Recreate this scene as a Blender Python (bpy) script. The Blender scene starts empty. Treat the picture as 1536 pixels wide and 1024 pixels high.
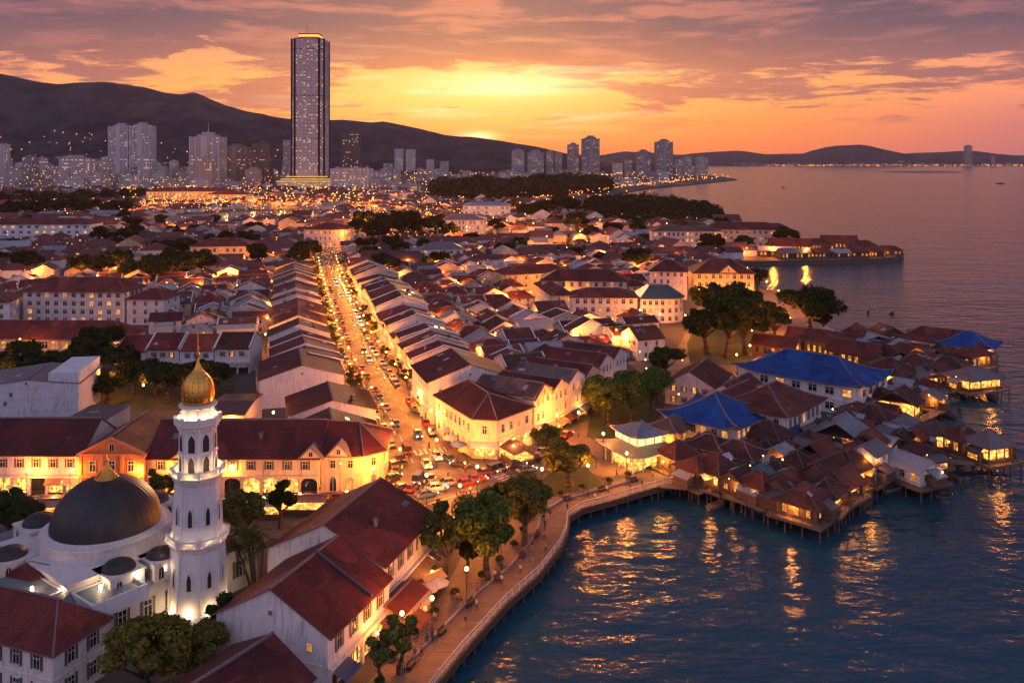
import bpy, math, random
from mathutils import Vector, Matrix, geometry
R = math.radians
rnd = random.Random(11)
S = bpy.context.scene
COL = S.collection

# ------------------------------------------------------------------ camera
FPX, HY, CX, HC = 1300.0, 238.0, 768.0, 65.0        # focal length and horizon of the drone view, camera height in metres
cam = bpy.data.cameras.new("camera")
camo = bpy.data.objects.new("camera", cam)
COL.objects.link(camo)
camo.location = (0, 0, HC)
camo.rotation_euler = (R(90), 0, 0)
cam.sensor_width = 36
cam.lens = FPX / 1536 * 36
cam.shift_y = -(512 - HY) / 1536
cam.clip_start, cam.clip_end = 1.0, 40000
S.camera = camo
S.view_settings.view_transform = 'Standard'
S.view_settings.look = 'None'
S.view_settings.exposure = 0.33
S.view_settings.gamma = 1.0
cy = S.cycles
cy.max_bounces, cy.diffuse_bounces, cy.glossy_bounces = 4, 2, 2
cy.transmission_bounces, cy.volume_bounces, cy.transparent_max_bounces = 2, 0, 8
cy.caustics_reflective = cy.caustics_refractive = False
cy.sample_clamp_indirect = 3.0
cy.use_denoising = True
cy.use_light_tree = True


def W(px, py, z=0.0):
    """ground position (metres) of something the photograph shows at px, py, standing z above the ground"""
    y = FPX * (HC - z) / (py - HY)
    return ((px - CX) * y / FPX, y)


# ------------------------------------------------------------------ node helper
class NT:
    def __init__(s, tree):
        s.t = tree
        s.n = tree.nodes
        s.n.clear()

    def node(s, kind, **kw):
        n = s.n.new(kind)
        for k, v in kw.items():
            setattr(n, k, v)
        return n

    def put(s, sock, v):
        if hasattr(v, 'is_output'):
            s.t.links.new(v, sock)
        elif isinstance(v, (tuple, list)) and len(v) == 3 and sock.type == 'RGBA':
            sock.default_value = (*v, 1)
        else:
            sock.default_value = v

    def m(s, op, a, b=0.0, c=0.0, clamp=False):
        n = s.node('ShaderNodeMath', operation=op, use_clamp=clamp)
        for i, v in enumerate((a, b, c)):
            s.put(n.inputs[i], v)
        return n.outputs[0]

    def vm(s, op, a, b=(0, 0, 0)):
        n = s.node('ShaderNodeVectorMath', operation=op)
        s.put(n.inputs[0], a)
        if op == 'SCALE':
            s.put(n.inputs[3], b)
        else:
            s.put(n.inputs[1], b)
        return n.outputs[1] if op in ('DOT_PRODUCT', 'LENGTH', 'DISTANCE') else n.outputs[0]

    def mix(s, f, a, b, blend='MIX'):
        n = s.node('ShaderNodeMix', data_type='RGBA', blend_type=blend)
        s.put(n.inputs[0], f)
        s.put(n.inputs[6], a)
        s.put(n.inputs[7], b)
        return n.outputs[2]

    def ramp(s, f, stops, interp='LINEAR'):
        n = s.node('ShaderNodeValToRGB')
        n.color_ramp.interpolation = interp
        e = n.color_ramp.elements
        while len(e) < len(stops):
            e.new(0.5)
        for el, (p, c) in zip(e, stops):
            el.position = p
            el.color = (*c, 1) if isinstance(c, tuple) else (c, c, c, 1)
        s.put(n.inputs[0], f)
        return n.outputs[0]

    def noise(s, vec, scale, detail=3.0, rough=0.55, dim='3D'):
        n = s.node('ShaderNodeTexNoise', noise_dimensions=dim)
        if vec is not None:
            s.put(n.inputs['Vector'], vec)
        n.inputs['Scale'].default_value = scale
        n.inputs['Detail'].default_value = detail
        n.inputs['Roughness'].default_value = rough
        return n.outputs[0]

    def step(s, x, a, b):
        n = s.node('ShaderNodeMapRange', interpolation_type='SMOOTHSTEP')
        s.put(n.inputs[0], x)
        n.inputs[1].default_value, n.inputs[2].default_value = a, b
        n.inputs[3].default_value, n.inputs[4].default_value = 0, 1
        return n.outputs[0]

    def sep(s, v):
        n = s.node('ShaderNodeSeparateXYZ')
        s.put(n.inputs[0], v)
        return n.outputs

    def comb(s, x, y, z):
        n = s.node('ShaderNodeCombineXYZ')
        for i, v in enumerate((x, y, z)):
            s.put(n.inputs[i], v)
        return n.outputs[0]


# ------------------------------------------------------------------ world: dusk sky with streaked clouds
SUN_AZ = math.atan2(718 - CX, FPX)                    # radians right of the view axis
SUN_EL = R(2.6)
world = bpy.data.worlds.new("World")
S.world = world
world.use_nodes = True
n = NT(world.node_tree)
d = n.vm('NORMALIZE', n.node('ShaderNodeTexCoord').outputs['Generated'])
dx, dy, dz = n.sep(d)
flat = n.m('SQRT', n.m('ADD', n.m('MULTIPLY', dx, dx), n.m('MULTIPLY', dy, dy)))
saz = n.m('ARCTAN2', dx, dy)
daz = n.m('SUBTRACT', saz, SUN_AZ)
cosa = n.m('COSINE', daz)
el = n.m('MAXIMUM', n.m('ARCTAN2', dz, flat), 0.0)
elf = n.m('DIVIDE', el, 1.5708)
k = 1 / 90.0
sunside = n.ramp(elf, [(0, (.82, .17, .05)), (2.2 * k, (1.0, .27, .045)), (4.5 * k, (.98, .36, .075)), (7 * k, (.84, .26, .12)), (9.0 * k, (.42, .15, .15)),
                       (12.5 * k, (.20, .19, .31)), (24 * k, (.17, .24, .41)), (45 * k, (.12, .20, .33)), (1, (.11, .18, .31))])
offside = n.ramp(elf, [(0, (.46, .14, .16)), (2 * k, (.58, .16, .145)), (4.5 * k, (.88, .27, .14)), (7 * k, (.66, .22, .17)), (9.0 * k, (.24, .12, .19)),
                       (11.5 * k, (.20, .25, .43)), (24 * k, (.19, .31, .52)), (45 * k, (.11, .20, .33)), (1, (.11, .18, .31))])
backside = n.ramp(elf, [(0, (.20, .15, .24)), (8 * k, (.47, .33, .45)), (20 * k, (.49, .37, .55)), (40 * k, (.27, .29, .48)), (1, (.12, .19, .34))])
front = n.mix(n.step(cosa, .80, .985), offside, sunside)
base = n.mix(n.step(cosa, -.25, .72), backside, front)
ga = n.m('DIVIDE', daz, .185)
ge = n.m('DIVIDE', n.m('SUBTRACT', el, R(4.3)), R(2.2))
glow = n.m('EXPONENT', n.m('MULTIPLY', n.m('ADD', n.m('MULTIPLY', ga, ga), n.m('MULTIPLY', ge, ge)), -1.0))
base = n.mix(n.m('MULTIPLY', glow, .85), base, (1.05, .62, .15))
# cloud layers
cp = n.comb(n.m('MULTIPLY', daz, 3.6), n.m('MULTIPLY', el, 25.0), 0.35)
wob = n.noise(n.comb(n.m('MULTIPLY', daz, 2.2), n.m('MULTIPLY', el, 7.0), 3.1), 2.0, 3)
cp2 = n.vm('ADD', cp, n.comb(n.m('MULTIPLY', wob, .45), n.m('MULTIPLY', wob, .8), 0.0))
c1 = n.noise(cp2, 1.35, 10, .68)
c2 = n.noise(n.vm('ADD', cp2, (7.3, 2.2, 5.0)), 3.2, 6, .62)
dens = n.m('ADD', n.m('ADD', n.m('MULTIPLY', c1, .68), n.m('MULTIPLY', c2, .32)), n.m('MULTIPLY', n.step(daz, .12, .5), .035))
bias = n.m('MULTIPLY', n.step(el, R(4.6), R(8.6)), .20)
low = n.m('MULTIPLY', n.step(n.m('ABSOLUTE', n.m('SUBTRACT', el, R(6.6))), R(3.0), R(1.2)), .03)
cl = n.step(n.m('ADD', dens, n.m('ADD', bias, low)), .52, .585)
sunclose = n.m('EXPONENT', n.m('MULTIPLY', n.m('MULTIPLY', daz, daz), -7.0))
ccol_lo = n.mix(sunclose, (.21, .085, .105), (.52, .13, .075))
ccol_hi = n.mix(sunclose, (.055, .038, .085), (.115, .042, .075))
ccol = n.mix(n.step(el, R(4.5), R(9.0)), ccol_lo, ccol_hi)
edge = n.noise(n.vm('ADD', cp2, (1.0, 4.0, 9.0)), 2.3, 5, .6)
ccol = n.mix(n.m('MULTIPLY', n.step(edge, .46, .64), .75), ccol, n.mix(sunclose, (.25, .085, .115), (.58, .165, .105)))
fade = n.m('MULTIPLY', n.step(cosa, .15, .7), n.step(el, R(1.2), R(3.4)))
base = n.mix(n.m('MULTIPLY', n.m('MULTIPLY', cl, fade), .95), base, ccol)
# thin bright streaks in front of the sun
st = n.noise(n.comb(n.m('MULTIPLY', daz, 5.0), n.m('MULTIPLY', el, 75.0), 8.8), 1.0, 5, .55)
st = n.m('MULTIPLY', n.step(st, .52, .68), n.m('MULTIPLY', glow, 1.0))
base = n.mix(n.m('MULTIPLY', st, .75), base, (1.0, .88, .52))
g2a = n.m('DIVIDE', n.m('SUBTRACT', daz, .035), .085)
g2e = n.m('DIVIDE', n.m('SUBTRACT', el, R(4.9)), R(.75))
core = n.m('EXPONENT', n.m('MULTIPLY', n.m('ADD', n.m('MULTIPLY', g2a, g2a), n.m('MULTIPLY', g2e, g2e)), -1.0))
base = n.mix(n.m('MULTIPLY', core, .8, clamp=True), base, (1.25, .95, .48))
# the sun just above the ridge
s1 = n.m('DIVIDE', n.m('SUBTRACT', el, R(1.45)), R(.33))
s2 = n.m('DIVIDE', daz, .020)
disc = n.m('EXPONENT', n.m('MULTIPLY', n.m('ADD', n.m('MULTIPLY', s1, s1), n.m('MULTIPLY', s2, s2)), -1.0))
base = n.mix(n.m('MULTIPLY', disc, .95, clamp=True), base, (1.7, 1.05, .45))
sky = n.node('ShaderNodeTexSky', sky_type='NISHITA', sun_disc=False)
sky.sun_elevation, sky.sun_rotation = SUN_EL, SUN_AZ
sky.air_density, sky.dust_density, sky.ozone_density = 1.2, 2.5, 2.0
b1 = n.node('ShaderNodeBackground')
n.put(b1.inputs[0], base)
b1.inputs[1].default_value = 1.0
b2 = n.node('ShaderNodeBackground')
n.put(b2.inputs[0], sky.outputs[0])
b2.inputs[1].default_value = 0.02
ad = n.node('ShaderNodeAddShader')
n.t.links.new(b1.outputs[0], ad.inputs[0])
n.t.links.new(b2.outputs[0], ad.inputs[1])
out = n.node('ShaderNodeOutputWorld')
n.t.links.new(ad.outputs[0], out.inputs[0])

sun = bpy.data.lights.new("sun", 'SUN')
sun.energy, sun.angle, sun.color = 1.5, R(0.6), (1.0, .46, .20)
suno = bpy.data.objects.new("sun", sun)
COL.objects.link(suno)
sdir = Vector((math.sin(SUN_AZ) * math.cos(SUN_EL), math.cos(SUN_AZ) * math.cos(SUN_EL), math.sin(SUN_EL)))
suno.rotation_euler = sdir.to_track_quat('Z', 'Y').to_euler()


# ------------------------------------------------------------------ mesh builder
class MB:
    def __init__(s):
        s.v, s.f, s.m = [], [], []

    def face(s, pts, mat=0):
        i = len(s.v)
        s.v.extend(tuple(p) for p in pts)
        s.f.append(tuple(range(i, i + len(pts))))
        s.m.append(mat)

    def mesh(s, verts, faces, mat=0):
        i = len(s.v)
        s.v.extend(tuple(p) for p in verts)
        for f in faces:
            s.f.append(tuple(i + k for k in f))
            s.m.append(mat)

    def box(s, x0, x1, y0, y1, z0, z1, mat=0, bottom=True):
        v = [(x, y, z) for z in (z0, z1) for x, y in ((x0, y0), (x1, y0), (x1, y1), (x0, y1))]
        f = [(4, 5, 6, 7), (0, 1, 5, 4), (1, 2, 6, 5), (2, 3, 7, 6), (3, 0, 4, 7)]
        if bottom:
            f.append((3, 2, 1, 0))
        s.mesh(v, f, mat)

    def prism(s, poly, z0, z1, mat=0, top=None, bottom=False):
        k = len(poly)
        v = [(x, y, z0) for x, y in poly] + [(x, y, z1) for x, y in poly]
        s.mesh(v, [(i, (i + 1) % k, k + (i + 1) % k, k + i) for i in range(k)], mat)
        s.face([(x, y, z1) for x, y in poly], mat if top is None else top)
        if bottom:
            s.face([(x, y, z0) for x, y in reversed(poly)], mat)

    def extr(s, poly, y0, y1, mat=0):
        """polygon in x, z (counter-clockwise seen from -y) pushed from y0 to y1"""
        k = len(poly)
        v = [(x, y0, z) for x, z in poly] + [(x, y1, z) for x, z in poly]
        s.mesh(v, [tuple(range(k)), tuple(range(2 * k - 1, k - 1, -1))] + [((i + 1) % k, i, k + i, k + (i + 1) % k) for i in range(k)], mat)

    def lathe(s, prof, nseg, cx=0, cy=0, mat=0, rot=0.0, cap=True):
        v = []
        for r, z in prof:
            for i in range(nseg):
                a = rot + 2 * math.pi * i / nseg
                v.append((cx + r * math.cos(a), cy + r * math.sin(a), z))
        f = []
        for j in range(len(prof) - 1):
            for i in range(nseg):
                a, b = j * nseg + i, j * nseg + (i + 1) % nseg
                f.append((a, b, b + nseg, a + nseg))
        if cap:
            f.append(tuple(range((len(prof) - 1) * nseg, len(prof) * nseg)))
        s.mesh(v, f, mat)

    def tube(s, p0, p1, r0, r1=None, nseg=6, mat=0):
        r1 = r0 if r1 is None else r1
        p0, p1 = Vector(p0), Vector(p1)
        ax = (p1 - p0).normalized()
        u = ax.orthogonal().normalized()
        w = ax.cross(u)
        v = []
        for p, r in ((p0, r0), (p1, r1)):
            for i in range(nseg):
                a = 2 * math.pi * i / nseg
                v.append(p + (u * math.cos(a) + w * math.sin(a)) * r)
        f = [(i, (i + 1) % nseg, nseg + (i + 1) % nseg, nseg + i) for i in range(nseg)]
        f += [tuple(range(nseg, 2 * nseg)), tuple(range(nseg - 1, -1, -1))]
        s.mesh(v, f, mat)

    def data(s, name, mats, smooth=False, uv=True):
        me = bpy.data.meshes.new(name)
        me.from_pydata(s.v, [], s.f)
        for m_ in mats:
            me.materials.append(m_)
        if len(mats) > 1:
            me.polygons.foreach_set('material_index', s.m)
        if uv:
            uvs = []
            v = s.v
            for f in s.f:
                # normal by Newell, u level in the plane, v along the slope: metres
                nx = ny = nz = 0.0
                for a, b in zip(f, f[1:] + f[:1]):
                    p, q = v[a], v[b]
                    nx += (p[1] - q[1]) * (p[2] + q[2])
                    ny += (p[2] - q[2]) * (p[0] + q[0])
                    nz += (p[0] - q[0]) * (p[1] + q[1])
                ln = math.sqrt(nx * nx + ny * ny + nz * nz) or 1.0
                nx, ny, nz = nx / ln, ny / ln, nz / ln
                h = math.hypot(nx, ny)
                ux, uy = (-ny / h, nx / h) if h > 1e-4 else (1.0, 0.0)
                vx, vy, vz = -nz * uy, nz * ux, nx * uy - ny * ux
                for i in f:
                    p = v[i]
                    uvs.append(p[0] * ux + p[1] * uy)
                    uvs.append(p[0] * vx + p[1] * vy + p[2] * vz)
            me.uv_layers.new(name='metres').data.foreach_set('uv', uvs)
        if smooth:
            me.polygons.foreach_set('use_smooth', [True] * len(s.f))
        me.update()
        return me

    def build(s, name, mats, parent=None, smooth=False, col=None, uv=True):
        return ob(name, s.data(name, mats if isinstance(mats, (list, tuple)) else [mats], smooth, uv), parent, col=col)


def ob(name, me, parent=None, loc=None, rz=None, scale=None, col=None):
    o = bpy.data.objects.new(name, me)
    COL.objects.link(o)
    if parent is not None:
        o.parent = parent
    if loc is not None:
        o.location = loc
    if rz is not None:
        o.rotation_euler = (0, 0, rz)
    if scale is not None:
        o.scale = scale
    if col is not None:
        o.color = (*col, 1)
    return o


def tag(o, label, cat, group=None):
    o['label'] = label
    o['category'] = cat
    if group:
        o['group'] = group
    return o


def root(name, label, cat, x, y, z=0.0, ang=90.0, group=None):
    """Empty at a thing's base; ang is the world direction (degrees from +X) of its local +Y"""
    o = bpy.data.objects.new(name, None)
    COL.objects.link(o)
    o.empty_display_size = .5
    o.location = (x, y, z)
    o.rotation_euler = (0, 0, R(ang - 90))
    return tag(o, label, cat, group)


def setting(o, kind='structure'):
    o['kind'] = kind
    return o


def kids(o):
    return [c for c in o.children]


def copy_tree(o, parent=None):
    c = o.copy()
    COL.objects.link(c)
    if parent is not None:
        c.parent = parent
    for ch in o.children:
        copy_tree(ch, c)
    return c


def ordn(k):
    return f"{k}{'th' if 10 <= k % 100 <= 20 else {1: 'st', 2: 'nd', 3: 'rd'}.get(k % 10, 'th')}"


LAMP_GAIN = 3.9


def glow_light(loc, power, col=(1.0, .30, .035), parent=None, radius=.25, name='lamp_light'):
    power *= LAMP_GAIN
    key = (round(power), col, radius)
    if key not in LIGHTS:
        l = bpy.data.lights.new(name, 'POINT')
        l.energy, l.color, l.shadow_soft_size = power, col, radius
        LIGHTS[key] = l
    o = bpy.data.objects.new(name, LIGHTS[key])
    COL.objects.link(o)
    o.location = loc
    if parent is not None:
        o.parent = parent
    return o


LIGHTS = {}
MARKS = {'grey hotel': (110, 470), 'white colonial block': (900, 470), 'yellow hotel': (1085, 430), 'columned round hall': (697, 352), 'blue-lit hall': (731, 328), 'ochre-lit hall': (338, 390), 'pale blue house': (662, 392),
         'school block': (55, 358), 'tallest tower': (466, 281), 'orange arcade beyond the canal': (290, 303), 'jetty root': (1165, 385), 'gridded cream block': (1028, 372), 'great trees ending main street': (590, 356),
         'corner building': (735, 670), 'orange-lit terrace': (800, 440), 'bay point towers': (985, 268), 'pink hotel': (1015, 440), 'shore wood': (960, 325), 'park trees': (160, 575)}


def near_labels(pts, fmt, marks=None):
    """a label for each point: its rank by distance from the landmark nearest to it"""
    mk_ = {k_: W(*p) for k_, p in (marks or MARKS).items()}
    own = [min(mk_, key=lambda q: (mk_[q][0] - x) ** 2 + (mk_[q][1] - y) ** 2) for x, y in pts]
    dist = [(mk_[q][0] - x) ** 2 + (mk_[q][1] - y) ** 2 for q, (x, y) in zip(own, pts)]
    out_ = []
    for i, q in enumerate(own):
        r_ = 1 + sum(1 for j, p in enumerate(own) if p == q and dist[j] < dist[i])
        out_.append(fmt.format(('nearest' if r_ == 1 else ordn(r_) + ' nearest') + ' to the ' + q))
    return out_
# ------------------------------------------------------------------ materials
def mat(name, fn, sampling=None):
    m = bpy.data.materials.new(name)
    m.use_nodes = True
    t = NT(m.node_tree)
    sh = fn(t)
    o = t.node('ShaderNodeOutputMaterial')
    t.t.links.new(sh, o.inputs[0])
    if sampling:
        m.cycles.emission_sampling = sampling
    return m


def pbr(t, col, rough=.7, bump=None, bs=.3, bd=.05, metal=0.0, emit=None, es=0.0, spec=None, ior=None, tint=None):
    b = t.node('ShaderNodeBsdfPrincipled')
    t.put(b.inputs['Base Color'], col)
    t.put(b.inputs['Roughness'], rough)
    t.put(b.inputs['Metallic'], metal)
    if spec is not None:
        b.inputs['Specular IOR Level'].default_value = spec
    if tint is not None:
        b.inputs['Specular Tint'].default_value = (*tint, 1)
    if ior is not None:
        b.inputs['IOR'].default_value = ior
    if emit is not None:
        t.put(b.inputs['Emission Color'], emit)
        t.put(b.inputs['Emission Strength'], es)
    if bump is not None:
        bp = t.node('ShaderNodeBump')
        bp.inputs['Strength'].default_value = bs
        bp.inputs['Distance'].default_value = bd
        t.put(bp.inputs['Height'], bump)
        t.t.links.new(bp.outputs[0], b.inputs['Normal'])
    return b.outputs[0]


def tc(t, which='Object'):
    return t.node('ShaderNodeTexCoord').outputs[which]


def oi(t, which):
    return t.node('ShaderNodeObjectInfo').outputs[which]


def shifted(t):
    """object coordinates moved by the object's own random number, so copies do not share stains"""
    r = oi(t, 'Random')
    return t.vm('ADD', tc(t), t.comb(t.m('MULTIPLY', r, 91.0), t.m('MULTIPLY', r, 37.0), t.m('MULTIPLY', r, 13.0)))


def f_plaster(t, st=.62):
    p = shifted(t)
    big = t.noise(p, .35, 4, .6)
    sx, sy, sz = t.sep(p)
    streak = t.noise(t.comb(t.m('MULTIPLY', sx, 2.2), t.m('MULTIPLY', sy, 2.2), t.m('MULTIPLY', sz, .25)), 1.0, 4, .65)
    c = oi(t, 'Color')
    c = t.mix(t.m('MULTIPLY', t.step(big, .45, .75), .35), c, t.mix(1.0, c, (.62, .56, .52), 'MULTIPLY'))
    c = t.mix(t.m('MULTIPLY', t.step(streak, .50, .68), st), c, t.mix(1.0, c, (.45, .42, .42), 'MULTIPLY'))
    return pbr(t, c, .85, t.noise(p, 6, 4), .12, .04)


def tile_nodes(t, col, pu=.34, pv=.42, var=1.0):
    uv = tc(t, 'UV')
    u, v, _ = t.sep(uv)
    p = shifted(t)
    fu, fv = t.m('FLOOR', t.m('DIVIDE', u, pu)), t.m('FLOOR', t.m('DIVIDE', v, pv))
    wn = t.node('ShaderNodeTexWhiteNoise', noise_dimensions='2D')
    t.put(wn.inputs[0], t.comb(fu, fv, 0))
    ribs = t.m('ABSOLUTE', t.m('SINE', t.m('MULTIPLY', u, math.pi / pu)))
    saw = t.m('FRACT', t.m('DIVIDE', v, pv))
    h = t.m('ADD', t.m('MULTIPLY', ribs, .6), t.m('MULTIPLY', saw, .4))
    c = t.mix(t.m('MULTIPLY', wn.outputs[0], .55 * var), col, t.mix(1.0, col, (.52, .50, .52), 'MULTIPLY'))
    patch = t.noise(p, .22, 5, .62)
    c = t.mix(t.m('MULTIPLY', t.step(patch, .46, .64), .7), c, t.mix(1.0, col, (.55, .62, .68), 'MULTIPLY'))
    patch2 = t.noise(t.vm('ADD', p, (31, 7, 5)), .5, 4, .6)
    c = t.mix(t.m('MULTIPLY', t.step(patch2, .56, .70), .45), c, t.mix(1.0, col, (1.55, 1.45, 1.35), 'MULTIPLY'))
    vo = t.node('ShaderNodeTexVoronoi', distance='CHEBYCHEV')
    t.put(vo.inputs['Vector'], t.comb(t.m('ADD', u, t.m('MULTIPLY', oi(t, 'Random'), 77.0)), t.m('MULTIPLY', v, .8), 0.0))
    vo.inputs['Scale'].default_value = .24
    ca, cb_, cc_ = t.sep(vo.outputs['Color'])
    c = t.mix(t.m('MULTIPLY', t.step(ca, .62, .70), .6), c, t.mix(1.0, c, (.50, .52, .56), 'MULTIPLY'))
    c = t.mix(t.m('MULTIPLY', t.step(cb_, .78, .82), .55), c, t.mix(1.0, c, (1.7, 1.6, 1.5), 'MULTIPLY'))
    gap = t.m('LESS_THAN', saw, .14)
    c = t.mix(t.m('MULTIPLY', gap, .45), c, t.mix(1.0, col, (.3, .3, .3), 'MULTIPLY'))
    return c, h


def f_tile(t):
    c, h = tile_nodes(t, t.mix(1.0, oi(t, 'Color'), (1.18, .86, .74), 'MULTIPLY'))
    return pbr(t, c, .72, h, .7, .07, spec=.3)


def f_bluetile(t):
    c, h = tile_nodes(t, oi(t, 'Color'), .30, .40, .6)
    return pbr(t, c, .6, h, .7, .06, spec=.25)


def f_metalroof(t):
    u, v, _ = t.sep(tc(t, 'UV'))
    p = shifted(t)
    c = oi(t, 'Color')
    rust = t.noise(p, .6, 5, .65)
    c = t.mix(t.m('MULTIPLY', t.step(rust, .5, .68), .6), c, t.mix(1.0, c, (.72, .5, .42), 'MULTIPLY'))
    return pbr(t, c, .5, t.m('SINE', t.m('MULTIPLY', u, 16.0)), .35, .04, spec=.4)


def f_wood(t, a=(.085, .050, .034), b=(.16, .10, .07), sc=1.0):
    u, v, _ = t.sep(tc(t, 'UV'))
    p = shifted(t)
    pl = t.m('FLOOR', t.m('MULTIPLY', v, 4.0 * sc))
    wn = t.node('ShaderNodeTexWhiteNoise', noise_dimensions='1D')
    t.put(wn.inputs['W'], pl)
    gr = t.noise(t.comb(t.m('MULTIPLY', u, .8), t.m('MULTIPLY', v, 9.0), 0.0), 1.6, 4, .6)
    c = t.mix(t.m('ADD', t.m('MULTIPLY', wn.outputs[0], .6), t.m('MULTIPLY', gr, .4)), a, b)
    c = t.mix(t.m('MULTIPLY', t.step(t.noise(p, .4, 4), .5, .7), .5), c, t.mix(1.0, c, (.6, .62, .66), 'MULTIPLY'))
    gap = t.m('LESS_THAN', t.m('FRACT', t.m('MULTIPLY', v, 4.0 * sc)), .1)
    return pbr(t, t.mix(gap, c, t.mix(1.0, c, (.25, .25, .25), 'MULTIPLY')), .75, gr, .2, .02)


def f_plain(col, rough=.6, metal=0.0, var=.25, sc=1.5):
    def fn(t):
        nz = t.noise(shifted(t), sc, 4, .6)
        c = t.mix(t.m('MULTIPLY', t.step(nz, .4, .7), var), col, t.mix(1.0, col, (.45, .45, .45), 'MULTIPLY'))
        return pbr(t, c, rough, metal=metal)
    return fn


def f_objcol(rough=.5, metal=0.0, var=.25):
    def fn(t):
        nz = t.noise(shifted(t), 2.0, 4, .6)
        c = oi(t, 'Color')
        c = t.mix(t.m('MULTIPLY', t.step(nz, .45, .7), var), c, t.mix(1.0, c, (.5, .5, .5), 'MULTIPLY'))
        return pbr(t, c, rough, metal=metal)
    return fn


def f_lit(col, lo, hi, sc=2.2):
    """the inside of a lit window or shop: lamps, shelves, people, not an even panel"""
    def fn(t):
        u, v, _ = t.sep(tc(t, 'UV'))
        r = oi(t, 'Random')
        vo = t.node('ShaderNodeTexVoronoi', distance='CHEBYCHEV')
        t.put(vo.inputs['Vector'], t.comb(t.m('ADD', u, t.m('MULTIPLY', r, 50.0)), t.m('MULTIPLY', v, 1.3), r))
        vo.inputs['Scale'].default_value = sc
        a, b_, c_ = t.sep(vo.outputs['Color'])
        s = t.ramp(a, [(0, .05), (.35, .25), (.6, .6), (.85, 1.0), (1, 1.6)])
        st = t.m('ADD', lo, t.m('MULTIPLY', s, hi))
        hue = t.mix(b_, col, t.mix(1.0, col, (1.0, 1.35, 2.0), 'MULTIPLY'))
        return pbr(t, (.1, .06, .03), .3, emit=hue, es=st)
    return fn


def f_emit(col, s):
    def fn(t):
        e = t.node('ShaderNodeEmission')
        t.put(e.inputs[0], col)
        e.inputs[1].default_value = s
        return e.outputs[0]
    return fn


def f_leaf(t):
    g = t.node('ShaderNodeNewGeometry')
    ri = g.outputs['Random Per Island']
    c = oi(t, 'Color')
    c = t.mix(ri, t.mix(1.0, c, (.45, .5, .5), 'MULTIPLY'), t.mix(1.0, c, (1.7, 1.5, 1.2), 'MULTIPLY'))
    b = t.node('ShaderNodeBsdfDiffuse')
    t.put(b.inputs[0], c)
    tr = t.node('ShaderNodeBsdfTranslucent')
    t.put(tr.inputs[0], c)
    mx = t.node('ShaderNodeMixShader')
    mx.inputs[0].default_value = .3
    t.t.links.new(b.outputs[0], mx.inputs[1])
    t.t.links.new(tr.outputs[0], mx.inputs[2])
    return mx.outputs[0]


def f_water(t):
    p = tc(t)
    x, y, z = t.sep(p)
    w0 = t.noise(t.comb(t.m('MULTIPLY', x, .55), y, 0.0), .045, 3, .5)
    w1 = t.noise(t.comb(t.m('MULTIPLY', x, .6), y, 0.0), .21, 3, .5)
    w2 = t.noise(t.comb(t.m('ADD', t.m('MULTIPLY', x, .8), 9.0), y, 4.0), .75, 3, .6)
    h = t.m('ADD', t.m('ADD', t.m('MULTIPLY', w0, 1.6), t.m('MULTIPLY', w1, 1.15)), t.m('MULTIPLY', w2, .20))
    pat = t.noise(t.comb(t.m('MULTIPLY', x, .3), y, 7.0), .012, 4, .6)
    c = t.mix(t.step(pat, .35, .65), (.009, .048, .072), (.020, .082, .115))
    return pbr(t, c, .17, bump=h, bs=1.0, bd=.72, ior=1.33, tint=(.60, .78, 1.0))


def f_ground(t):
    p = tc(t)
    a = t.noise(p, .02, 5, .6)
    b = t.noise(p, .5, 4, .6)
    c = t.mix(a, (.060, .052, .050), (.11, .095, .085))
    return pbr(t, t.mix(t.m('MULTIPLY', b, .6), c, (.045, .042, .042)), .9, b, .2, .1)


def f_asphalt(t):
    p = tc(t)
    b = t.noise(p, .16, 5, .65)
    c = t.mix(t.step(b, .35, .7), (.050, .044, .042), (.165, .135, .11))
    cr = t.noise(p, 1.1, 5, .7)
    c = t.mix(t.m('MULTIPLY', t.step(cr, .55, .62), .45), c, (.055, .052, .055))
    return pbr(t, c, .62, t.noise(p, 9, 3), .15, .02)


def f_paving(t):
    p = tc(t)
    x, y, z = t.sep(p)
    br = t.node('ShaderNodeTexBrick')
    t.put(br.inputs['Vector'], p)
    br.inputs['Scale'].default_value = .55
    br.inputs['Mortar Size'].default_value = .025
    for i, c_ in ((1, (.22, .14, .12)), (2, (.15, .10, .09)), (3, (.06, .05, .05))):
        br.inputs[i].default_value = (*c_, 1)
    st = t.noise(p, .25, 5, .65)
    c = t.mix(t.m('MULTIPLY', t.step(st, .42, .7), .55), br.outputs[0], (.085, .062, .06))
    return pbr(t, c, .7, t.noise(p, 4, 3), .15, .03)


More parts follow.
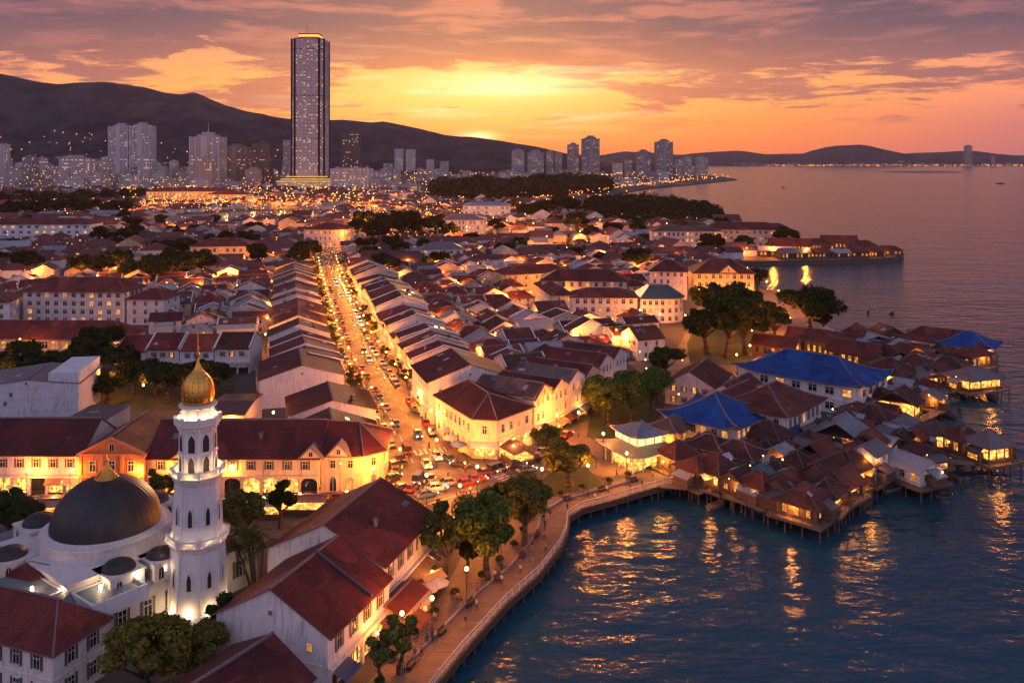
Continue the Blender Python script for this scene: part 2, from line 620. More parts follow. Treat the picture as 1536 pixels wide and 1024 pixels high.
def f_facade(t, isle=0.0):
    """far tower walls: storeys of windows, some lit"""
    u, v, _ = t.sep(tc(t, 'UV'))
    r = oi(t, 'Random')
    cu, cv = t.m('DIVIDE', u, 4.2), t.m('DIVIDE', v, 4.0)
    iu, iv = t.m('FLOOR', cu), t.m('FLOOR', cv)
    fu, fv = t.m('FRACT', cu), t.m('FRACT', cv)
    win = t.m('MULTIPLY', t.m('MULTIPLY', t.m('GREATER_THAN', fu, .22), t.m('LESS_THAN', fu, .82)), t.m('MULTIPLY', t.m('GREATER_THAN', fv, .25), t.m('LESS_THAN', fv, .78)))
    wn = t.node('ShaderNodeTexWhiteNoise', noise_dimensions='3D')
    t.put(wn.inputs[0], t.comb(iu, iv, t.m('MULTIPLY', r, 99.0)))
    g = t.node('ShaderNodeNewGeometry')
    side = t.m('LESS_THAN', t.m('ABSOLUTE', t.sep(g.outputs['Normal'])[2]), .5)
    fl = t.node('ShaderNodeTexWhiteNoise', noise_dimensions='2D')
    t.put(fl.inputs[0], t.comb(iv, t.m('FLOOR', t.m('DIVIDE', u, 34.0)), 0.0))
    isl2 = t.node('ShaderNodeNewGeometry').outputs['Random Per Island']
    thr = t.m('SUBTRACT', t.m('ADD', .985, t.m('MULTIPLY', isl2, isle * .08)), t.m('MULTIPLY', t.m('POWER', fl.outputs[0], 3.0), .42))
    lit = t.m('MULTIPLY', t.m('MULTIPLY', t.m('GREATER_THAN', wn.outputs[0], thr), win), side)
    isl = t.node('ShaderNodeNewGeometry').outputs['Random Per Island']
    c = oi(t, 'Color')
    c = t.mix(t.m('MULTIPLY', isle, isl), c, t.mix(1.0, c, (.42, .36, .36), 'MULTIPLY'))
    c = t.mix(t.m('MULTIPLY', win, .75), c, t.mix(1.0, c, (.30, .31, .36), 'MULTIPLY'))
    return pbr(t, c, .5, emit=t.mix(wn.outputs[0], (1.0, .38, .09), (1.0, .62, .26)), es=t.m('MULTIPLY', lit, .65))


def f_hill(t):
    p = tc(t)
    a = t.noise(p, .006, 6, .65)
    b = t.noise(p, .03, 5, .65)
    c = t.mix(t.step(a, .35, .65), (.012, .014, .022), (.075, .070, .075))
    return pbr(t, t.mix(t.m('MULTIPLY', b, .5), c, (.010, .014, .010)), 1.0, b, .8, 12.0, spec=0.1)


def f_dome(t):
    a, b_, c_ = t.sep(tc(t))
    ang = t.m('ARCTAN2', b_, a)
    seam = t.m('POWER', t.m('ABSOLUTE', t.m('COSINE', t.m('MULTIPLY', ang, 24.0))), 8.0)
    rust = t.noise(tc(t), .35, 5, .65)
    c = t.mix(t.step(rust, .38, .66), (.016, .016, .019), (.036, .031, .031))
    return pbr(t, c, .5, seam, .5, .06, spec=.5)


MT = {}
for nm, fn, sm in [
    ('plaster', f_plaster, None), ('stucco', lambda t: f_plaster(t, .28), None), ('roof_tile', f_tile, None), ('blue_tile', f_bluetile, None), ('metal_roof', f_metalroof, None),
    ('timber', f_wood, None), ('deck_wood', lambda t: f_wood(t, (.13, .085, .062), (.24, .165, .12), .9), None),
    ('trim', f_plain((.62, .57, .52), .7), None), ('white', f_plain((.78, .74, .70), .7, 0, .2), None), ('mortar', f_plain((.19, .15, .145), .9), None),
    ('glass', f_plain((.018, .022, .03), .12), None), ('shutter', f_plain((.10, .085, .07), .6), None), ('dark', f_plain((.03, .028, .028), .8), None),
    ('window_glow', f_lit((1.0, .31, .04), .22, 1.0, 1.6), 'NONE'), ('shop_glow', f_lit((1.0, .36, .055), .3, 2.2, 1.5), 'NONE'),
    ('bulb', f_emit((1.0, .50, .13), 9.0), 'NONE'), ('white_bulb', f_emit((1.0, .80, .50), 10.0), 'NONE'),
    ('headlight', f_emit((1.0, .82, .55), 16.0), 'NONE'), ('taillight', f_emit((1.0, .06, .02), 5.0), 'NONE'),
    ('city_glow', f_emit((1.0, .28, .03), 3.0), 'NONE'), ('podium_glow', f_emit((1.0, .52, .16), .9), 'NONE'), ('city_pale', f_emit((1.0, .58, .20), 2.4), 'NONE'),
    ('leaf', f_leaf, None), ('bark', f_plain((.075, .055, .042), .95), None), ('water', f_water, None), ('ground', f_ground, None),
    ('asphalt', f_asphalt, None), ('paving', f_paving, None), ('facade', f_facade, 'NONE'), ('city_facade', lambda t: f_facade(t, 1.0), 'NONE'), ('hill', f_hill, None), ('lead', f_dome, None),
    ('gold', f_plain((.85, .43, .08), .32, .9, .3, .8), None), ('paint', f_objcol(.35), None), ('matt', f_objcol(.8), None), ('rubber', f_plain((.02, .02, .02), .8), None),
    ('metal', f_plain((.18, .18, .19), .45, .7), None), ('pole', f_plain((.05, .05, .055), .5), None), ('marking', f_plain((.62, .58, .50), .7, 0, .5, .6), None),
    ('skin', f_plain((.34, .19, .12), .6), None), ('hair', f_plain((.02, .015, .012), .6), None), ('concrete', f_plain((.26, .24, .23), .85, 0, .35, .4), None),
    ('grass', f_plain((.040, .058, .018), .95, 0, .6, .25), None), ('sand', f_plain((.20, .15, .115), .9, 0, .4, .2), None), ('canvas', f_objcol(.8, 0, .2), None),
]:
    MT[nm] = mat(nm, fn, sm)

WALLS = [((.72, .64, .58), 'cream'), ((.76, .72, .69), 'white'), ((.68, .52, .46), 'pink'), ((.64, .48, .32), 'ochre'), ((.60, .58, .58), 'grey'), ((.72, .66, .62), 'pale')]
ROOFS = [((.200, .042, .032), 'red-roofed'), ((.150, .036, .030), 'maroon-roofed'), ((.225, .060, .040), 'rust-roofed'), ((.085, .034, .030), 'dark-roofed'),
         ((.135, .056, .042), 'brown-roofed'), ((.095, .052, .046), 'umber-roofed')]


# ------------------------------------------------------------------ window meshes, unit width and height, facing -y
def window_mesh(kind, lit):
    b = MB()
    g = 2
    if kind == 'shutter':
        for s in (-1, 1):
            b.box(s * .5 - .0 if s > 0 else -.5 - .30, s * .5 + .30 if s > 0 else -.5, -.10, .02, -.5, .5, 1)
    if kind == 'arch':
        pts = [(-.42, -.5), (.42, -.5), (.42, .12)] + [(.42 * math.cos(R(a)), .12 + .36 * math.sin(R(a))) for a in (30, 60, 90, 120, 150)] + [(-.42, .12)]
        b.extr(pts, -.03, .02, g)
        for (x0, z0), (x1, z1) in zip(pts[1:], pts[2:] + pts[:1]):
            b.tube((x0, -.05, z0), (x1, -.05, z1), .06, .06, 4, 0)
        b.box(-.03, .03, -.07, 0, -.5, .42, 0)
    else:
        b.box(-.44, .44, -.02, .02, -.46, .46, g)
        b.box(-.5, -.42, -.09, .02, -.5, .5, 0)
        b.box(.42, .5, -.09, .02, -.5, .5, 0)
        b.box(-.42, .42, -.09, .02, .43, .5, 0)
        b.box(-.56, .56, -.16, .02, -.56, -.45, 0)
        b.box(-.03, .03, -.06, .0, -.45, .43, 0)
        b.box(-.42, .42, -.06, .0, .12, .17, 0)
    return b.data('window', [MT['timber'] if kind == 'wood' else MT['trim'], MT['shutter'], MT['window_glow'] if lit else MT['glass']])


WM = {(k_, l_): window_mesh(k_, l_) for k_ in ('plain', 'shutter', 'arch', 'wood') for l_ in (False, True)}
SIDE = {'-y': (0, -1, 0.0), '+x': (1, 0, R(90)), '+y': (0, 1, R(180)), '-x': (-1, 0, R(-90))}


def put_windows(rt, w, l, zs, sides, spacing=2.6, size=(1.0, 1.5), kind='shutter', lit=.15, cx=0, cy=0, margin=.9, name='window'):
    for sd in sides:
        sx, sy, rz = SIDE[sd]
        run = l if sx else w
        nn = max(1, int((run - 2 * margin + .4) / spacing))
        stp = (run - 2 * margin) / nn
        for z in zs:
            for i in range(nn):
                a = -run / 2 + margin + stp * (i + .5)
                x, y = (sx * (w / 2 + .01), a) if sx else (a, sy * (l / 2 + .01))
                ob(name, WM[(kind, rnd.random() < lit)], rt, (cx + x, cy + y, z), rz, (size[0], 1, size[1]))


# ------------------------------------------------------------------ roofs and houses
def gable_roof(b, w, l, eave, rise, ov=.55, ovg=.25, th=.18, mt=0, cap=1, jit=.13, y0=None, y1=None):
    k_ = rise / (w / 2)
    y0 = -l / 2 - ovg if y0 is None else y0
    y1 = l / 2 + ovg if y1 is None else y1
    ns = max(1, int((y1 - y0) / 5))
    hw, ze, zr = w / 2 + ov, eave - k_ * ov, eave + rise
    sag = [0.0] + [rnd.uniform(-jit, jit * .4) for _ in range(ns - 1)] + [0.0]
    sage = [0.0] + [rnd.uniform(-jit, jit * .4) for _ in range(ns - 1)] + [0.0]
    for i in range(ns):
        ya, yb = y0 + (y1 - y0) * i / ns, y0 + (y1 - y0) * (i + 1) / ns
        for s in (-1, 1):
            A, B_ = (0, ya, zr + sag[i]), (0, yb, zr + sag[i + 1])
            C, D = (s * hw, yb, ze + sage[i + 1]), (s * hw, ya, ze + sage[i])
            q = [A, B_, C, D] if s < 0 else [D, C, B_, A]
            up = [(x, y, z + th) for x, y, z in q]
            b.face(up, mt)
            b.face(q[::-1], mt)
            e0, e1 = (D, C) if s > 0 else (C, D)
            b.face([e0, e1, (e1[0], e1[1], e1[2] + th), (e0[0], e0[1], e0[2] + th)], mt)
        b.box(-.16, .16, ya, yb, zr + min(sag[i], sag[i + 1]) + th - .05, zr + max(sag[i], sag[i + 1]) + th + .14, cap)
    for yy, fl in ((y0, 1), (y1, -1)):
        for s in (-1, 1):
            q = [(s * hw, yy, ze), (0, yy, zr), (0, yy, zr + th), (s * hw, yy, ze + th)]
            b.face(q if s * fl < 0 else q[::-1], cap)


def hip_roof(b, w, l, eave, rise, ov=.7, th=.2, mt=0, cap=1, curl=0.0, conc=1.0, nseg=8, nrow=5, rmin=.0):
    """hipped roof; conc > 1 sweeps the slopes, curl lifts the eave corners. Ridge runs along the longer side."""
    swap = w > l
    a, c = (l, w) if swap else (w, l)              # a across the ridge, c along it
    hx, hy = a / 2 + ov, c / 2 + ov
    ry = max(c / 2 - a / 2 * .92, rmin)
    zr = eave + rise
    k_ = rise / (a / 2)
    ze = eave - k_ * ov * (.5 if conc > 1 else 1.0)

    def at(cu, cv, t):
        ex, ey = cu * hx, cv * hy
        x, y = ex * t, (cv * ry) * (1 - t) + ey * t
        z = zr - (zr - ze) * (1 - (1 - t) ** conc) + curl * (abs(cu) * abs(cv)) ** 5 * t ** 3
        return (y, x, z) if swap else (x, y, z)
    def lines(fun):
        for off, flip in ((th, False), (0, True)):
            g = [[fun(-1 + 2 * i / nseg, j / nrow) for i in range(nseg + 1)] for j in range(nrow + 1)]
            for j in range(nrow):
                for i in range(nseg):
                    q = [g[j][i], g[j + 1][i], g[j + 1][i + 1], g[j][i + 1]]
                    q = [(x, y, z + off) for x, y, z in q]
                    b.face(q[::-1] if flip else q, mt)
            if not flip:
                for i in range(nseg):
                    p, q = g[nrow][i], g[nrow][i + 1]
                    b.face([p, q, (q[0], q[1], q[2] + th), (p[0], p[1], p[2] + th)], cap)
    o = -1 if swap else 1
    lines(lambda s, t: at(-1, -s * o, t))
    lines(lambda s, t: at(1, s * o, t))
    lines(lambda s, t: at(s * o, -1, t))
    lines(lambda s, t: at(-s * o, 1, t))
    rr = .14 if curl == 0 else .2
    e0, e1 = at(0, -1, 0), at(0, 1, 0)
    up = lambda p: (p[0], p[1], p[2] + th)
    if ry > .05:
        b.tube(up(e0), up(e1), rr, rr, 5, cap)
    for cu in (-1, 1):
        for cv in (-1, 1):
            pts = [at(cu, cv, j / nrow) for j in range(nrow + 1)]
            for p, q in zip(pts, pts[1:]):
                b.tube(up(p), up(q), rr * .85, rr * .85, 5, cap)


def wall_body(b, w, l, h, rise=0.0, z0=0.0, mt=0):
    x, y = w / 2, l / 2
    for (ax, ay), (bx, by) in (((-x, -y), (x, -y)), ((x, -y), (x, y)), ((x, y), (-x, y)), ((-x, y), (-x, -y))):
        b.face([(ax, ay, z0), (bx, by, z0), (bx, by, h), (ax, ay, h)], mt)
    if rise:
        b.face([(-x, -y, h), (x, -y, h), (0, -y, h + rise)], mt)
        b.face([(x, y, h), (-x, y, h), (0, y, h + rise)], mt)
    else:
        b.face([(-x, -y, h), (x, -y, h), (x, y, h), (-x, y, h)], mt)


def shopfront(rt, w, l, side, h=3.2, lit=.7, awn=True, arch=False, col=(.7, .6, .5)):
    """ground-floor arcade on one side: piers, shops behind, fascia, canvas awnings"""
    sx, sy, rz = SIDE[side]
    run = l if sx else w
    off = (w if sx else l) / 2
    e = bpy.data.objects.new('arcade', None)
    nb = max(2, int(run / 3.4))
    st = run / nb
    b = MB()
    for i in range(nb + 1):
        x = -run / 2 + st * i
        b.box(max(x - .28, -run / 2), min(x + .28, run / 2), -.45, .0, 0, h, 0)
    b.box(-run / 2, run / 2, -.55, 0, h, h + .45, 0)
    if arch:
        for i in range(nb):
            x = -run / 2 + st * (i + .5)
            r_ = st / 2 - .28
            pts = [(x + r_ * math.cos(R(a)), h - r_ * .62 + r_ * .62 * math.sin(R(a))) for a in range(0, 181, 20)]
            for p, q in zip(pts, pts[1:]):
                b.face([(q[0], -.4, q[1]), (p[0], -.4, p[1]), (p[0], -.4, h + .01), (q[0], -.4, h + .01)], 0)
    a = ob('arcade', b.data('arcade', [MT['plaster']]), rt, (sx * (off + .005), sy * (off + .005), 0), rz, None, col)
    bpy.data.objects.remove(e)
    for i in range(nb):
        x = -run / 2 + st * (i + .5)
        q = MB()
        on = rnd.random() < lit
        q.box(-st / 2 + .27, st / 2 - .27, -.06, 0, .1, h - .15, 0)
        q.box(-.05, .05, -.12, 0, .1, h - .15, 1)
        q.box(-st / 2 + .27, st / 2 - .27, -.14, 0, .05, .75 if not on else .35, 1)
        ob('shop_window', q.data('shop_window', [MT['shop_glow'] if on else MT['glass'], MT['dark']]), a, (x, 0, 0))
        if awn and rnd.random() < .55:
            q = MB()
            d_ = rnd.uniform(1.2, 2.2)
            q.mesh([(-st / 2 + .1, -.45, h + .1), (st / 2 - .1, -.45, h + .1), (st / 2 - .1, -.45 - d_, h - .7), (-st / 2 + .1, -.45 - d_, h - .7),
                    (-st / 2 + .1, -.45 - d_, h - .95), (st / 2 - .1, -.45 - d_, h - .95)], [(0, 3, 2, 1), (3, 4, 5, 2), (0, 1, 2, 3)], 0)
            ob('awning', q.data('awning', [MT['canvas']]), a, (x, 0, 0), None, None, rnd.choice([(.45, .28, .18), (.5, .46, .42), (.30, .10, .08), (.16, .2, .3), (.5, .38, .2)]))
    return a


def clutter(rt, w, l, eave, rise, amount=1.0):
    """skylights, water tanks, lean-tos and aerials on and beside a roof"""
    for _ in range(int(rnd.random() * 2.6 * amount)):
        s, t_ = rnd.choice((-1, 1)), rnd.uniform(.2, .75)
        y = rnd.uniform(-l * .4, l * .4)
        x, z = s * w / 2 * t_, eave + rise * (1 - t_) + .2
        b = MB()
        a, c = rnd.uniform(.4, .9), rnd.uniform(.4, 1.2)
        k_ = rise / (w / 2) * a
        b.mesh([(-a, -c, k_ * s + .0), (a, -c, -k_ * s), (a, c, -k_ * s), (-a, c, k_ * s)] + [(-a, -c, k_ * s + .12), (a, -c, -k_ * s + .12), (a, c, -k_ * s + .12), (-a, c, k_ * s + .12)],
               [(4, 5, 6, 7), (0, 1, 5, 4), (1, 2, 6, 5), (2, 3, 7, 6), (3, 0, 4, 7)])
        ob('skylight', b.data('skylight', [MT['paint']]), rt, (x, y, z - .02), None, None, rnd.choice([(.3, .32, .36), (.12, .13, .16), (.42, .40, .40)]))
    if rnd.random() < .30 * amount:
        b = MB()
        zc = eave + rise * .5
        b.lathe([(.5, zc), (.55, zc + .9), (.5, zc + 1.1), (.12, zc + 1.25)], 10, 0, 0)
        for a in (0, 90, 180, 270):
            b.tube((.35 * math.cos(R(a)), .35 * math.sin(R(a)), zc - .9), (.35 * math.cos(R(a)), .35 * math.sin(R(a)), zc), .05)
        ob('water_tank', b.data('water_tank', [MT['metal']]), rt, (rnd.choice((-1, 1)) * w * .25, rnd.uniform(-l * .35, l * .35), 0))


def lean_to(rt, w, l, side, h, d_, col, run=None, glow=False, body='trim'):
    sx, sy, rz = SIDE[side]
    rn = run or (l if sx else w) * rnd.uniform(.5, .95)
    off = (w if sx else l) / 2
    b = MB()
    b.mesh([(-rn / 2, 0, h + .9), (rn / 2, 0, h + .9), (rn / 2 + .2, -d_ - .3, h - .05), (-rn / 2 - .2, -d_ - .3, h - .05)], [(3, 2, 1, 0)], 0)
    b.mesh([(-rn / 2, 0, h + .72), (rn / 2, 0, h + .72), (rn / 2 + .2, -d_ - .3, h - .2), (-rn / 2 - .2, -d_ - .3, h - .2)], [(0, 1, 2, 3), (3, 2, 2, 3)][:1], 0)
    b.mesh([(rn / 2 + .2, -d_ - .3, h - .05), (-rn / 2 - .2, -d_ - .3, h - .05), (-rn / 2 - .2, -d_ - .3, h - .2), (rn / 2 + .2, -d_ - .3, h - .2)], [(0, 1, 2, 3)], 0)
    b.box(-rn / 2, rn / 2, -d_, 0, 0, h - .1, 1)
    if glow:
        b.box(-rn / 2 + .5, rn / 2 - .5, -d_ - .05, -d_ + .1, .5, h - .6, 2)
    return ob('lean_to', b.data('lean_to', [MT['metal_roof'], MT[body], MT['window_glow']]), rt, (sx * off, sy * off, 0), rz, None, col)


def house(name, label, cat, x, y, ang, w, l, eave, rise, wall, roof, kind='gable', floors=2, shop=None, wins=('+x',), gwin=True, coping=.4, lit=.15, group=None, clut=1.0,
          wk='shutter', rm='roof_tile', spacing=2.7, z0=0.0, wsize=(1.0, 1.5), arch=False, shoplit=.75, ov=.55, curl=0.0, conc=1.0, awn=True):
    rt = root(name, label, cat, x, y, z0, ang, group)
    b = MB()
    wall_body(b, w, l, eave, rise if kind == 'gable' else 0)
    b.box(-w / 2 - .08, w / 2 + .08, -l / 2 - .08, l / 2 + .08, 0, .4, 0)
    if shop or floors > 1:
        fh = eave / floors
        for k_ in range(1, floors):
            z = fh * k_
            b.box(-w / 2 - .10, w / 2 + .10, -l / 2 - .07, l / 2 + .07, z - .1, z + .1, 0)
    b.build('wall', MT['plaster'], rt, col=wall)
    b = MB()
    if kind == 'gable':
        gable_roof(b, w, l, eave, rise, ov)
    else:
        hip_roof(b, w, l, eave, rise, ov, curl=curl, conc=conc)
    r = b.build('roof', [MT[rm], MT['mortar']], rt, col=roof)
    if kind == 'gable' and rnd.random() < coping:
        for s in (-1, 1):
            b = MB()
            k_ = rise / (w / 2)
            y0 = s * (l / 2 - .05)
            for t in (-1, 1):
                pl = [(0, eave + rise + .12), (0, eave + rise + .5), (t * (w / 2 + .3), eave - k_ * .3 + .5), (t * (w / 2 + .3), eave - k_ * .3 + .1)]
                b.extr(pl if t > 0 else pl[::-1], y0 - .16, y0 + .16, 0)
            b.build('coping', MT['white'], rt)
    fh = eave / floors
    zs = [fh * (k_ + .55) for k_ in range(1 if shop else 0, floors)]
    put_windows(rt, w, l, zs, wins, spacing, wsize, wk, lit)
    if shop:
        for sd in ([shop] if isinstance(shop, str) else shop):
            shopfront(rt, w, l, sd, min(fh - .35, 3.3), shoplit, awn, arch, wall)
    if kind == 'gable' and gwin:
        for s, rz in ((-1, 0.0), (1, R(180))):
            if rnd.random() < .8:
                ob('vent', WM[('plain', False)], rt, (0, s * (l / 2 + .02), eave + rise * .35), rz, (.55, 1, .6))
            for _ in range(rnd.choice((0, 0, 1, 2, 3))):
                ob('window', WM[('plain', rnd.random() < lit * 2)], rt, (rnd.uniform(-.38, .38) * w, s * (l / 2 + .02), eave * rnd.choice((.55, .78))), rz, (.8, 1, 1.1))
    if clut:
        clutter(rt, w, l, eave, rise, clut)
    return rt
# ------------------------------------------------------------------ setting: sea, land, roads, hills
EDGE = [(-16.5, 88), (-12, 98.5), (-9.3, 107.5), (-6, 115.4), (-.8, 126.7), (4.4, 135.8), (8.2, 145.4), (9.7, 151.7), (10.2, 157), (13, 161.0), (19.3, 165), (29.4, 172.0), (34, 174.5)]


def offset_line(pts, d_):
    o = []
    for i, p in enumerate(pts):
        a, c = pts[max(i - 1, 0)], pts[min(i + 1, len(pts) - 1)]
        tx, ty = c[0] - a[0], c[1] - a[1]
        ln = math.hypot(tx, ty)
        o.append((p[0] - ty / ln * d_, p[1] + tx / ln * d_))
    return o


LANDEDGE = offset_line(EDGE, 3.0)
COAST = LANDEDGE + [W(*p) for p in [(1010, 716), (1065, 708), (1130, 697), (1200, 686), (1255, 664), (1322, 638), (1338, 600), (1328, 565), (1306, 530), (1290, 508), (1262, 497), (1240, 488), (1222, 474),
                                    (1190, 456), (1165, 443), (1142, 432), (1136, 411), (1112, 398), (1086, 391), (1150, 391), (1152, 347), (1110, 338), (1097, 330), (1060, 320), (1020, 310), (985, 304), (955, 300),
                                    (925, 297), (915, 294), (940, 287), (985, 281), (1040, 276), (1085, 271.5), (1106, 269), (1090, 266), (1065, 263), (1062, 258), (1060, 252)]]
LAND = COAST + [(1000, 8200), (-9000, 8200), (-9000, 40), (-40, 20), (-30, 60)]


def inside(poly, x, y):
    c = False
    j = len(poly) - 1
    for i in range(len(poly)):
        xi, yi = poly[i]
        xj, yj = poly[j]
        if (yi > y) != (yj > y) and x < (xj - xi) * (y - yi) / (yj - yi) + xi:
            c = not c
        j = i
    return c


def sheet(name, polys, z, m, skirt=0.0, col=None, kind='structure'):
    b = MB()
    for poly in polys:
        tris = geometry.tessellate_polygon([[Vector((x, y, 0)) for x, y in poly]])
        v = [(x, y, z) for x, y in poly]
        fs = []
        for a, c, d_ in tris:
            cr = (poly[c][0] - poly[a][0]) * (poly[d_][1] - poly[a][1]) - (poly[c][1] - poly[a][1]) * (poly[d_][0] - poly[a][0])
            fs.append((a, c, d_) if cr > 0 else (a, d_, c))
        b.mesh(v, fs)
        if skirt:
            k_ = len(poly)
            for i in range(k_):
                p, q = poly[i], poly[(i + 1) % k_]
                b.face([(p[0], p[1], z - skirt), (q[0], q[1], z - skirt), (q[0], q[1], z), (p[0], p[1], z)])
    return setting(b.build(name, m, uv=False), kind)


sheet('ground', [LAND], 0.0, MT['ground'], 6.0)
SEA_Z = -2.3
sheet('sea', [[(-9500, -400), (14000, -400), (14000, 9900), (-9500, 9900)]], SEA_Z, MT['water'])
sheet('sea_bed', [[(-9500, -400), (14000, -400), (14000, 9900), (-9500, 9900)]], -9.0, MT['sand'])

# main street: centre line and half width between the house fronts
SC = [(-6, 150), (-14, 168), (-26, 210), (-38, 247), (-52.5, 293), (-67, 349), (-97, 464), (-111, 521), (-135, 640), (-150, 830), (-165, 1100), (-175, 1500)]
HALF = 9.0


def sc(y):
    for (x0, y0), (x1, y1) in zip(SC, SC[1:]):
        if y <= y1 or y1 == SC[-1][1]:
            t = (y - y0) / (y1 - y0)
            return x0 + (x1 - x0) * t, math.degrees(math.atan2(y1 - y0, x1 - x0))


def smooth_angle(y):
    a, c = sc(y - 25)[0], sc(y + 25)[0]
    return math.degrees(math.atan2(50, c - a))


def off_street(y, o):
    """point o metres to the right of the street's centre line"""
    x, _ = sc(y)
    a = R(smooth_angle(y))
    return x + o * math.sin(a), y - o * math.cos(a)


ys = [172, 190, 210, 230, 250, 275, 300, 330, 360, 400, 440, 480, 520, 580, 640, 720, 830, 1000, 1250, 1500]
road = [off_street(y, -6.3) for y in ys] + [off_street(y, 6.3) for y in reversed(ys)]
sheet('main_street', [road], .008, MT['asphalt'])
sheet('pavement', [[off_street(y, s * 6.3) for y in ys] + [off_street(y, s * HALF) for y in reversed(ys)] if s < 0 else [off_street(y, s * HALF) for y in ys] + [off_street(y, s * 6.3) for y in reversed(ys)] for s in (-1, 1)],
      .13, MT['paving'], .13)
# waterfront street, arcade street and the plaza where they cross
WS = [(-120, 161), (-60, 162), (-36, 164), (-10, 172), (8, 184), (22, 205), (34, 232), (48, 262), (63, 300), (76, 345), (88, 385)]


def band(line, h0, h1):
    return offset_line(line, h0) + offset_line(line, h1)[::-1]


sheet('waterfront_street', [band(WS, -5, 5)], .016, MT['asphalt'])
sheet('crossing', [[(-38, 156), (-20, 146), (-6, 152), (6, 164), (8, 178), (-6, 184), (-17, 194), (-32, 186)]], .024, MT['asphalt'])
# promenade paving between the houses and the boardwalk
prom_in = [(-28, 88), (-22, 98.5), (-18.0, 107.5), (-14.5, 115.4), (-11, 126.7), (-9, 137), (-7.5, 147), (-6, 153), (0, 160), (8, 168), (18, 172.5), (27, 180), (33, 184)]
sheet('promenade', [LANDEDGE + prom_in[::-1]], .012, MT['paving'])
sheet('market_square', [[W(*p) for p in [(905, 715), (985, 705), (1060, 700), (1120, 660), (1130, 625), (1060, 560), (1010, 560), (940, 600), (860, 640), (830, 690)]]], .020, MT['paving'])
sheet('beach', [[W(*p) for p in [(1236, 490), (1190, 457), (1165, 444), (1143, 433), (1110, 440), (1110, 470), (1150, 500), (1200, 505)]]], .026, MT['sand'])
sheet('lawn', [[W(*p) for p in q] for q in ([(880, 655), (905, 665), (985, 640), (1000, 600), (985, 575), (930, 590), (885, 620)], [(1035, 545), (1125, 548), (1150, 520), (1140, 485), (1080, 470), (1050, 480), (1030, 515)],
       [(800, 735), (830, 745), (905, 728), (880, 700), (830, 702)], [(330, 780), (470, 775), (480, 752), (330, 756)], [(0, 620), (340, 615), (360, 560), (200, 540), (0, 545)])], .036, MT['grass'])
# painted markings
mk = MB()
for i in range(46):
    y = 186 + i * 7.5
    for o in (-2.1, 2.1):
        (x0, y0), (x1, y1) = off_street(y, o), off_street(y + 3.2, o)
        a = R(smooth_angle(y))
        px_, py_ = .09 * math.sin(a), -.09 * math.cos(a)
        mk.face([(x0 - px_, y0 - py_, .030), (x0 + px_, y0 + py_, .030), (x1 + px_, y1 + py_, .030), (x1 - px_, y1 - py_, .030)])
for (cx_, cy_), an, nn, ln in [((-17.5, 193), 109, 9, 3.2), ((-1, 176), 40, 8, 3.0), ((-33, 163), 0, 8, 3.0), ((-10, 156), 60, 8, 3.0)]:
    a = R(an)
    u, v = Vector((math.cos(a), math.sin(a))), Vector((-math.sin(a), math.cos(a)))
    for i in range(nn):
        c = Vector((cx_, cy_)) + v * ((i - nn / 2) * 1.15)
        q = [c - u * ln / 2 - v * .28, c + u * ln / 2 - v * .28, c + u * ln / 2 + v * .28, c - u * ln / 2 + v * .28]
        mk.face([(p.x, p.y, .032) for p in q])
# curved lane edges sweeping through the crossing
for r0, cxx, cyy, a0, a1 in [(22, 8, 140, 95, 150), (27, 8, 140, 95, 150), (33, 8, 140, 92, 152)]:
    for k_ in range(12):
        t0, t1 = R(a0 + (a1 - a0) * k_ / 12), R(a0 + (a1 - a0) * (k_ + 1) / 12)
        mk.face([(cxx + r_ * math.cos(t), cyy + r_ * math.sin(t), .031) for r_, t in ((r0, t0), (r0 + .22, t0), (r0 + .22, t1), (r0, t1))][::-1])
setting(mk.build('road_markings', MT['marking']))
# pale canal inlet beyond the roofs
sheet('canal', [[W(*p) for p in [(180, 334), (262, 323), (350, 318), (452, 316), (470, 321), (420, 327), (300, 336)]]], .03, MT['water'])

# hills: one height field for the long ridge, one for the far headland
def hill(name, prof, ydist, y0, y1, x0, x1, nx, ny, seed):
    from mathutils import noise
    xs = [((p - CX) * ydist / FPX, (HY - q) / FPX * ydist + HC) for p, q in prof]

    def h(x):
        if x <= xs[0][0]:
            return xs[0][1]
        for (a, ha), (c, hc) in zip(xs, xs[1:]):
            if x <= c:
                return ha + (hc - ha) * (x - a) / (c - a)
        return xs[-1][1]
    b = MB()
    v = []
    for j in range(ny + 1):
        y = y0 + (y1 - y0) * j / ny
        t = (y - y0) / (ydist - y0) if y < ydist else 1 - .75 * (y - ydist) / (y1 - ydist)
        t = max(t, 0)
        t = t * t * (3 - 2 * t)
        for i in range(nx + 1):
            x = x0 + (x1 - x0) * i / nx
            base_ = h(x * ydist / y if y > 1 else x)
            spur = noise.fractal(Vector((x / 620 + seed, y / 900, 0)), 1.0, 2.0, 5)
            fine = noise.fractal(Vector((x / 120 + seed, y / 120, 4)), 1.0, 2.0, 4)
            k_ = t * (1 + .30 * spur * (1 - .8 * min(t, 1) ** 3)) + .018 * fine * min(1, t * 3)
            v.append((x, y, max(base_ * k_, -2.0) - 2.0))
    f = [(j * (nx + 1) + i, j * (nx + 1) + i + 1, (j + 1) * (nx + 1) + i + 1, (j + 1) * (nx + 1) + i) for j in range(ny) for i in range(nx)]
    b.mesh(v, f)
    return setting(b.build(name, MT['hill'], smooth=True, uv=False))


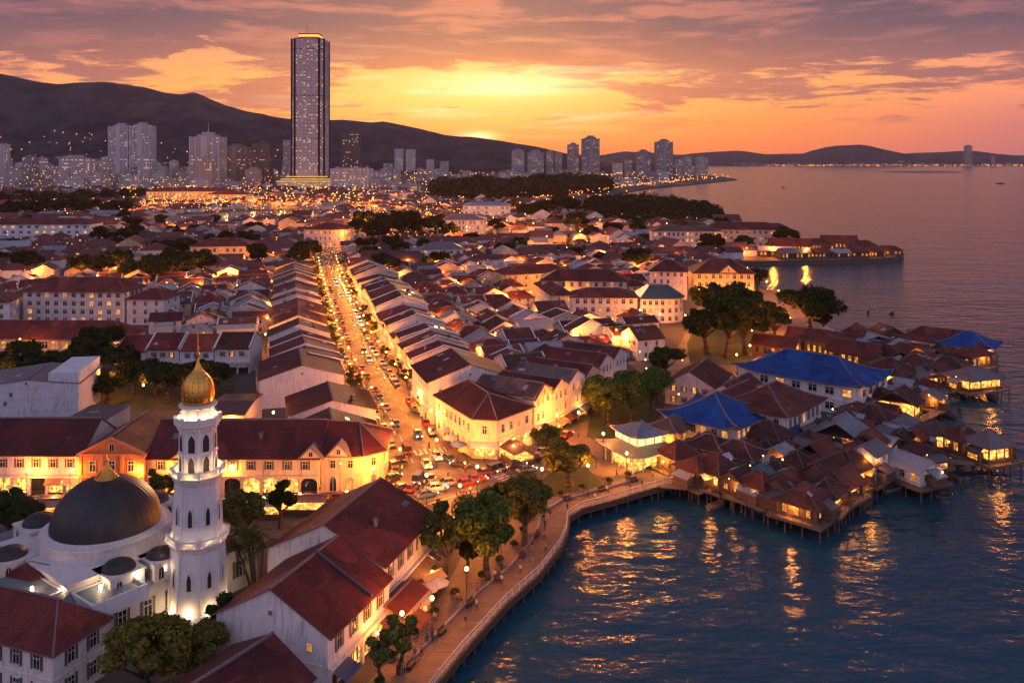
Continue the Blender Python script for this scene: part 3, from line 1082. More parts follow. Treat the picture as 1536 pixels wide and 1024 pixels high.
hill('hills', [(-400, 150), (-250, 128), (-120, 116), (0, 114), (45, 122), (100, 125), (150, 124), (185, 130), (215, 136), (250, 143), (275, 146), (292, 143), (310, 150), (335, 159), (380, 170), (430, 178), (465, 181),
               (495, 181), (520, 184), (550, 185), (575, 183), (600, 188), (640, 197), (665, 203), (690, 206), (715, 207), (745, 210), (780, 215), (815, 222), (850, 230), (880, 237), (900, 241)],
     5000, 3650, 6600, -5600, 800, 150, 46, 3.3)
hill('headland', [(1060, 244), (1100, 239), (1130, 238), (1165, 237), (1195, 233), (1215, 227), (1238, 221), (1262, 219), (1290, 218), (1305, 220), (1330, 225), (1360, 231), (1390, 236), (1430, 240), (1470, 243)],
     8300, 7700, 9300, 1700, 4900, 90, 24, 9.1)
hill('mountains', [(820, 236), (860, 231), (900, 233), (940, 226), (985, 229), (1020, 232), (1060, 228), (1110, 226), (1150, 231), (1200, 229), (1290, 232), (1400, 229), (1460, 226), (1520, 232), (1640, 236)],
     9400, 8900, 9880, 200, 6900, 110, 18, 5.7)
# opposite shore and the dark islet
sheet('far_shore', [[W(*p) for p in [(1075, 246.6), (1130, 248.2), (1230, 248.6), (1330, 249.0), (1420, 249.4), (1500, 249.6), (1900, 250.5), (1900, 245), (1400, 244), (1200, 244), (1075, 245)]]], -2.4, MT['ground'], 4.0)
sheet('islet', [[W(*p) for p in [(1312, 257.5), (1370, 259), (1440, 258.5), (1445, 257.2), (1400, 255.8), (1340, 256)]]], -2.2, MT['ground'], 4.0)
# ------------------------------------------------------------------ minaret
CRM = (.76, .73, .72)
MX, MY = W(297, 926)


def octa(r0, r1, z0, z1, b, m=0):
    b.lathe([(r0, z0), (r1, z1)], 8, 0, 0, m, R(22.5), cap=False)


def pointed_niche(w, h, depth=.25):
    """pointed-arch opening facing -y with a moulded surround"""
    b = MB()
    pts = [(-w / 2, 0), (w / 2, 0), (w / 2, h * .62), (w * .36, h * .80), (0, h), (-w * .36, h * .80), (-w / 2, h * .62)]
    b.extr(pts, -.03, .05, 1)
    for p, q in zip(pts, pts[1:] + pts[:1]):
        b.tube((p[0], -.06, p[1]), (q[0], -.06, q[1]), .10, .10, 4, 0)
    return b.data('niche', [MT['white'], MT['dark']])


def minaret():
    rt = root('minaret', 'white octagonal minaret with three floodlit balconies and golden onion dome', 'minaret', MX, MY, 0, 90)
    rt.scale = (.88, .88, 1)
    b = MB()
    octa(6.3, 5.6, -.2, 1.0, b)
    octa(5.6, 5.5, 1.0, 1.25, b)
    octa(5.0, 4.75, 1.25, 1.9, b)
    b.lathe([(5.5, 1.25), (5.0, 1.25)], 8, 0, 0, 0, R(22.5), cap=False)
    b.build('plinth', MT['stucco'], rt, col=(.66, .66, .68))
    b = MB()
    b.lathe([(4.75, 1.9), (4.45, 2.3), (4.0, 10.3), (4.15, 10.5), (4.5, 11.1)], 8, 0, 0, 0, R(22.5), cap=False)
    for i in range(8):
        a = R(22.5 + 45 * i)
        b.tube((4.5 * math.cos(a), 4.5 * math.sin(a), 2.2), (4.03 * math.cos(a), 4.03 * math.sin(a), 10.3), .16, .16, 4)
    b.build('shaft', MT['stucco'], rt, col=CRM)
    b = MB()
    b.lathe([(3.75, 11.2), (3.45, 19.4), (3.6, 19.7), (4.0, 20.4)], 8, 0, 0, 0, R(22.5), cap=False)
    for i in range(8):
        a = R(22.5 + 45 * i)
        b.tube((3.76 * math.cos(a), 3.76 * math.sin(a), 11.2), (3.46 * math.cos(a), 3.46 * math.sin(a), 19.4), .14, .14, 4)
    b.build('shaft', MT['stucco'], rt, col=CRM)
    b = MB()
    b.lathe([(3.05, 20.5), (2.85, 26.6), (3.0, 26.9), (3.35, 27.5)], 8, 0, 0, 0, R(22.5), cap=False)
    b.lathe([(2.95, 23.5), (3.1, 23.55), (3.1, 23.8), (2.93, 23.85)], 8, 0, 0, 0, R(22.5), cap=False)
    b.build('shaft', MT['stucco'], rt, col=CRM)
    b = MB()
    b.lathe([(2.5, 27.6), (2.45, 29.9), (2.95, 30.15), (2.95, 30.4), (2.4, 30.45)], 16, 0, 0, 0, 0)
    b.build('lantern_drum', MT['stucco'], rt, col=CRM)
    for r_, z, nm in ((4.75, 11.1, 0), (4.2, 20.4, 0), (3.55, 27.5, 0)):
        b = MB()
        b.lathe([(r_ - .55, z), (r_, z + .12), (r_, z + .35), (r_ - .15, z + .36)], 8, 0, 0, 0, R(22.5), cap=True)
        b.lathe([(r_ - .08, z + .36), (r_ - .08, z + 1.0)], 8, 0, 0, 0, R(22.5), cap=False)
        b.lathe([(r_ - .26, z + 1.0), (r_ - .26, z + .36)], 8, 0, 0, 0, R(22.5), cap=False)
        b.lathe([(r_ - .30, z + 1.0), (r_, z + 1.0), (r_, z + 1.18), (r_ - .30, z + 1.18), (r_ - .30, z + 1.0)], 8, 0, 0, 0, R(22.5), cap=False)
        for i in range(8):
            a = R(22.5 + 45 * i)
            b.box((r_ - .15) * math.cos(a) - .2, (r_ - .15) * math.cos(a) + .2, (r_ - .15) * math.sin(a) - .2, (r_ - .15) * math.sin(a) + .2, z + .36, z + 1.45, 0)
            for t in range(1, 6):
                a2 = R(22.5 + 45 * i + 45 * t / 6)
                rr = r_ * math.cos(R(22.5)) / math.cos(R(45 * t / 6 - 22.5))
                b.box((rr - .3) * math.cos(a2) - .12, (rr - .3) * math.cos(a2) + .12, (rr - .3) * math.sin(a2) - .12, (rr - .3) * math.sin(a2) + .12, z - .32, z + .02, 0)
        bal = b.build('balcony', MT['stucco'], rt, col=(.74, .70, .66))
        for i in range(8):
            a = R(45 * i)
            q = MB()
            rr = r_ * .90 - .55
            q.box(rr * math.cos(a) - .16, rr * math.cos(a) + .16, rr * math.sin(a) - .16, rr * math.sin(a) + .16, z + .38, z + .52, 0)
            q.build('floodlight', MT['white_bulb'], bal)
    nA, nB, nC = pointed_niche(1.25, 2.7), pointed_niche(1.2, 2.5), pointed_niche(.85, 2.8)
    for i in range(8):
        a = 45 * i
        for me, z, r_ in ((nA, 24.0, 2.92), (nB, 20.95 + .25, 3.04), (nC, 5.2, 4.22), (nC, 13.9, 3.66)):
            ap = r_ * math.cos(R(22.5)) + .02
            if me is nC and i % 2 == 1 and z > 10:
                pass
            ob('niche', me, rt, (ap * math.cos(R(a)), ap * math.sin(R(a)), z), R(a + 90))
    b = MB()
    prof = [(2.2, 30.4), (2.38, 30.8), (2.50, 31.5), (2.50, 32.2), (2.36, 33.0), (2.05, 33.7), (1.55, 34.3), (1.02, 34.75), (.7, 35.1), (.45, 35.6), (.2, 36.3), (.14, 36.8)]
    b.lathe(prof, 32, 0, 0, 0, 0)
    for i in range(16):
        a = R(22.5 * i)
        for (r0, z0), (r1, z1) in zip(prof[:9], prof[1:9]):
            b.tube((r0 * math.cos(a), r0 * math.sin(a), z0), (r1 * math.cos(a), r1 * math.sin(a), z1), .06, .06, 4)
    dome = b.build('onion_dome', MT['gold'], rt, smooth=True)
    b = MB()
    b.lathe([(.14, 36.7), (.36, 37.2), (.14, 37.7), (.26, 38.1), (.10, 38.5), (.06, 40.2), (.0, 40.4)], 10)
    b.build('finial', MT['gold'], dome, smooth=True)
    # floodlights: rings of lamps on each balcony and at the foot
    for z, r_, p, nl in ((12.1, 4.25, 420, 8), (21.35, 3.72, 620, 8), (28.6, 3.0, 60, 8), (2.6, 4.85, 26, 8)):
        for i in range(nl):
            a = R(45 * i)
            if math.sin(a) > .8:
                continue
            glow_light((r_ * math.cos(a), r_ * math.sin(a), z), p, (1.0, .60, .24), rt, .12, 'floodlight_beam')
    for i in range(8):
        a = R(45 * i)
        q = MB()
        q.box(4.75 * math.cos(a) - .16, 4.75 * math.cos(a) + .16, 4.75 * math.sin(a) - .16, 4.75 * math.sin(a) + .16, 1.95, 2.2)
        q.build('floodlight', MT['white_bulb'], rt)


minaret()

# ------------------------------------------------------------------ domed prayer hall
DX, DY = -59.9, 128.0


def mosque():
    rt = root('mosque', 'white mosque with one great dark ribbed dome among small corner domes', 'mosque', DX, DY, 0, 142)   # local +x is e1 (52 deg), +y is e2
    b = MB()
    b.box(-15, 17, -13, 20, 0, 6.4)
    b.box(-15.3, 17.3, -13.3, 20.3, 6.0, 6.4)
    b.build('wall', MT['stucco'], rt, col=(.62, .59, .57))
    b = MB()
    # low slate skirt around the terrace
    o, i_, z0, z1 = (-15.6, 17.6, -13.6, 20.6), (-10.6, 11, -10.4, 11), 6.42, 8.0
    P = [(o[0], o[2]), (o[1], o[2]), (o[1], o[3]), (o[0], o[3])]
    Q = [(i_[0], i_[2]), (i_[1], i_[2]), (i_[1], i_[3]), (i_[0], i_[3])]
    for k_ in range(4):
        a, c = k_, (k_ + 1) % 4
        b.face([(*P[a], z0), (*P[c], z0), (*Q[c], z1), (*Q[a], z1)])
    b.build('terrace_roof', MT['metal_roof'], rt, col=(.15, .165, .19))
    b = MB()
    b.box(-10.2, 10.6, -10.0, 10.6, 6.5, 9.0)
    b.box(-10.5, 10.9, -10.3, 10.9, 8.75, 9.05)
    b.lathe([(8.9, 9.0), (8.6, 10.6), (8.9, 10.75), (8.9, 11.05), (8.4, 11.1), (7.6, 11.35)], 48)
    b.build('drum', MT['stucco'], rt, col=(.64, .60, .58))
    # flat terraces on the near side, with parapets
    for x0, x1, y0, y1, z in ((-10, -2.5, -16, -10.2, 7.6), (-16.5, -10.3, -9, 3, 7.6)):
        b = MB()
        b.box(x0, x1, y0, y1, 6.0, z)
        for q in ((x0, x1, y0, y0 + .3), (x0, x1, y1 - .3, y1), (x0, x0 + .3, y0 + .31, y1 - .31), (x1 - .3, x1, y0 + .31, y1 - .31)):
            b.box(*q, z, z + .5)
        t_ = b.build('terrace', MT['stucco'], rt, col=(.68, .68, .70))
        b = MB()
        b.box(x0 + .32, x1 - .32, y0 + .32, y1 - .32, z, z + .05)
        b.build('terrace_floor', MT['metal_roof'], t_, col=(.15, .20, .22))
    b = MB()
    prof = [(7.6 * math.cos(R(a)), 11.25 + 6.9 * math.sin(R(a))) for a in range(0, 90, 6)] + [(.25, 18.15)]
    b.lathe(prof, 72)
    dome = b.build('dome', MT['lead'], rt, smooth=True)
    b = MB()
    b.lathe([(1.75, 17.6), (1.8, 17.85), (1.65, 18.0), (1.2, 18.4), (.7, 19.1), (.3, 19.8), (.18, 20.3), (.3, 20.55), (.1, 20.8), (.05, 21.6)], 20)
    for i in range(16):
        a = R(22.5 * i)
        b.tube((1.66 * math.cos(a), 1.66 * math.sin(a), 18.0), (.7 * math.cos(a), .7 * math.sin(a), 19.12), .07, .05, 4)
    b.build('finial', MT['gold'], dome)
    for ang_, rad, s, z in ((-109 - 0, 11.2, .8, 7.3), (-80, 11.6, .72, 7.3), (158, 12.3, .8, 7.6), (110, 12.5, .9, 8), (30, 12.5, .9, 8), (-40, 12.5, .9, 8)):
        x, y = rad * math.cos(R(ang_)), rad * math.sin(R(ang_))
        b = MB()
        b.box(x - 3.0 * s, x + 3.0 * s, y - 3.0 * s, y + 3.0 * s, 6.3, z + 1.7)
        b.box(x - 3.2 * s, x + 3.2 * s, y - 3.2 * s, y + 3.2 * s, z + 1.5, z + 1.75)
        p_ = b.build('pavilion', MT['stucco'], rt, col=(.66, .61, .57))
        b = MB()
        b.lathe([(2.75 * s * math.cos(R(a)), 1.55 * s * math.sin(R(a))) for a in range(0, 90, 10)] + [(.1, 1.55 * s)], 28)
        ob('small_dome', b.data('small_dome', [MT['lead']], True), p_, (x, y, z + 1.75))
        for sd in ('-y', '-x', '+x'):
            sx, sy, rz = SIDE[sd]
            for t in (-1.2, 1.2):
                xx, yy = (x + sx * (3.0 * s + .01), y + t) if sx else (x + t, y + sy * (3.0 * s + .01))
                ob('window', WM[('arch', False)], p_, (xx, yy, z + .35), rz, (1.0, 1, 1.8))
    put_windows(rt, 32, 33, [3.2], ('-y', '-x'), 3.4, (1.3, 2.6), 'shutter', .2, 1, 3.5, 1.5)
    for ang_ in (-140, -158, -100, -84, -120):
        x, y = 13.6 * math.cos(R(ang_)), 13.6 * math.sin(R(ang_))
        glow_light((x, y, 8.6), 24, (1.0, .62, .26), rt, .12, 'uplight')
        q = MB()
        q.box(x - .15, x + .15, y - .15, y + .15, 7.7, 8.3)
        q.build('uplight_lamp', MT['white_bulb'], rt)


mosque()

# ------------------------------------------------------------------ houses at the foot of the picture
# red hipped house at the lower-left corner
c0 = Vector((-54.0, 102.0))
e1, e2 = Vector((math.cos(R(70)), math.sin(R(70)))), Vector((-math.sin(R(70)), math.cos(R(70))))
c = c0 + e1 * 4.2 + e2 * 14
h0 = house('villa', 'white two-storey house under a red hipped roof below the mosque', 'house', c.x, c.y, 160, 8.4, 28, 7.0, 3.4, (.74, .68, .62), (0.155, 0.040, 0.034), 'hip', 2, None, ('+y', '-x', '+x', '-y'), lit=.0, clut=.3, wsize=(1.15, 2.0), spacing=3.1)
c = c0 + e1 * 13 + e2 * 17
house('annexe', 'low white annexe with red hipped roof between villa and mosque terrace', 'house', c.x, c.y, 160, 9, 12, 6.2, 2.6, (.70, .66, .62), (0.148, 0.036, 0.033), 'hip', 2, None, ('-y', '-x'), lit=.1, clut=0)
# promenade warehouses
def warehouse(label, x, y, ang, w, l, eave, rise, roofc, wallc, side='+x', **kw):
    return house('warehouse', label, 'warehouse', x, y, ang, w, l, eave, rise, wallc, roofc, 'gable', 2, None, (side,), coping=0, clut=1.2, spacing=3.1, wsize=(1.2, 2.1), **kw)


w1 = warehouse('dark-roofed white warehouse, lowest of the three along the promenade', -32.0, 95.5, 60, 12.5, 15, 6.0, 3.0, (0.097, 0.030, 0.029), (.72, .66, .62))
w2 = warehouse('red-roofed white warehouse with tall bare gable, middle one by the promenade', -27.2, 114.6, 70.5, 16.2, 15.8, 7.4, 4.4, (0.155, 0.037, 0.031), (.76, .71, .68), gwin=True)
w3 = warehouse('largest red-roofed warehouse by the promenade, next to the crossing', -24.2, 133.0, 73, 18.5, 18.6, 8.0, 4.6, (0.162, 0.041, 0.035), (.74, .68, .64))
for w_, ww, ll in ((w1, 12.5, 15), (w2, 16.2, 15.8), (w3, 18.5, 18.6)):
    shopfront(w_, ww, ll, '+x', 3.1, .65, True, True, (.72, .66, .62))
# lead flashing that divides the middle warehouse's roof
b = MB()
b.extr([(0, 11.95), (0, 12.3), (8.5, 7.75), (8.5, 7.4)][::-1], 2.2, 2.55, 0)
b.build('flashing', MT['metal'], w2)
# small tin-roofed shed between the warehouses
house('shed', 'small brown-roofed shed with lit stalls between two promenade warehouses', 'shed', -15.8, 121.6, 70, 5, 8, 3.0, 1.2, (.45, .3, .22), (0.115, 0.036, 0.031), 'gable', 1, '+x', (), False, 0, lit=.5, clut=0)

# ------------------------------------------------------------------ arcaded row facing the mosque
AR = 168.0


def arcade_block(name, label, x0, x1, wall, roof, eave=7.4, rise=5.0, dep=15, shoplit=.8, arch=True, **kw):
    return house(name, label, 'shophouse row', (x0 + x1) / 2, AR + dep / 2, 0, dep, x1 - x0, eave, rise, wall, roof, 'gable', 2, '+x', ('+x',), False, 0, .12, None, 1.3, 'shutter', 'roof_tile', 3.2, 0, (1.15, 1.7), arch, shoplit, awn=not arch, **kw)


arcade_block('shophouse_row', 'long maroon-roofed white shophouse row with neon-lit shops behind the mosque dome', -124, -83.2, (.66, .60, .58), (0.108, 0.028, 0.029), 7.8, 4.6, 15, .85, False)
arcade_block('shophouse_row', 'golden-lit arcaded range with red roof behind the minaret, between two pedimented fronts', -70.8, -37.4, (.72, .56, .38), (0.122, 0.030, 0.030), 7.2, 4.9, 15, .9, True)
# orange pedimented hall: gable to the front
ph = house('pedimented_hall', 'orange gabled hall with classical pediment in the arcaded row', 'hall', -77.0, AR + 7.0, 90, 12.2, 16.4, 8.2, 3.4, (.60, .21, .07), (0.144, 0.050, 0.041), 'gable', 2, None, (), False, 0, clut=0)
for z, xs, k_, s in ((5.9, (-3.7, 0, 3.7), 'plain', (1.3, 2.2)), (1.9, (-3.9, -1.3, 1.3, 3.9), 'arch', (1.6, 2.9))):
    for x in xs:
        ob('window', WM[(k_, z < 3 and abs(x) > 2)], ph, (x, -8.22, z), 0, (s[0], 1, s[1]))
ob('window', WM[('arch', False)], ph, (0, -8.22, 9.6), 0, (1.2, 1, 1.5))
b = MB()
for z in (3.9, 8.15):
    b.box(-6.3, 6.3, -8.5, -8.2, z - .16, z + .16)
for t in (-1, 1):
    pl = [(0, 11.1), (0, 11.65), (t * 6.7, 8.35), (t * 6.7, 7.85)]
    b.extr(pl if t < 0 else pl[::-1], -8.65, -8.2)
for x in (-6.0, -2.0, 2.0, 6.0):
    b.box(x - .28, x + .28, -8.42, -8.2, .1, 7.98)
b.build('pediment', MT['plaster'], ph, col=(.64, .26, .10))
# corner block with rounded end at the crossing
cb = root('corner_shophouse', 'orange-lit corner shophouse with chamfered end and small gablets beside the crossing', 'shophouse', -31.5, AR + 1.0, 0, 90)
poly = [(-5.8, 0), (2.4, 0), (6.0, 3.2), (5.2, 16), (-5.8, 16)]
b = MB()
b.prism(poly, 0, 7.2)
b.prism([(x * 1.03, y * 1.02 - .15) for x, y in poly], 3.6, 3.85)
b.build('wall', MT['plaster'], cb, col=(.68, .50, .34))
b = MB()
ev = [(-5.8, -.7, 7.0), (2.7, -.7, 7.0), (6.8, 3.0, 7.0), (6.0, 16.5, 7.0), (-5.8, 16.5, 7.0)]
r0, r1 = (-5.8, 7.6, 11.6), (.4, 7.8, 11.2)
for q in ([ev[0], ev[1], r1, r0], [ev[1], ev[2], r1], [ev[2], ev[3], r1], [ev[3], ev[4], r0, r1]):
    b.face([(x, y, z + .2) for x, y, z in q])
    b.face(q[::-1])
for p, q in zip(ev, ev[1:]):
    b.face([p, q, (q[0], q[1], q[2] + .2), (p[0], p[1], p[2] + .2)], 1)
for p in ev[1:4]:
    b.tube((p[0], p[1], p[2] + .2), (r1[0], r1[1], r1[2] + .2), .14, .14, 5, 1)
b.tube((r0[0], r0[1], r0[2] + .2), (r1[0], r1[1], r1[2] + .2), .15, .15, 5, 1)
b.build('roof', [MT['roof_tile'], MT['mortar']], cb, col=(0.115, 0.030, 0.029))


def face_windows(rt, p, q, zs, sp, size, kind, lit, margin=.7):
    """windows along one wall p-q of a polygonal building, outside on the right of p -> q"""
    p, q = Vector(p), Vector(q)
    d_ = (q - p)
    L_ = d_.length
    nn = max(1, int((L_ - 2 * margin) / sp))
    a = math.atan2(d_.y, d_.x)
    nrm = Vector((d_.y, -d_.x)) / L_
    for z in zs:
        for i in range(nn):
            c_ = p + d_ * ((margin + (L_ - 2 * margin) * (i + .5) / nn) / L_) + nrm * .02
            ob('window', WM[(kind, rnd.random() < lit)], rt, (c_.x, c_.y, z), a, (size[0], 1, size[1]))


for p, q in zip(poly, poly[1:4]):
    face_windows(cb, p, q, [5.5], 2.4, (1.1, 1.6), 'plain', .1)
    face_windows(cb, p, q, [1.8], 2.7, (1.7, 3.0), 'arch', .8)
for lx, lab_ in ((-52.0, 0), (-38.2, 1)):
    pass


def gablet(rt, x, y, z, w, h, col, ang=0):
    b = MB()
    pl = [(-w / 2, 0), (w / 2, 0), (0, h)]
    b.extr(pl, -.3, 2.4, 0)
    for t in (-1, 1):
        q = [(0, h + .02), (0, h + .3), (t * (w / 2 + .4), -.1), (t * (w / 2 + .4), -.38)]
        b.extr(q if t < 0 else q[::-1], -.55, 2.8, 1)
    o = ob('gablet', b.data('gablet', [MT['plaster'], MT['mortar']]), rt, (x, y, z), R(ang), None, col)
    ob('window', WM[('arch', False)], o, (0, -.32, h * .4), 0, (.9, 1, h * .5))
    return o


gablet(cb, -2.2, -.3, 7.2, 4.6, 2.3, (.72, .52, .34))
rngs = [o for o in COL.objects if o.get('category') == 'shophouse row' and 'golden' in o['label']][0]
for yy in (-9.3, 15.2):
    gablet(rngs, 7.75, yy, 7.2, 4.2, 1.9, (.74, .56, .36), 90)

# ------------------------------------------------------------------ corner building right of the crossing
cr = root('corner_building', 'cream corner building with golden chamfered shop under dark hipped roof at crossing', 'corner building', 0, 0, 0, 90)
A, B_, C_, D_, E_ = (-18.1, 206.4), (-8.6, 188.4), (-3.3, 187.6), (4.6, 197.4), (-4.5, 208.5)
cpoly = [A, B_, C_, D_, E_]
b = MB()
b.prism(cpoly, 0, 8.5)
cen = Vector((-6.0, 197.5))
for z0, z1, s in ((4.05, 4.4, 1.025), (8.1, 8.5, 1.03), (0, .6, 1.012)):
    b.prism([((x - cen.x) * s + cen.x, (y - cen.y) * s + cen.y) for x, y in cpoly], z0, z1 - .002)
b.build('wall', MT['plaster'], cr, col=(.74, .62, .46))
b = MB()
ov = [((x - cen.x) * 1.075 + cen.x, (y - cen.y) * 1.075 + cen.y, 8.4) for x, y in cpoly]
r1, r2 = (-5.3, 194.8, 12.2), (-10.4, 205.0, 12.6)
for q in ([ov[0], ov[1], r1, r2], [ov[1], ov[2], r1], [ov[2], ov[3], r1], [ov[3], ov[4], r2, r1], [ov[4], ov[0], r2]):
    b.face([(x, y, z + .22) for x, y, z in q])
    b.face(q[::-1])
for p, q in zip(ov, ov[1:] + ov[:1]):
    b.face([p, q, (q[0], q[1], q[2] + .22), (p[0], p[1], p[2] + .22)], 1)
for p, r_ in ((ov[0], r2), (ov[1], r1), (ov[2], r1), (ov[3], r1), (ov[4], r2), (r1, r2)):
    b.tube((p[0], p[1], p[2] + .22), (r_[0], r_[1], r_[2] + .22), .15, .15, 5, 1)
b.build('roof', [MT['roof_tile'], MT['mortar']], cr, col=(0.083, 0.030, 0.029))
for p, q in zip(cpoly, cpoly[1:4]):
    face_windows(cr, p, q, [6.2], 2.3, (1.1, 1.9), 'plain', .05)
face_windows(cr, A, B_, [2.4], 2.6, (1.2, 2.2), 'arch', .25)


def bay(rt, p, q, z0, z1, lit=True, frame=True):
    p, q = Vector(p), Vector(q)
    d_ = q - p
    a = math.atan2(d_.y, d_.x)
    L_ = d_.length
    b = MB()
    b.box(.35, L_ - .35, -.10, .05, z0, z1, 0)
    if frame:
        nb = max(1, int(L_ / 1.8))
        for i in range(nb + 1):
            x = .35 + (L_ - .7) * i / nb
            b.box(x - .09, x + .09, -.16, .0, z0, z1, 1)
        b.box(.3, L_ - .3, -.2, 0, z1, z1 + .2, 1)
    return ob('shop_window', b.data('shop_window', [MT['shop_glow'] if lit else MT['glass'], MT['trim']]), rt, (p.x, p.y, 0), a)


bay(cr, B_, C_, .3, 3.4)
for t0, t1 in ((.03, .34), (.36, .66), (.68, .98)):
    P_, Q_ = Vector(C_).lerp(Vector(D_), t0), Vector(C_).lerp(Vector(D_), t1)
    bay(cr, P_, Q_, .3, 3.3)
b = MB()
b.mesh([(-8.9, 188.1, 3.7), (-3.0, 187.3, 3.7), (-2.8, 185.4, 3.0), (-9.1, 186.3, 3.0), (-2.8, 185.4, 2.75), (-9.1, 186.3, 2.75)], [(0, 3, 2, 1), (3, 5, 4, 2)])
b.build('awning', MT['canvas'], cr, col=(.55, .45, .40))
for x, y, p in ((-6.3, 184.6, 130), (1.8, 189.2, 120), (-14.5, 195.2, 50)):
    glow_light((x, y, 4.2), p, (1.0, .33, .045), cr, .2, 'shop_light')

# street house behind the corner building: the big pale gable
house('shophouse', 'long red-roofed shophouse with broad pale gable right behind the corner building', 'shophouse', -13.4, 224.0, 108.5, 21, 19, 10.3, 3.6, (.74, .66, .62), (0.133, 0.036, 0.031), 'gable', 3, '-x', ('-x',), True, 0, .12, 'shophouses lining the main street', 1.3, 'arch', awn=True)

# row of tall fronts along the waterfront street, gables to the street
wf = [('grey-brown-roofed', (.165, .115, .10), (.72, .60, .46), 'cream front with lit pediment next to the corner building'), ('red-roofed', (0.130, 0.034, 0.031), (.68, .55, .42), 'narrow yellow-lit front'),
      ('grey-roofed', (.16, .15, .16), (.74, .73, .74), 'white balconied front'), ('maroon-roofed', (0.122, 0.033, 0.031), (.62, .46, .36), 'pink front with yellow attic'),
      ('rust-roofed', (0.144, 0.041, 0.034), (.70, .56, .50), 'pale pink front'), ('brown-roofed', (0.101, 0.040, 0.034), (.62, .58, .56), 'grey front')]
ds = Vector((28.0, 47.0)).normalized()
nr = Vector((ds.y, -ds.x))
for i, (rn, rc, wc, tx) in enumerate(wf):
    c_ = Vector((5.0, 197.6)) + ds * (4.6 + 8.9 * i) - nr * 8.4
    t_ = house('shophouse', f'{rn} gable-fronted shophouse, {tx}, {ordn(i + 1)} along waterfront', 'shophouse', c_.x, c_.y, math.degrees(math.atan2(-nr.y, -nr.x)), 8.6, 16.5, rnd.uniform(9.4, 10.8), 2.0, wc, rc, 'gable', 3, '-y', ('-y',), False, .0, .18,
               'gable-fronted shophouses along the waterfront street', .8, 'plain', spacing=2.2, wsize=(1.0, 1.9), shoplit=.7)
    glow_light((0, -9.6, 3.6), 60 if i % 2 else 110, (1.0, .33, .045), t_, .2, 'shop_light')
    if i == 0:
        gablet(t_, 0, -8.3, 10.1, 8.2, 2.4, (.74, .50, .26))

# pale block and flat roofs behind the arcaded row
fb = house('flat_block', 'pale windowless block with grey shed roof behind the shophouse row', 'building', -121.0, 222, 100, 24, 18, 9.2, 1.4, (.62, .64, .68), (.16, .15, .16), 'gable', 3, None, (), True, 0, .0, None, 1.0, rm='metal_roof')
b = MB()
b.box(5, 12.01, -9.02, 9, 9.2, 12.0)
b.build('stair_tower', MT['plaster'], fb, col=(.60, .64, .70))
for i, (x, y, w_, l_, h_, col, lb) in enumerate([(-96, 196, 26, 9, 5.5, (.07, .065, .07), 'low dark flat-roofed store behind the pedimented hall'), (-66, 194, 15, 8, 5.0, (.10, .10, .115), 'low grey flat-roofed store behind the minaret'),
                                             (-66, 206, 17, 9, 6.6, (.085, .045, .042), 'windowless dark store beside the first gabled street house')]):
    house('store', lb, 'building', x, y, 3, w_, l_, h_, .7, (.45, .44, .45), col, 'gable', 2, None, ('-y',), False, 0, .2, None, 2.0, rm='metal_roof')
# ------------------------------------------------------------------ larger named buildings of the old town
BLOCKED = []           # circles (x, y, r) where no ordinary house stands


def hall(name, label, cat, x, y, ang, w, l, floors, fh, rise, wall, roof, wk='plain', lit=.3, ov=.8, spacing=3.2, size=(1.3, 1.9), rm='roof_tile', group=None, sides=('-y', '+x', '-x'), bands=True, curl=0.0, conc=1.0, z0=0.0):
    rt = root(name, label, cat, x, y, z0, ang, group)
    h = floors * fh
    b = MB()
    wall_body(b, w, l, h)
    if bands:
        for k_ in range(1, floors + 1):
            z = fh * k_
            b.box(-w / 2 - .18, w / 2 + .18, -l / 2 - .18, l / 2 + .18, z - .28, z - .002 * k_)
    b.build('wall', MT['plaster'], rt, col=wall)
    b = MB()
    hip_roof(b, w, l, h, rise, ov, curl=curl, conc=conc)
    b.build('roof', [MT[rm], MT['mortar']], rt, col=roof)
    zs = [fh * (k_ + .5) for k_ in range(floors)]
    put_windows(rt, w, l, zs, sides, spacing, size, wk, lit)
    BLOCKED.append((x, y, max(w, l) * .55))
    return rt


# grey hotel on the left, its wings
hall('grey_hotel', 'grey four-storey hotel with long red hipped roof and rows of dark windows', 'hotel', -172, 349, 177, 16, 41, 4, 3.25, 4.2, (.60, .58, .58), (0.166, 0.050, 0.041), lit=.22, spacing=3.6, size=(1.9, 1.9), ov=1.0, sides=('-x', '+x', '-y'))
BLOCKED.append((-190, 349, 12)); BLOCKED.append((-155, 349, 12))
hall('hotel_wing', 'grey three-storey wing with flat front on the town side of grey hotel', 'hotel wing', -143, 346, 177, 14, 15, 3, 3.4, 3, (.62, .60, .60), (0.137, 0.040, 0.034), lit=.05, spacing=4.4, sides=('-x', '-y'))
hall('hotel_wing', 'white three-storey hotel wing cut by the photo edge beside grey hotel', 'hotel wing', -204, 338, 105, 20, 22, 3, 3.5, 2.4, (.66, .68, .72), (0.122, 0.036, 0.034), lit=.12, spacing=3.6, size=(1.6, 1.8))
hall('long_market', 'long low red-roofed market with lit stalls under the grey hotel', 'market', -166, 300, 178, 15, 72, 1, 4.6, 4.4, (.62, .38, .22), (0.137, 0.036, 0.031), lit=.8, spacing=3.4, size=(2.3, 2.6), sides=('-x',))
for k_ in range(-3, 4):
    BLOCKED.append((-166 + k_ * 10, 300, 12))
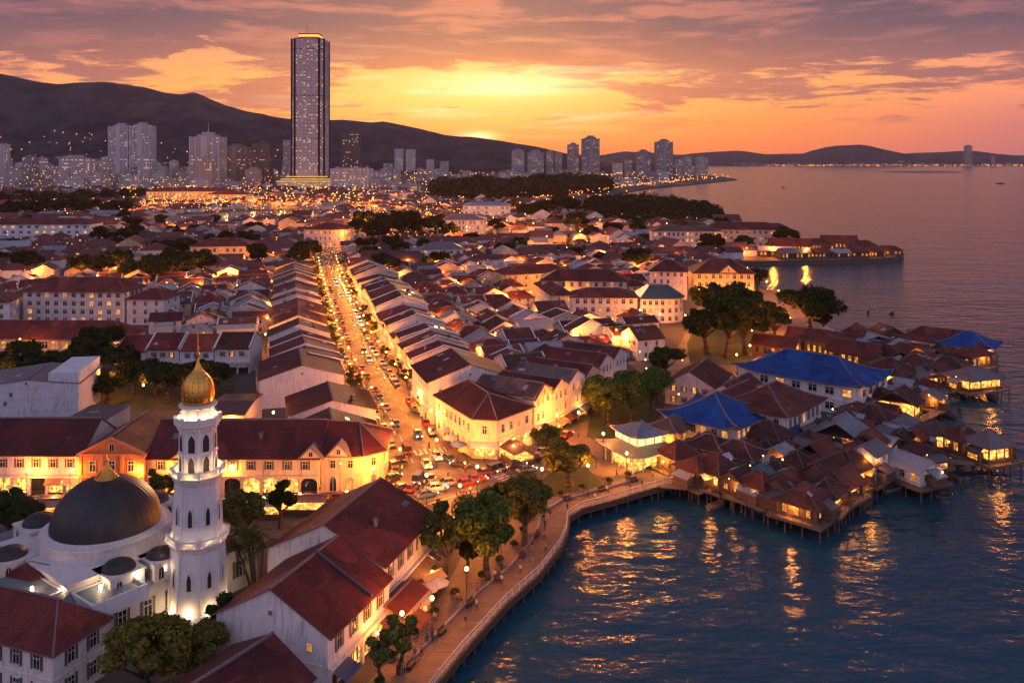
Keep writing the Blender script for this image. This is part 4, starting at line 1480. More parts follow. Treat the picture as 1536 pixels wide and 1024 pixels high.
# white shophouse row behind the park trees
for i, (x, w_) in enumerate([(-115, 9), (-105.5, 9.6), (-95.5, 10), (-85, 10.5)]):
    house('shophouse', f'{["white", "cream", "blue-white", "pale pink"][i]} balconied shophouse facing the park trees, {ordn(i + 1)} from the park\'s far side', 'shophouse', x, 268 + i * .6, 2, 15, w_, 7.2 + .5 * (i % 2), 3.2,
          [(.74, .73, .73), (.70, .62, .56), (.66, .70, .76), (.72, .6, .56)][i], ROOFS[i % 4][0], 'gable', 2, '+x', ('+x',), False, .6, .25, 'white shophouses facing the park trees', 1.2, shoplit=.3)
    BLOCKED.append((x, 268, 9))
# white colonial block with long fronts, by the green-roofed round end
hall('colonial_block', 'white colonial three-storey block with long red roof before the taller hotel', 'hotel', 37, 352, 178, 14, 26, 3, 3.3, 2.6, (.76, .68, .62), (0.137, 0.050, 0.041), lit=.25, spacing=3.0, size=(1.6, 2.0), ov=.9)
hall('colonial_hotel', 'long four-storey orange-lit hotel with dark red roof behind white colonial block', 'hotel', 31, 374, 176, 15, 36, 4, 3.4, 3.6, (.74, .56, .42), (0.115, 0.033, 0.031), lit=.35, spacing=3.2, size=(1.5, 2.0), ov=.9)
hall('colonial_wing', 'narrow white hotel wing with many small windows along the side lane', 'hotel wing', 17.5, 362, 100, 9, 34, 3, 3.6, 2.2, (.74, .64, .58), (0.122, 0.040, 0.034), lit=.3, spacing=2.6, size=(1.1, 1.8), ov=.8, sides=('-x', '-y'))
for x in (20, 30, 45):
    BLOCKED.append((x, 362, 14))
gt = root('round_hotel', 'white hotel with teal roof and round end beside the colonial block', 'hotel', 58.5, 350, 0, 90)
b = MB()
pl = [(-7.5, -7)] + [(2.5 + 8 * math.cos(R(a)), 1 + 8 * math.sin(R(a))) for a in range(-90, 91, 22)] + [(-7.5, 9)]
b.prism(pl, 0, 9.6)
for z in (3.2, 6.4, 9.6):
    b.prism([(x * 1.02, y * 1.02) for x, y in pl], z - .3, z - .01)
b.build('wall', MT['plaster'], gt, col=(.72, .74, .76))
b = MB()
pe = [(x * 1.1, y * 1.1, 9.5) for x, y in pl]
tp = [(x * .45, y * .3 + .6, 14.0) for x, y in pl]
for i in range(len(pl)):
    j = (i + 1) % len(pl)
    b.face([pe[i], pe[j], tp[j], tp[i]])
b.face(tp)
b.build('roof', [MT['metal_roof']], gt, col=(.035, .075, .095))
for p, q in zip(pl, pl[1:]):
    face_windows(gt, p, q, [1.7, 4.9, 8.0], 2.4, (1.4, 1.9), 'plain', .3, .2)
BLOCKED.append((58, 350, 13))
hall('pink_hotel', 'pink four-storey hotel with maroon roof beside the glowing yellow hotel', 'hotel', 73.5, 408, 170, 15, 17, 4, 3.3, 4.2, (.74, .60, .56), (0.108, 0.033, 0.031), lit=.25, spacing=2.8, ov=.9)
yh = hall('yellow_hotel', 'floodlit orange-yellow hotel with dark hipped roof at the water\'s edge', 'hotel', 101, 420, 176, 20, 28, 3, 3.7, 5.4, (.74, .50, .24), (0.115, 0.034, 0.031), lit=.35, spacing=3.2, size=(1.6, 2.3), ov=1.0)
gablet(yh, -10.3, -2, 11.1, 8, 3.4, (.74, .46, .2), -90)
for t in (-11, -4, 4, 11):
    glow_light((-12.5, t, 3.0), 330, (1.0, .33, .045), yh, .3, 'floodlight_beam')
# other landmarks further up
hall('round_hall', 'white columned hall with grey low dome roof beyond the street trees', 'hall', *W(697, 352), 178, 26, 36, 3, 4.6, 4, (.72, .66, .64), (.17, .17, .19), lit=.45, spacing=3.0, size=(1.3, 3.0), rm='metal_roof')
hall('blue_lit_hall', 'white hall with blue-lit roof edge far behind the columned hall', 'hall', *W(731, 328), 178, 30, 50, 3, 5.0, 3, (.70, .70, .74), (.16, .26, .40), lit=.5, spacing=4.2, size=(2.0, 2.6), rm='metal_roof')
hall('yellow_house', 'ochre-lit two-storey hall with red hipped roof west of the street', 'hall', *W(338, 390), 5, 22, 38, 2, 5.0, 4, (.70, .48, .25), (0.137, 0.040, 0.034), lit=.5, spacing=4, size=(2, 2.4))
hall('blue_house', 'pale blue two-storey house with gabled roof among brown roofs', 'house', *W(662, 392), 8, 16, 26, 2, 4.4, 3.4, (.50, .60, .74), (.12, .13, .16), lit=.4, spacing=4, size=(2, 2.2), rm='metal_roof')
hall('white_block', 'long white flat-looking school block with red roof at photo edge', 'school', *W(55, 358), 2, 24, 96, 3, 4.2, 4, (.70, .72, .76), (0.137, 0.040, 0.037), lit=.2, spacing=6, size=(3, 2))
hall('terraced_hall', 'large pale hall with tall lit side where the main street bends', 'hall', *W(494, 368), 170, 24, 30, 3, 4.3, 4, (.70, .58, .50), (0.115, 0.036, 0.034), lit=.45, spacing=3.2, size=(1.3, 2.4))
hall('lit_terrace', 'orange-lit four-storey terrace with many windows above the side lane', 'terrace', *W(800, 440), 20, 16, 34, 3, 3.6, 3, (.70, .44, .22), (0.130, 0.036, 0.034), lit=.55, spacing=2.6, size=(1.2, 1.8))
hall('scaffold_block', 'cream block with gridded lit windows near the jetty shore', 'building', *W(1028, 372), 176, 22, 50, 3, 4.4, 3, (.70, .56, .48), (.12, .10, .10), lit=.5, spacing=3.2, size=(1.9, 2.4))
hall('shore_terrace', 'long brown terrace with lit ground floor behind the jetty', 'terrace', *W(1112, 368), 172, 20, 56, 3, 4.3, 4.5, (.60, .46, .40), (0.108, 0.036, 0.034), lit=.35, spacing=4, size=(2, 2.2))
hall('shore_house', 'cream-lit house with dark hipped roof beside the jetty trees', 'house', *W(1157, 366), 172, 22, 32, 2, 5.4, 5, (.74, .62, .46), (.10, .05, .05), lit=.7, spacing=3.4, size=(2, 3))

# trees and parks that interrupt the roofs
for px_, py_, r_ in [(30, 560, 20), (75, 565, 18), (150, 560, 20), (235, 578, 18), (110, 590, 12), (200, 600, 10), (205, 402, 30), (260, 402, 28), (140, 405, 24), (600, 352, 38), (545, 345, 30), (650, 352, 26), (870, 352, 20), (1080, 505, 22),
                     (1100, 470, 20), (1000, 560, 12), (930, 600, 14), (462, 385, 14)]:
    BLOCKED.append((*W(px_, py_), r_))
for px_, py_ in [(290, 575), (320, 572), (350, 575)]:
    BLOCKED.append((*W(px_, py_), 10))


def free(x, y, r_):
    return all((x - a) ** 2 + (y - c_) ** 2 > (r_ * .7 + q) ** 2 for a, c_, q in BLOCKED)


def right_limit(y):
    t = [(200, -2), (235, 14), (262, 36), (290, 50), (325, 55), (342, 12), (398, 12), (402, 58), (440, 78), (480, 92), (521, 104), (575, 126)]
    for (a, x0), (c_, x1) in zip(t, t[1:]):
        if y < c_:
            return x0 + (x1 - x0) * (y - a) / (c_ - a)
    return 110


# ------------------------------------------------------------------ gabled rows of shophouses up both sides of the main street
EXPL_R = [(208, 236)]
EXPL_L = [(197, 250)]
count = 0
side_word = {1: 'right', -1: 'left'}
rows = []
for side in (1, -1):
    off = HALF
    for k_ in range(18):
        dep = 20.0 if k_ == 0 else rnd.uniform(9.5, 13.0)
        rows.append((side, k_, off + dep / 2, dep))
        off += dep + (3.0 if k_ == 0 else rnd.choice((.8, 1.5, 3.0)))
# the two first gables left of the street stand alone
house('shophouse', 'dark-roofed shophouse with wide pale gable, first behind the arcaded row', 'shophouse', -43.3, 206.5, 106, 19.5, 17, 6.8, 2.9, (.74, .68, .66), (0.086, 0.030, 0.030), 'gable', 2, '+x', ('+x',), True, .0, .2, 'shophouses lining the main street', 1.4)
house('shophouse', 'brown-roofed shophouse with wide white gable, second behind the arcaded row', 'shophouse', -58.2, 238.5, 106, 21.5, 22, 7.4, 3.2, (.75, .69, .67), (0.101, 0.034, 0.033), 'gable', 2, '+x', ('+x',), True, .6, .2, 'shophouses lining the main street', 1.4)
ROWW = ['front', 'second', 'third', 'fourth', 'fifth', 'sixth', 'seventh', 'eighth', 'ninth', 'tenth', 'eleventh', 'twelfth', 'thirteenth', 'fourteenth', 'fifteenth', 'sixteenth', 'seventeenth', 'eighteenth']
FARY = 468
for side, k_, off, dep in rows:
    y = 196.0 if side > 0 else 188.0
    idx = 0
    while y < FARY:
        l = rnd.uniform(8, 17) if k_ == 0 else rnd.uniform(6.5, 12.5)
        yc = y + l / 2
        x, yy = off_street(yc, side * (off + (rnd.uniform(-2.2, 2.2) if k_ else rnd.uniform(-.25, .25))))
        ang = smooth_angle(yc)
        y += l + rnd.choice((.05, .05, .05, .6, 2.5) if k_ else (.05, .05, .05, .05, .5, 1.2))
        if k_ == 0 and any(a < yc < c_ for a, c_ in (EXPL_R if side > 0 else EXPL_L)):
            continue
        if k_ == 0 and side > 0 and 236 < yc < 247:
            continue
        if yy < (212 if side > 0 else 262) and k_ > 0:
            continue
        if x > right_limit(yy) - dep * .4 or x - dep * .6 < -.615 * yy - 8 and x + dep * .6 < -.60 * yy:
            continue
        if not free(x, yy, max(dep, l) * .5):
            continue
        if side < 0 and yy < 310 and x < -72:
            continue
        idx += 1
        w = dep * (rnd.uniform(.92, 1.0) if k_ == 0 else rnd.uniform(.98, 1.16))
        rc, rn = rnd.choice(ROOFS)
        wc, wn = rnd.choice(WALLS)
        fl = rnd.choice((2, 2, 3)) if (k_ == 0 and side > 0) else 2
        ev = {2: rnd.uniform(6.0, 8.2), 3: rnd.uniform(9.0, 11.0)}[fl] if k_ == 0 else rnd.uniform(3.6, 6.8)
        rise = w * (rnd.uniform(.13, .19) if k_ == 0 else rnd.uniform(.17, .25))
        cross = k_ > 0 and rnd.random() < .42
        far = yy > 400
        kind = 'hip' if k_ and rnd.random() < .16 else 'gable'
        rm = 'roof_tile'
        if k_ and rnd.random() < .17:
            rm, rc, rn = 'metal_roof', rnd.choice([(.22, .24, .27), (.30, .29, .29), (.14, .19, .22)]), 'grey-roofed'
        front = '-x' if side > 0 else '+x'
        lab = f"{wn} {rn} shophouse, {ordn(idx)} from the crossing in the {ROWW[k_]} row {side_word[side]} of main street"
        if cross:
            w, l2, a2 = l, w, ang - 90 + rnd.uniform(-4, 4)
            rise = w * rnd.uniform(.18, .27)
        else:
            l2, a2 = l, ang + (rnd.uniform(-7, 7) if k_ else rnd.uniform(-1, 1))
        sides = (front,) if k_ == 0 else ('-y', '-x') if not cross else ('+x', '-y')
        h_ = house('shophouse', lab, 'shophouse', x, yy, a2, w, l2, ev, rise, wc, rc, kind, fl, front if k_ == 0 else None, sides if not (far and k_ > 3) else sides[:1], not far, .45, .30 if k_ == 0 else .20,
                   'shophouses lining the main street' if k_ == 0 else 'roofs of the old town', 1.6 if not far else .7, 'shutter' if k_ == 0 else 'plain', rm, 3.2 if k_ else 2.7, shoplit=.8)
        for _ in range(rnd.choice((0, 1, 1, 2)) if k_ else rnd.choice((0, 0, 1))):
            lean_to(h_, w, l2, rnd.choice(('-y', '-y', '-x', '+x') if k_ else ('-y', '+x' if side > 0 else '-x')), rnd.uniform(2.6, 5.0), rnd.uniform(2, 4.6), rnd.choice([(.26, .28, .31), (.36, .35, .35), (0.108, 0.040, 0.034), (.42, .44, .48), (.12, .16, .19)]), glow=rnd.random() < .22)
        count += 1
LANE_LAMPS = []
for side, k_, off, dep in rows:
    y = 250 + rnd.uniform(0, 20)
    while y < 500:
        x, yy = off_street(y, side * (off + dep / 2 + .9))
        y += rnd.uniform(26, 44)
        if -.6 * yy < x < right_limit(yy) and free(x, yy, 2) and rnd.random() < .72:
            LANE_LAMPS.append((x, yy, side, k_))
print('row houses', count, 'lane lamps', len(LANE_LAMPS))

# ------------------------------------------------------------------ roofs further off: too many to count, one mass
far = MB()
FM = [MT['plaster']]


def flat_mat(name, col, fn=None):
    return mat(name, fn or f_plain(col, .8, 0, .5, .12))


FROOF = [flat_mat(f'far_roof_{i}', c_) for i, c_ in enumerate([(0.122, 0.036, 0.033), (0.094, 0.032, 0.030), (0.144, 0.046, 0.037), (0.079, 0.033, 0.032), (0.108, 0.050, 0.041), (.30, .30, .33), (.20, .22, .26)])]
FWALL = [flat_mat(f'far_wall_{i}', c_) for i, c_ in enumerate([(.66, .60, .56), (.70, .66, .64), (.62, .48, .40), (.64, .46, .28)])]
FARM = FROOF + FWALL + [MT['window_glow']]


def small_house(b, x, y, a, w, l, h, rise, mr, mw, hip, lit):
    ca, sa = math.cos(a), math.sin(a)
    T = lambda p: (x + p[0] * ca - p[1] * sa, y + p[0] * sa + p[1] * ca, p[2])
    w2, l2, o = w / 2, l / 2, .6
    for (ax, ay), (bx, by) in (((-w2, -l2), (w2, -l2)), ((w2, -l2), (w2, l2)), ((w2, l2), (-w2, l2)), ((-w2, l2), (-w2, -l2))):
        b.face([T(p) for p in ((ax, ay, 0), (bx, by, 0), (bx, by, h), (ax, ay, h))], mw)
        if lit and rnd.random() < .5:
            nx, ny = (by - ay) / math.hypot(bx - ax, by - ay) * .08, -(bx - ax) / math.hypot(bx - ax, by - ay) * .08
            nb = int(math.hypot(bx - ax, by - ay) / 3.5)
            for i in range(nb):
                t0, t1 = (i + .25) / nb, (i + .75) / nb
                q = [(ax + (bx - ax) * t + nx, ay + (by - ay) * t + ny) for t in (t0, t1)]
                z0 = rnd.choice((.6, .6, h * .55))
                b.face([T(p) for p in ((*q[0], z0), (*q[1], z0), (*q[1], z0 + 1.9), (*q[0], z0 + 1.9))], 11)
    ry = max(l2 - w2 * .9, 0.01) if hip else l2 + .3
    e = [(-w2 - o, -l2 - o, h - .1), (w2 + o, -l2 - o, h - .1), (w2 + o, l2 + o, h - .1), (-w2 - o, l2 + o, h - .1)]
    r0, r1 = (0, -ry, h + rise), (0, ry, h + rise)
    b.face([T(p) for p in (e[3], e[0], r0, r1)], mr)
    b.face([T(p) for p in (e[1], e[2], r1, r0)], mr)
    if hip:
        b.face([T(p) for p in (e[0], e[1], r0)], mr)
        b.face([T(p) for p in (e[2], e[3], r1)], mr)
    else:
        b.face([T(p) for p in ((-w2, -l2, h), (w2, -l2, h), (0, -l2, h + rise))], mw)


FARROADS = [[(-20, 318), (120, 316), (230, 312), (330, 309), (430, 311), (560, 306), (690, 309)], [(545, 352), (640, 336), (740, 342), (830, 330)], [(700, 365), (800, 352), (900, 346), (1000, 352), (1090, 372)], [(0, 343), (120, 346), (250, 350), (400, 344), (520, 352)],
            [(560, 300), (640, 292), (740, 288), (850, 291), (930, 283)], [(820, 420 - 45), (870, 366), (940, 372)]]
FARROADS = [[W(*p) for p in q] for q in FARROADS]
ROADLAMPS = []
for q in FARROADS:
    for (ax, ay), (bx, by) in zip(q, q[1:]):
        n_ = max(1, int(math.hypot(bx - ax, by - ay) / (48 * max(1, ay / 800))))
        for i in range(n_):
            t = i / n_
            ROADLAMPS.append((ax + (bx - ax) * t, ay + (by - ay) * t))


def near_road(x, y, d_):
    for q in FARROADS:
        for (ax, ay), (bx, by) in zip(q, q[1:]):
            L2 = (bx - ax) ** 2 + (by - ay) ** 2
            t = min(1, max(0, ((x - ax) * (bx - ax) + (y - ay) * (by - ay)) / L2))
            if (x - ax - t * (bx - ax)) ** 2 + (y - ay - t * (by - ay)) ** 2 < d_ * d_:
                return True
    return False


print('road lamps', len(ROADLAMPS))
hall('lit_arcade', 'orange-glowing arcaded complex beyond the canal under the city blocks', 'arcade', *W(290, 302), 178, 40, 128, 2, 8.0, 5, (.70, .45, .22), (.16, .06, .05), lit=1.0, spacing=6, size=(4, 5), sides=('-x',))
hall('lit_arcade', 'smaller lamp-lit arcade next to the orange complex beyond the canal', 'arcade', *W(345, 303), 176, 30, 60, 2, 6.0, 4, (.68, .48, .26), (.16, .06, .05), lit=.9, spacing=6, size=(3.4, 4), sides=('-x',))
FAR_TREES = []
nfar = 0
CANAL = [W(*p) for p in [(170, 337), (262, 322), (350, 315), (470, 313), (490, 322), (420, 330), (300, 340)]]
y = FARY + 6
while y < 1750:
    stp = 12.5 + (y - FARY) * .010
    x = -.63 * y
    while x < .35 * y:
        xx, yy = x + rnd.uniform(-3, 3), y + rnd.uniform(-3, 3)
        a = R(smooth_angle(min(yy, 1400)) - 90) + rnd.choice((0, math.pi / 2)) + rnd.uniform(-.08, .08)
        x += rnd.uniform(9.5, 17) * (1 + (y - FARY) * .0006)
        c_ = sc(yy)[0]
        if not inside(LAND, xx + 12, yy) or not inside(LAND, xx + 12, yy - 10) or abs(xx - c_) < 15 or not free(xx, yy, 8) or near_road(xx, yy, 10 + yy * .008):
            continue
        if inside(CANAL, xx, yy) or inside(CANAL, xx, yy + 12) or inside(CANAL, xx, yy - 14):
            continue
        pxx, pyy = CX + xx / yy * FPX, HY + FPX * HC / yy
        if 700 < pxx < 1110 and (pyy < 326 if pxx > 850 else pyy < 302):
            continue
        if rnd.random() < .10:
            FAR_TREES.append((xx, yy))
            continue
        big = rnd.random() < .10
        w, l = rnd.uniform(7.5, 11.5) * (1 + (y - FARY) * .0003), rnd.uniform(9, 17) * (1 + (y - FARY) * .0003)
        if big:
            w, l = w * 1.5, l * 1.6
        small_house(far, xx, yy, a, w, l, rnd.uniform(3.2, 5.6) * (1.35 if big else 1), w * rnd.uniform(.20, .32), rnd.choice((0, 0, 0, 1, 1, 1, 2, 2, 2, 3, 3, 4, 4, 4, 5, 6)), 7 + rnd.choice((0, 0, 1, 1, 2, 3)), rnd.random() < .35, rnd.random() < .3)
        nfar += 1
    y += stp
setting(far.build('distant_roofs', FARM, uv=True), 'stuff')
print('far houses', nfar)
# ------------------------------------------------------------------ temple halls and stilt village on the right
# blue-roofed meeting halls on the shore
def temple(label, corner, ang, w, l, eave, rise, wall, roof, rm, floors=2, curl=1.1, conc=1.35, lit=.3, wk='plain', sides=('-y', '+x', '-x'), spacing=3.2, size=(1.5, 2.0), ov=1.3):
    """corner: the corner nearest the viewer; local +x goes to the right-down, +y away to the right-up"""
    u = Vector((math.cos(R(ang - 90)), math.sin(R(ang - 90))))
    v = Vector((math.cos(R(ang)), math.sin(R(ang))))
    c_ = Vector(corner) - u * w / 2 + v * l / 2
    rt = hall('temple_hall', label, 'hall', c_.x, c_.y, ang, w, l, floors, eave / floors, rise, wall, roof, wk, lit, ov, spacing, size, rm, None, sides, True, curl, conc)
    return rt


BLUE = (.008, .070, .26)
temple('great hall with bright blue swept roof and white two-storey walls behind village', (87, 217), 48, 33, 20, 7.6, 4.6, (.74, .71, .68), BLUE, 'blue_tile', 2, 1.2, 1.35, .12, spacing=4.4, size=(2.5, 1.9))
temple('blue-roofed hall with swept hips and glowing porches facing the market square', (47.8, 186.6), 50, 17, 17, 6.8, 4.6, (.66, .52, .42), BLUE, 'blue_tile', 2, 1.3, 1.4, .55, spacing=2.6, size=(1.5, 1.9))
temple('white arched hall with brown-red swept roof between the two blue halls', (60.7, 192.0), 48, 15.5, 19, 7.9, 4.2, (.74, .70, .67), (0.137, 0.050, 0.041), 'roof_tile', 2, .5, 1.2, .15, 'arch', spacing=2.4, size=(1.5, 2.6))
house('gabled_hall', 'pink gabled house with brown roof beside trees behind the blue hall', 'house', 50.5, 235, 62, 13, 17, 5.6, 3.4, (.72, .56, .48), (0.115, 0.043, 0.037), 'gable', 2, None, ('-y', '+x'), True, .3, .7, None, .6)
house('gabled_hall', 'low red-roofed house wedged between pink gabled house and great blue hall', 'house', 58, 224, 52, 9, 16, 5.2, 3.0, (.66, .56, .50), (0.137, 0.043, 0.037), 'gable', 2, None, ('-y',), True, .3, .3, None, .8)
house('gabled_hall', 'red-roofed hall with dark blue trim squeezed beside the white arched hall', 'house', 53, 207.5, 49, 9, 16, 7.0, 3.4, (.66, .58, .52), (0.144, 0.046, 0.037), 'gable', 2, None, ('-y',), True, .0, .3, None, .3)


def porch(rt_label, x, y, ang, w, l, h, rise, roofc, kind='hip', glow=True):
    rt = root('porch_pavilion', rt_label, 'pavilion', x, y, 0, ang)
    b = MB()
    for sx in (-1, 0, 1):
        for sy in (-1, 1):
            b.tube((sx * (w / 2 - .4), sy * (l / 2 - .4), 0), (sx * (w / 2 - .4), sy * (l / 2 - .4), h), .22, .2, 8)
    b.build('post', MT['timber'], rt)
    b = MB()
    b.box(-w / 2 + 1, w / 2 - 1, -l / 2 + 1, l / 2 - 1, .1, h - .4)
    b.build('wall', MT['plaster'], rt, col=(.6, .42, .26))
    put_windows(rt, w - 2, l - 2, [h * .45], ('-y', '+x', '-x'), 2.0, (1.5, h * .6), 'plain', .85)
    b = MB()
    hip_roof(b, w, l, h, rise, .9, curl=.5, conc=1.3)
    b.build('roof', [MT['roof_tile'], MT['mortar']], rt, col=roofc)
    if glow:
        glow_light((w / 2 + .6, -l / 2 - .6, h * .7), 170, (1.0, .33, .045), rt, .2, 'porch_light')
    return rt


porch('brown-roofed open porch glowing at the blue hall\'s near corner', 42.0, 184.0, 50, 8, 7, 4.6, 1.8, (0.086, 0.040, 0.034))
porch('small grey-brown porch at the blue hall\'s tree side', 35.6, 193.5, 50, 7, 9, 5.6, 1.9, (.16, .10, .085))
porch('low round-shouldered brown porch in front of blue hall', 47.0, 180.2, 50, 8.5, 6.5, 4.2, 2.2, (0.094, 0.043, 0.037))
# two-tier pavilion with glowing upper storey
pv = root('two_tier_pavilion', 'two-tier pavilion with glowing yellow upper storey and grey-blue swept roofs', 'pavilion', 27.2, 185.5, 0, 118)
b = MB()
for i in range(5):
    for j in range(5):
        if i in (0, 4) or j in (0, 4):
            b.tube((-5.2 + 2.6 * i, -5 + 2.5 * j, 0), (-5.2 + 2.6 * i, -5 + 2.5 * j, 3.6), .16, .16, 6)
b.build('colonnade', MT['trim'], pv)
b = MB()
b.box(-4.2, 4.2, -4, 4, 0, 3.5)
b.build('shop_window', MT['shop_glow'], pv)
b = MB()
hip_roof(b, 11.6, 11.2, 3.6, 1.9, 1.0, curl=.5, conc=1.2)
b.build('lower_roof', [MT['metal_roof'], MT['mortar']], pv, col=(.10, .105, .13))
b = MB()
b.box(-3.3, 3.3, -3.8, 3.8, 5.0, 6.9)
up = b.build('lit_gallery', mat('gallery_glow', f_lit((1.0, .58, .16), 1.1, .7, .5), 'NONE'), pv)
b = MB()
for x in (-3.3, -1.1, 1.1, 3.3):
    for y in (-3.85, 3.85):
        b.box(x - .1, x + .1, y - .1, y + .1, 5.0, 6.9)
for y in (-1.3, 1.3):
    for x in (-3.35, 3.35):
        b.box(x - .1, x + .1, y - .1, y + .1, 5.0, 6.9)
b.build('frame', MT['trim'], up)
b = MB()
hip_roof(b, 6.8, 7.8, 6.9, 1.4, .9, curl=.4, conc=1.2)
b.build('upper_roof', [MT['metal_roof'], MT['mortar']], pv, col=(.16, .21, .26))
for x, y in ((0, -7), (7, 0), (-7, -2)):
    glow_light((x, y, 2.8), 240, (1.0, .38, .06), pv, .5, 'porch_light')
BLOCKED.append((27, 186, 9))

# ------------------------------------------------------------------ stilt huts
DECKZ = .35
WALLT = (.30, .19, .13)
PILE = MB()
PILE.tube((0, 0, -6.2), (0, 0, 0), .17, .15, 6)
PILEM = PILE.data('pile', [MT['timber']])


def hut(label, px, py, w, l, ang, eave=3.0, rise=2.0, roof=(0.094, 0.036, 0.033), kind='hip', rm='roof_tile', wall=WALLT, deck=1.3, piles=True, lit=.8, light=0, name='stilt_hut', cat='hut', curl=.15, conc=1.15, open_=False, z=DECKZ, floors=1, ov=.8, rail=True, group='huts of the stilt village'):
    x, y = W(px, py, z)
    rt = root(name, label, cat, x, y, z, ang, group)
    W2, L2 = w / 2 + deck, l / 2 + deck
    b = MB()
    b.box(-W2, W2, -L2, L2, -.32, 0)
    b.box(-W2 - .08, W2 + .08, -L2 - .08, -L2 + .12, -.5, .04)
    b.box(-W2 - .08, -W2 + .12, -L2, L2, -.5, .04)
    b.box(W2 - .12, W2 + .08, -L2, L2, -.5, .04)
    b.build('deck', MT['deck_wood'], rt)
    if piles:
        nx, ny = max(2, int(W2 * 2 / 2.6) + 1), max(2, int(L2 * 2 / 3.2) + 1)
        for i in range(nx):
            for j in range(ny):
                if 0 < i < nx - 1 and j > 0:
                    continue
                ob('pile', PILEM, rt, (-W2 + .25 + (2 * W2 - .5) * i / (nx - 1), -L2 + .25 + (2 * L2 - .5) * j / (ny - 1), -.3))
    b = MB()
    if open_:
        for i in range(4):
            for j in (0, 1):
                b.box(-w / 2 + w * i / 3 - .12, -w / 2 + w * i / 3 + .12, (-l / 2, l / 2)[j] - .12, (-l / 2, l / 2)[j] + .12, 0, eave)
        b.box(-w / 2 - .05, w / 2 + .05, -l / 2 - .05, l / 2 + .05, 0, .8)
        b.box(-w / 2 - .1, w / 2 + .1, -l / 2 - .1, l / 2 + .1, eave - .25, eave - .01)
        b.build('wall', MT['timber'], rt)
        b = MB()
        b.box(-w / 2 + .5, w / 2 - .5, -l / 2 + .5, l / 2 - .5, .8, eave - .3)
        b.build('lit_interior', MT['shop_glow'], rt)
    else:
        wall_body(b, w, l, eave, rise if kind == 'gable' else 0)
        for sx in (-1, 1):
            for sy in (-1, 1):
                b.box(sx * w / 2 - .14, sx * w / 2 + .14, sy * l / 2 - .14, sy * l / 2 + .14, 0, eave - .02)
        b.build('wall', MT['timber'] if wall is WALLT else MT['plaster'], rt, col=wall)
        zs = [eave / floors * (k_ + .52) for k_ in range(floors)]
        put_windows(rt, w, l, zs, ('-y', '+x', '-x'), rnd.uniform(1.9, 2.6), (rnd.uniform(.9, 1.3), eave / floors * rnd.uniform(.42, .6)), 'wood' if wall is WALLT else 'plain', lit, margin=.35)
    b = MB()
    if kind == 'gable':
        gable_roof(b, w, l, eave, rise, ov, .6)
    else:
        hip_roof(b, w, l, eave, rise, ov, curl=curl, conc=conc)
    b.build('roof', [MT[rm], MT['timber'] if rm == 'roof_tile' else MT[rm]], rt, col=roof)
    if rail:
        b = MB()
        for (ax, ay), (bx, by) in (((-W2, -L2), (W2, -L2)), ((W2, -L2), (W2, L2)), ((-W2, L2), (-W2, -L2))):
            n_ = max(2, int(math.hypot(bx - ax, by - ay) / 1.5))
            for i in range(n_ + 1):
                t = i / n_
                b.tube((ax + (bx - ax) * t, ay + (by - ay) * t, 0), (ax + (bx - ax) * t, ay + (by - ay) * t, 1.05), .05, .05, 4)
            for z_ in (.5, 1.05):
                b.tube((ax, ay, z_), (bx, by, z_), .045, .045, 4)
        b.build('railing', MT['timber'], rt)
    if light:
        glow_light((rnd.uniform(-.2, .3) * w, -l / 2 - .7, eave * .8), light, (1.0, .33, .05), rt, .4, 'porch_light')
        glow_light((w / 2 + .7, rnd.uniform(-.3, .3) * l, eave * .8), light, (1.0, .33, .05), rt, .4, 'porch_light')
    BLOCKED.append((x, y, max(w, l) * .5))
    return rt


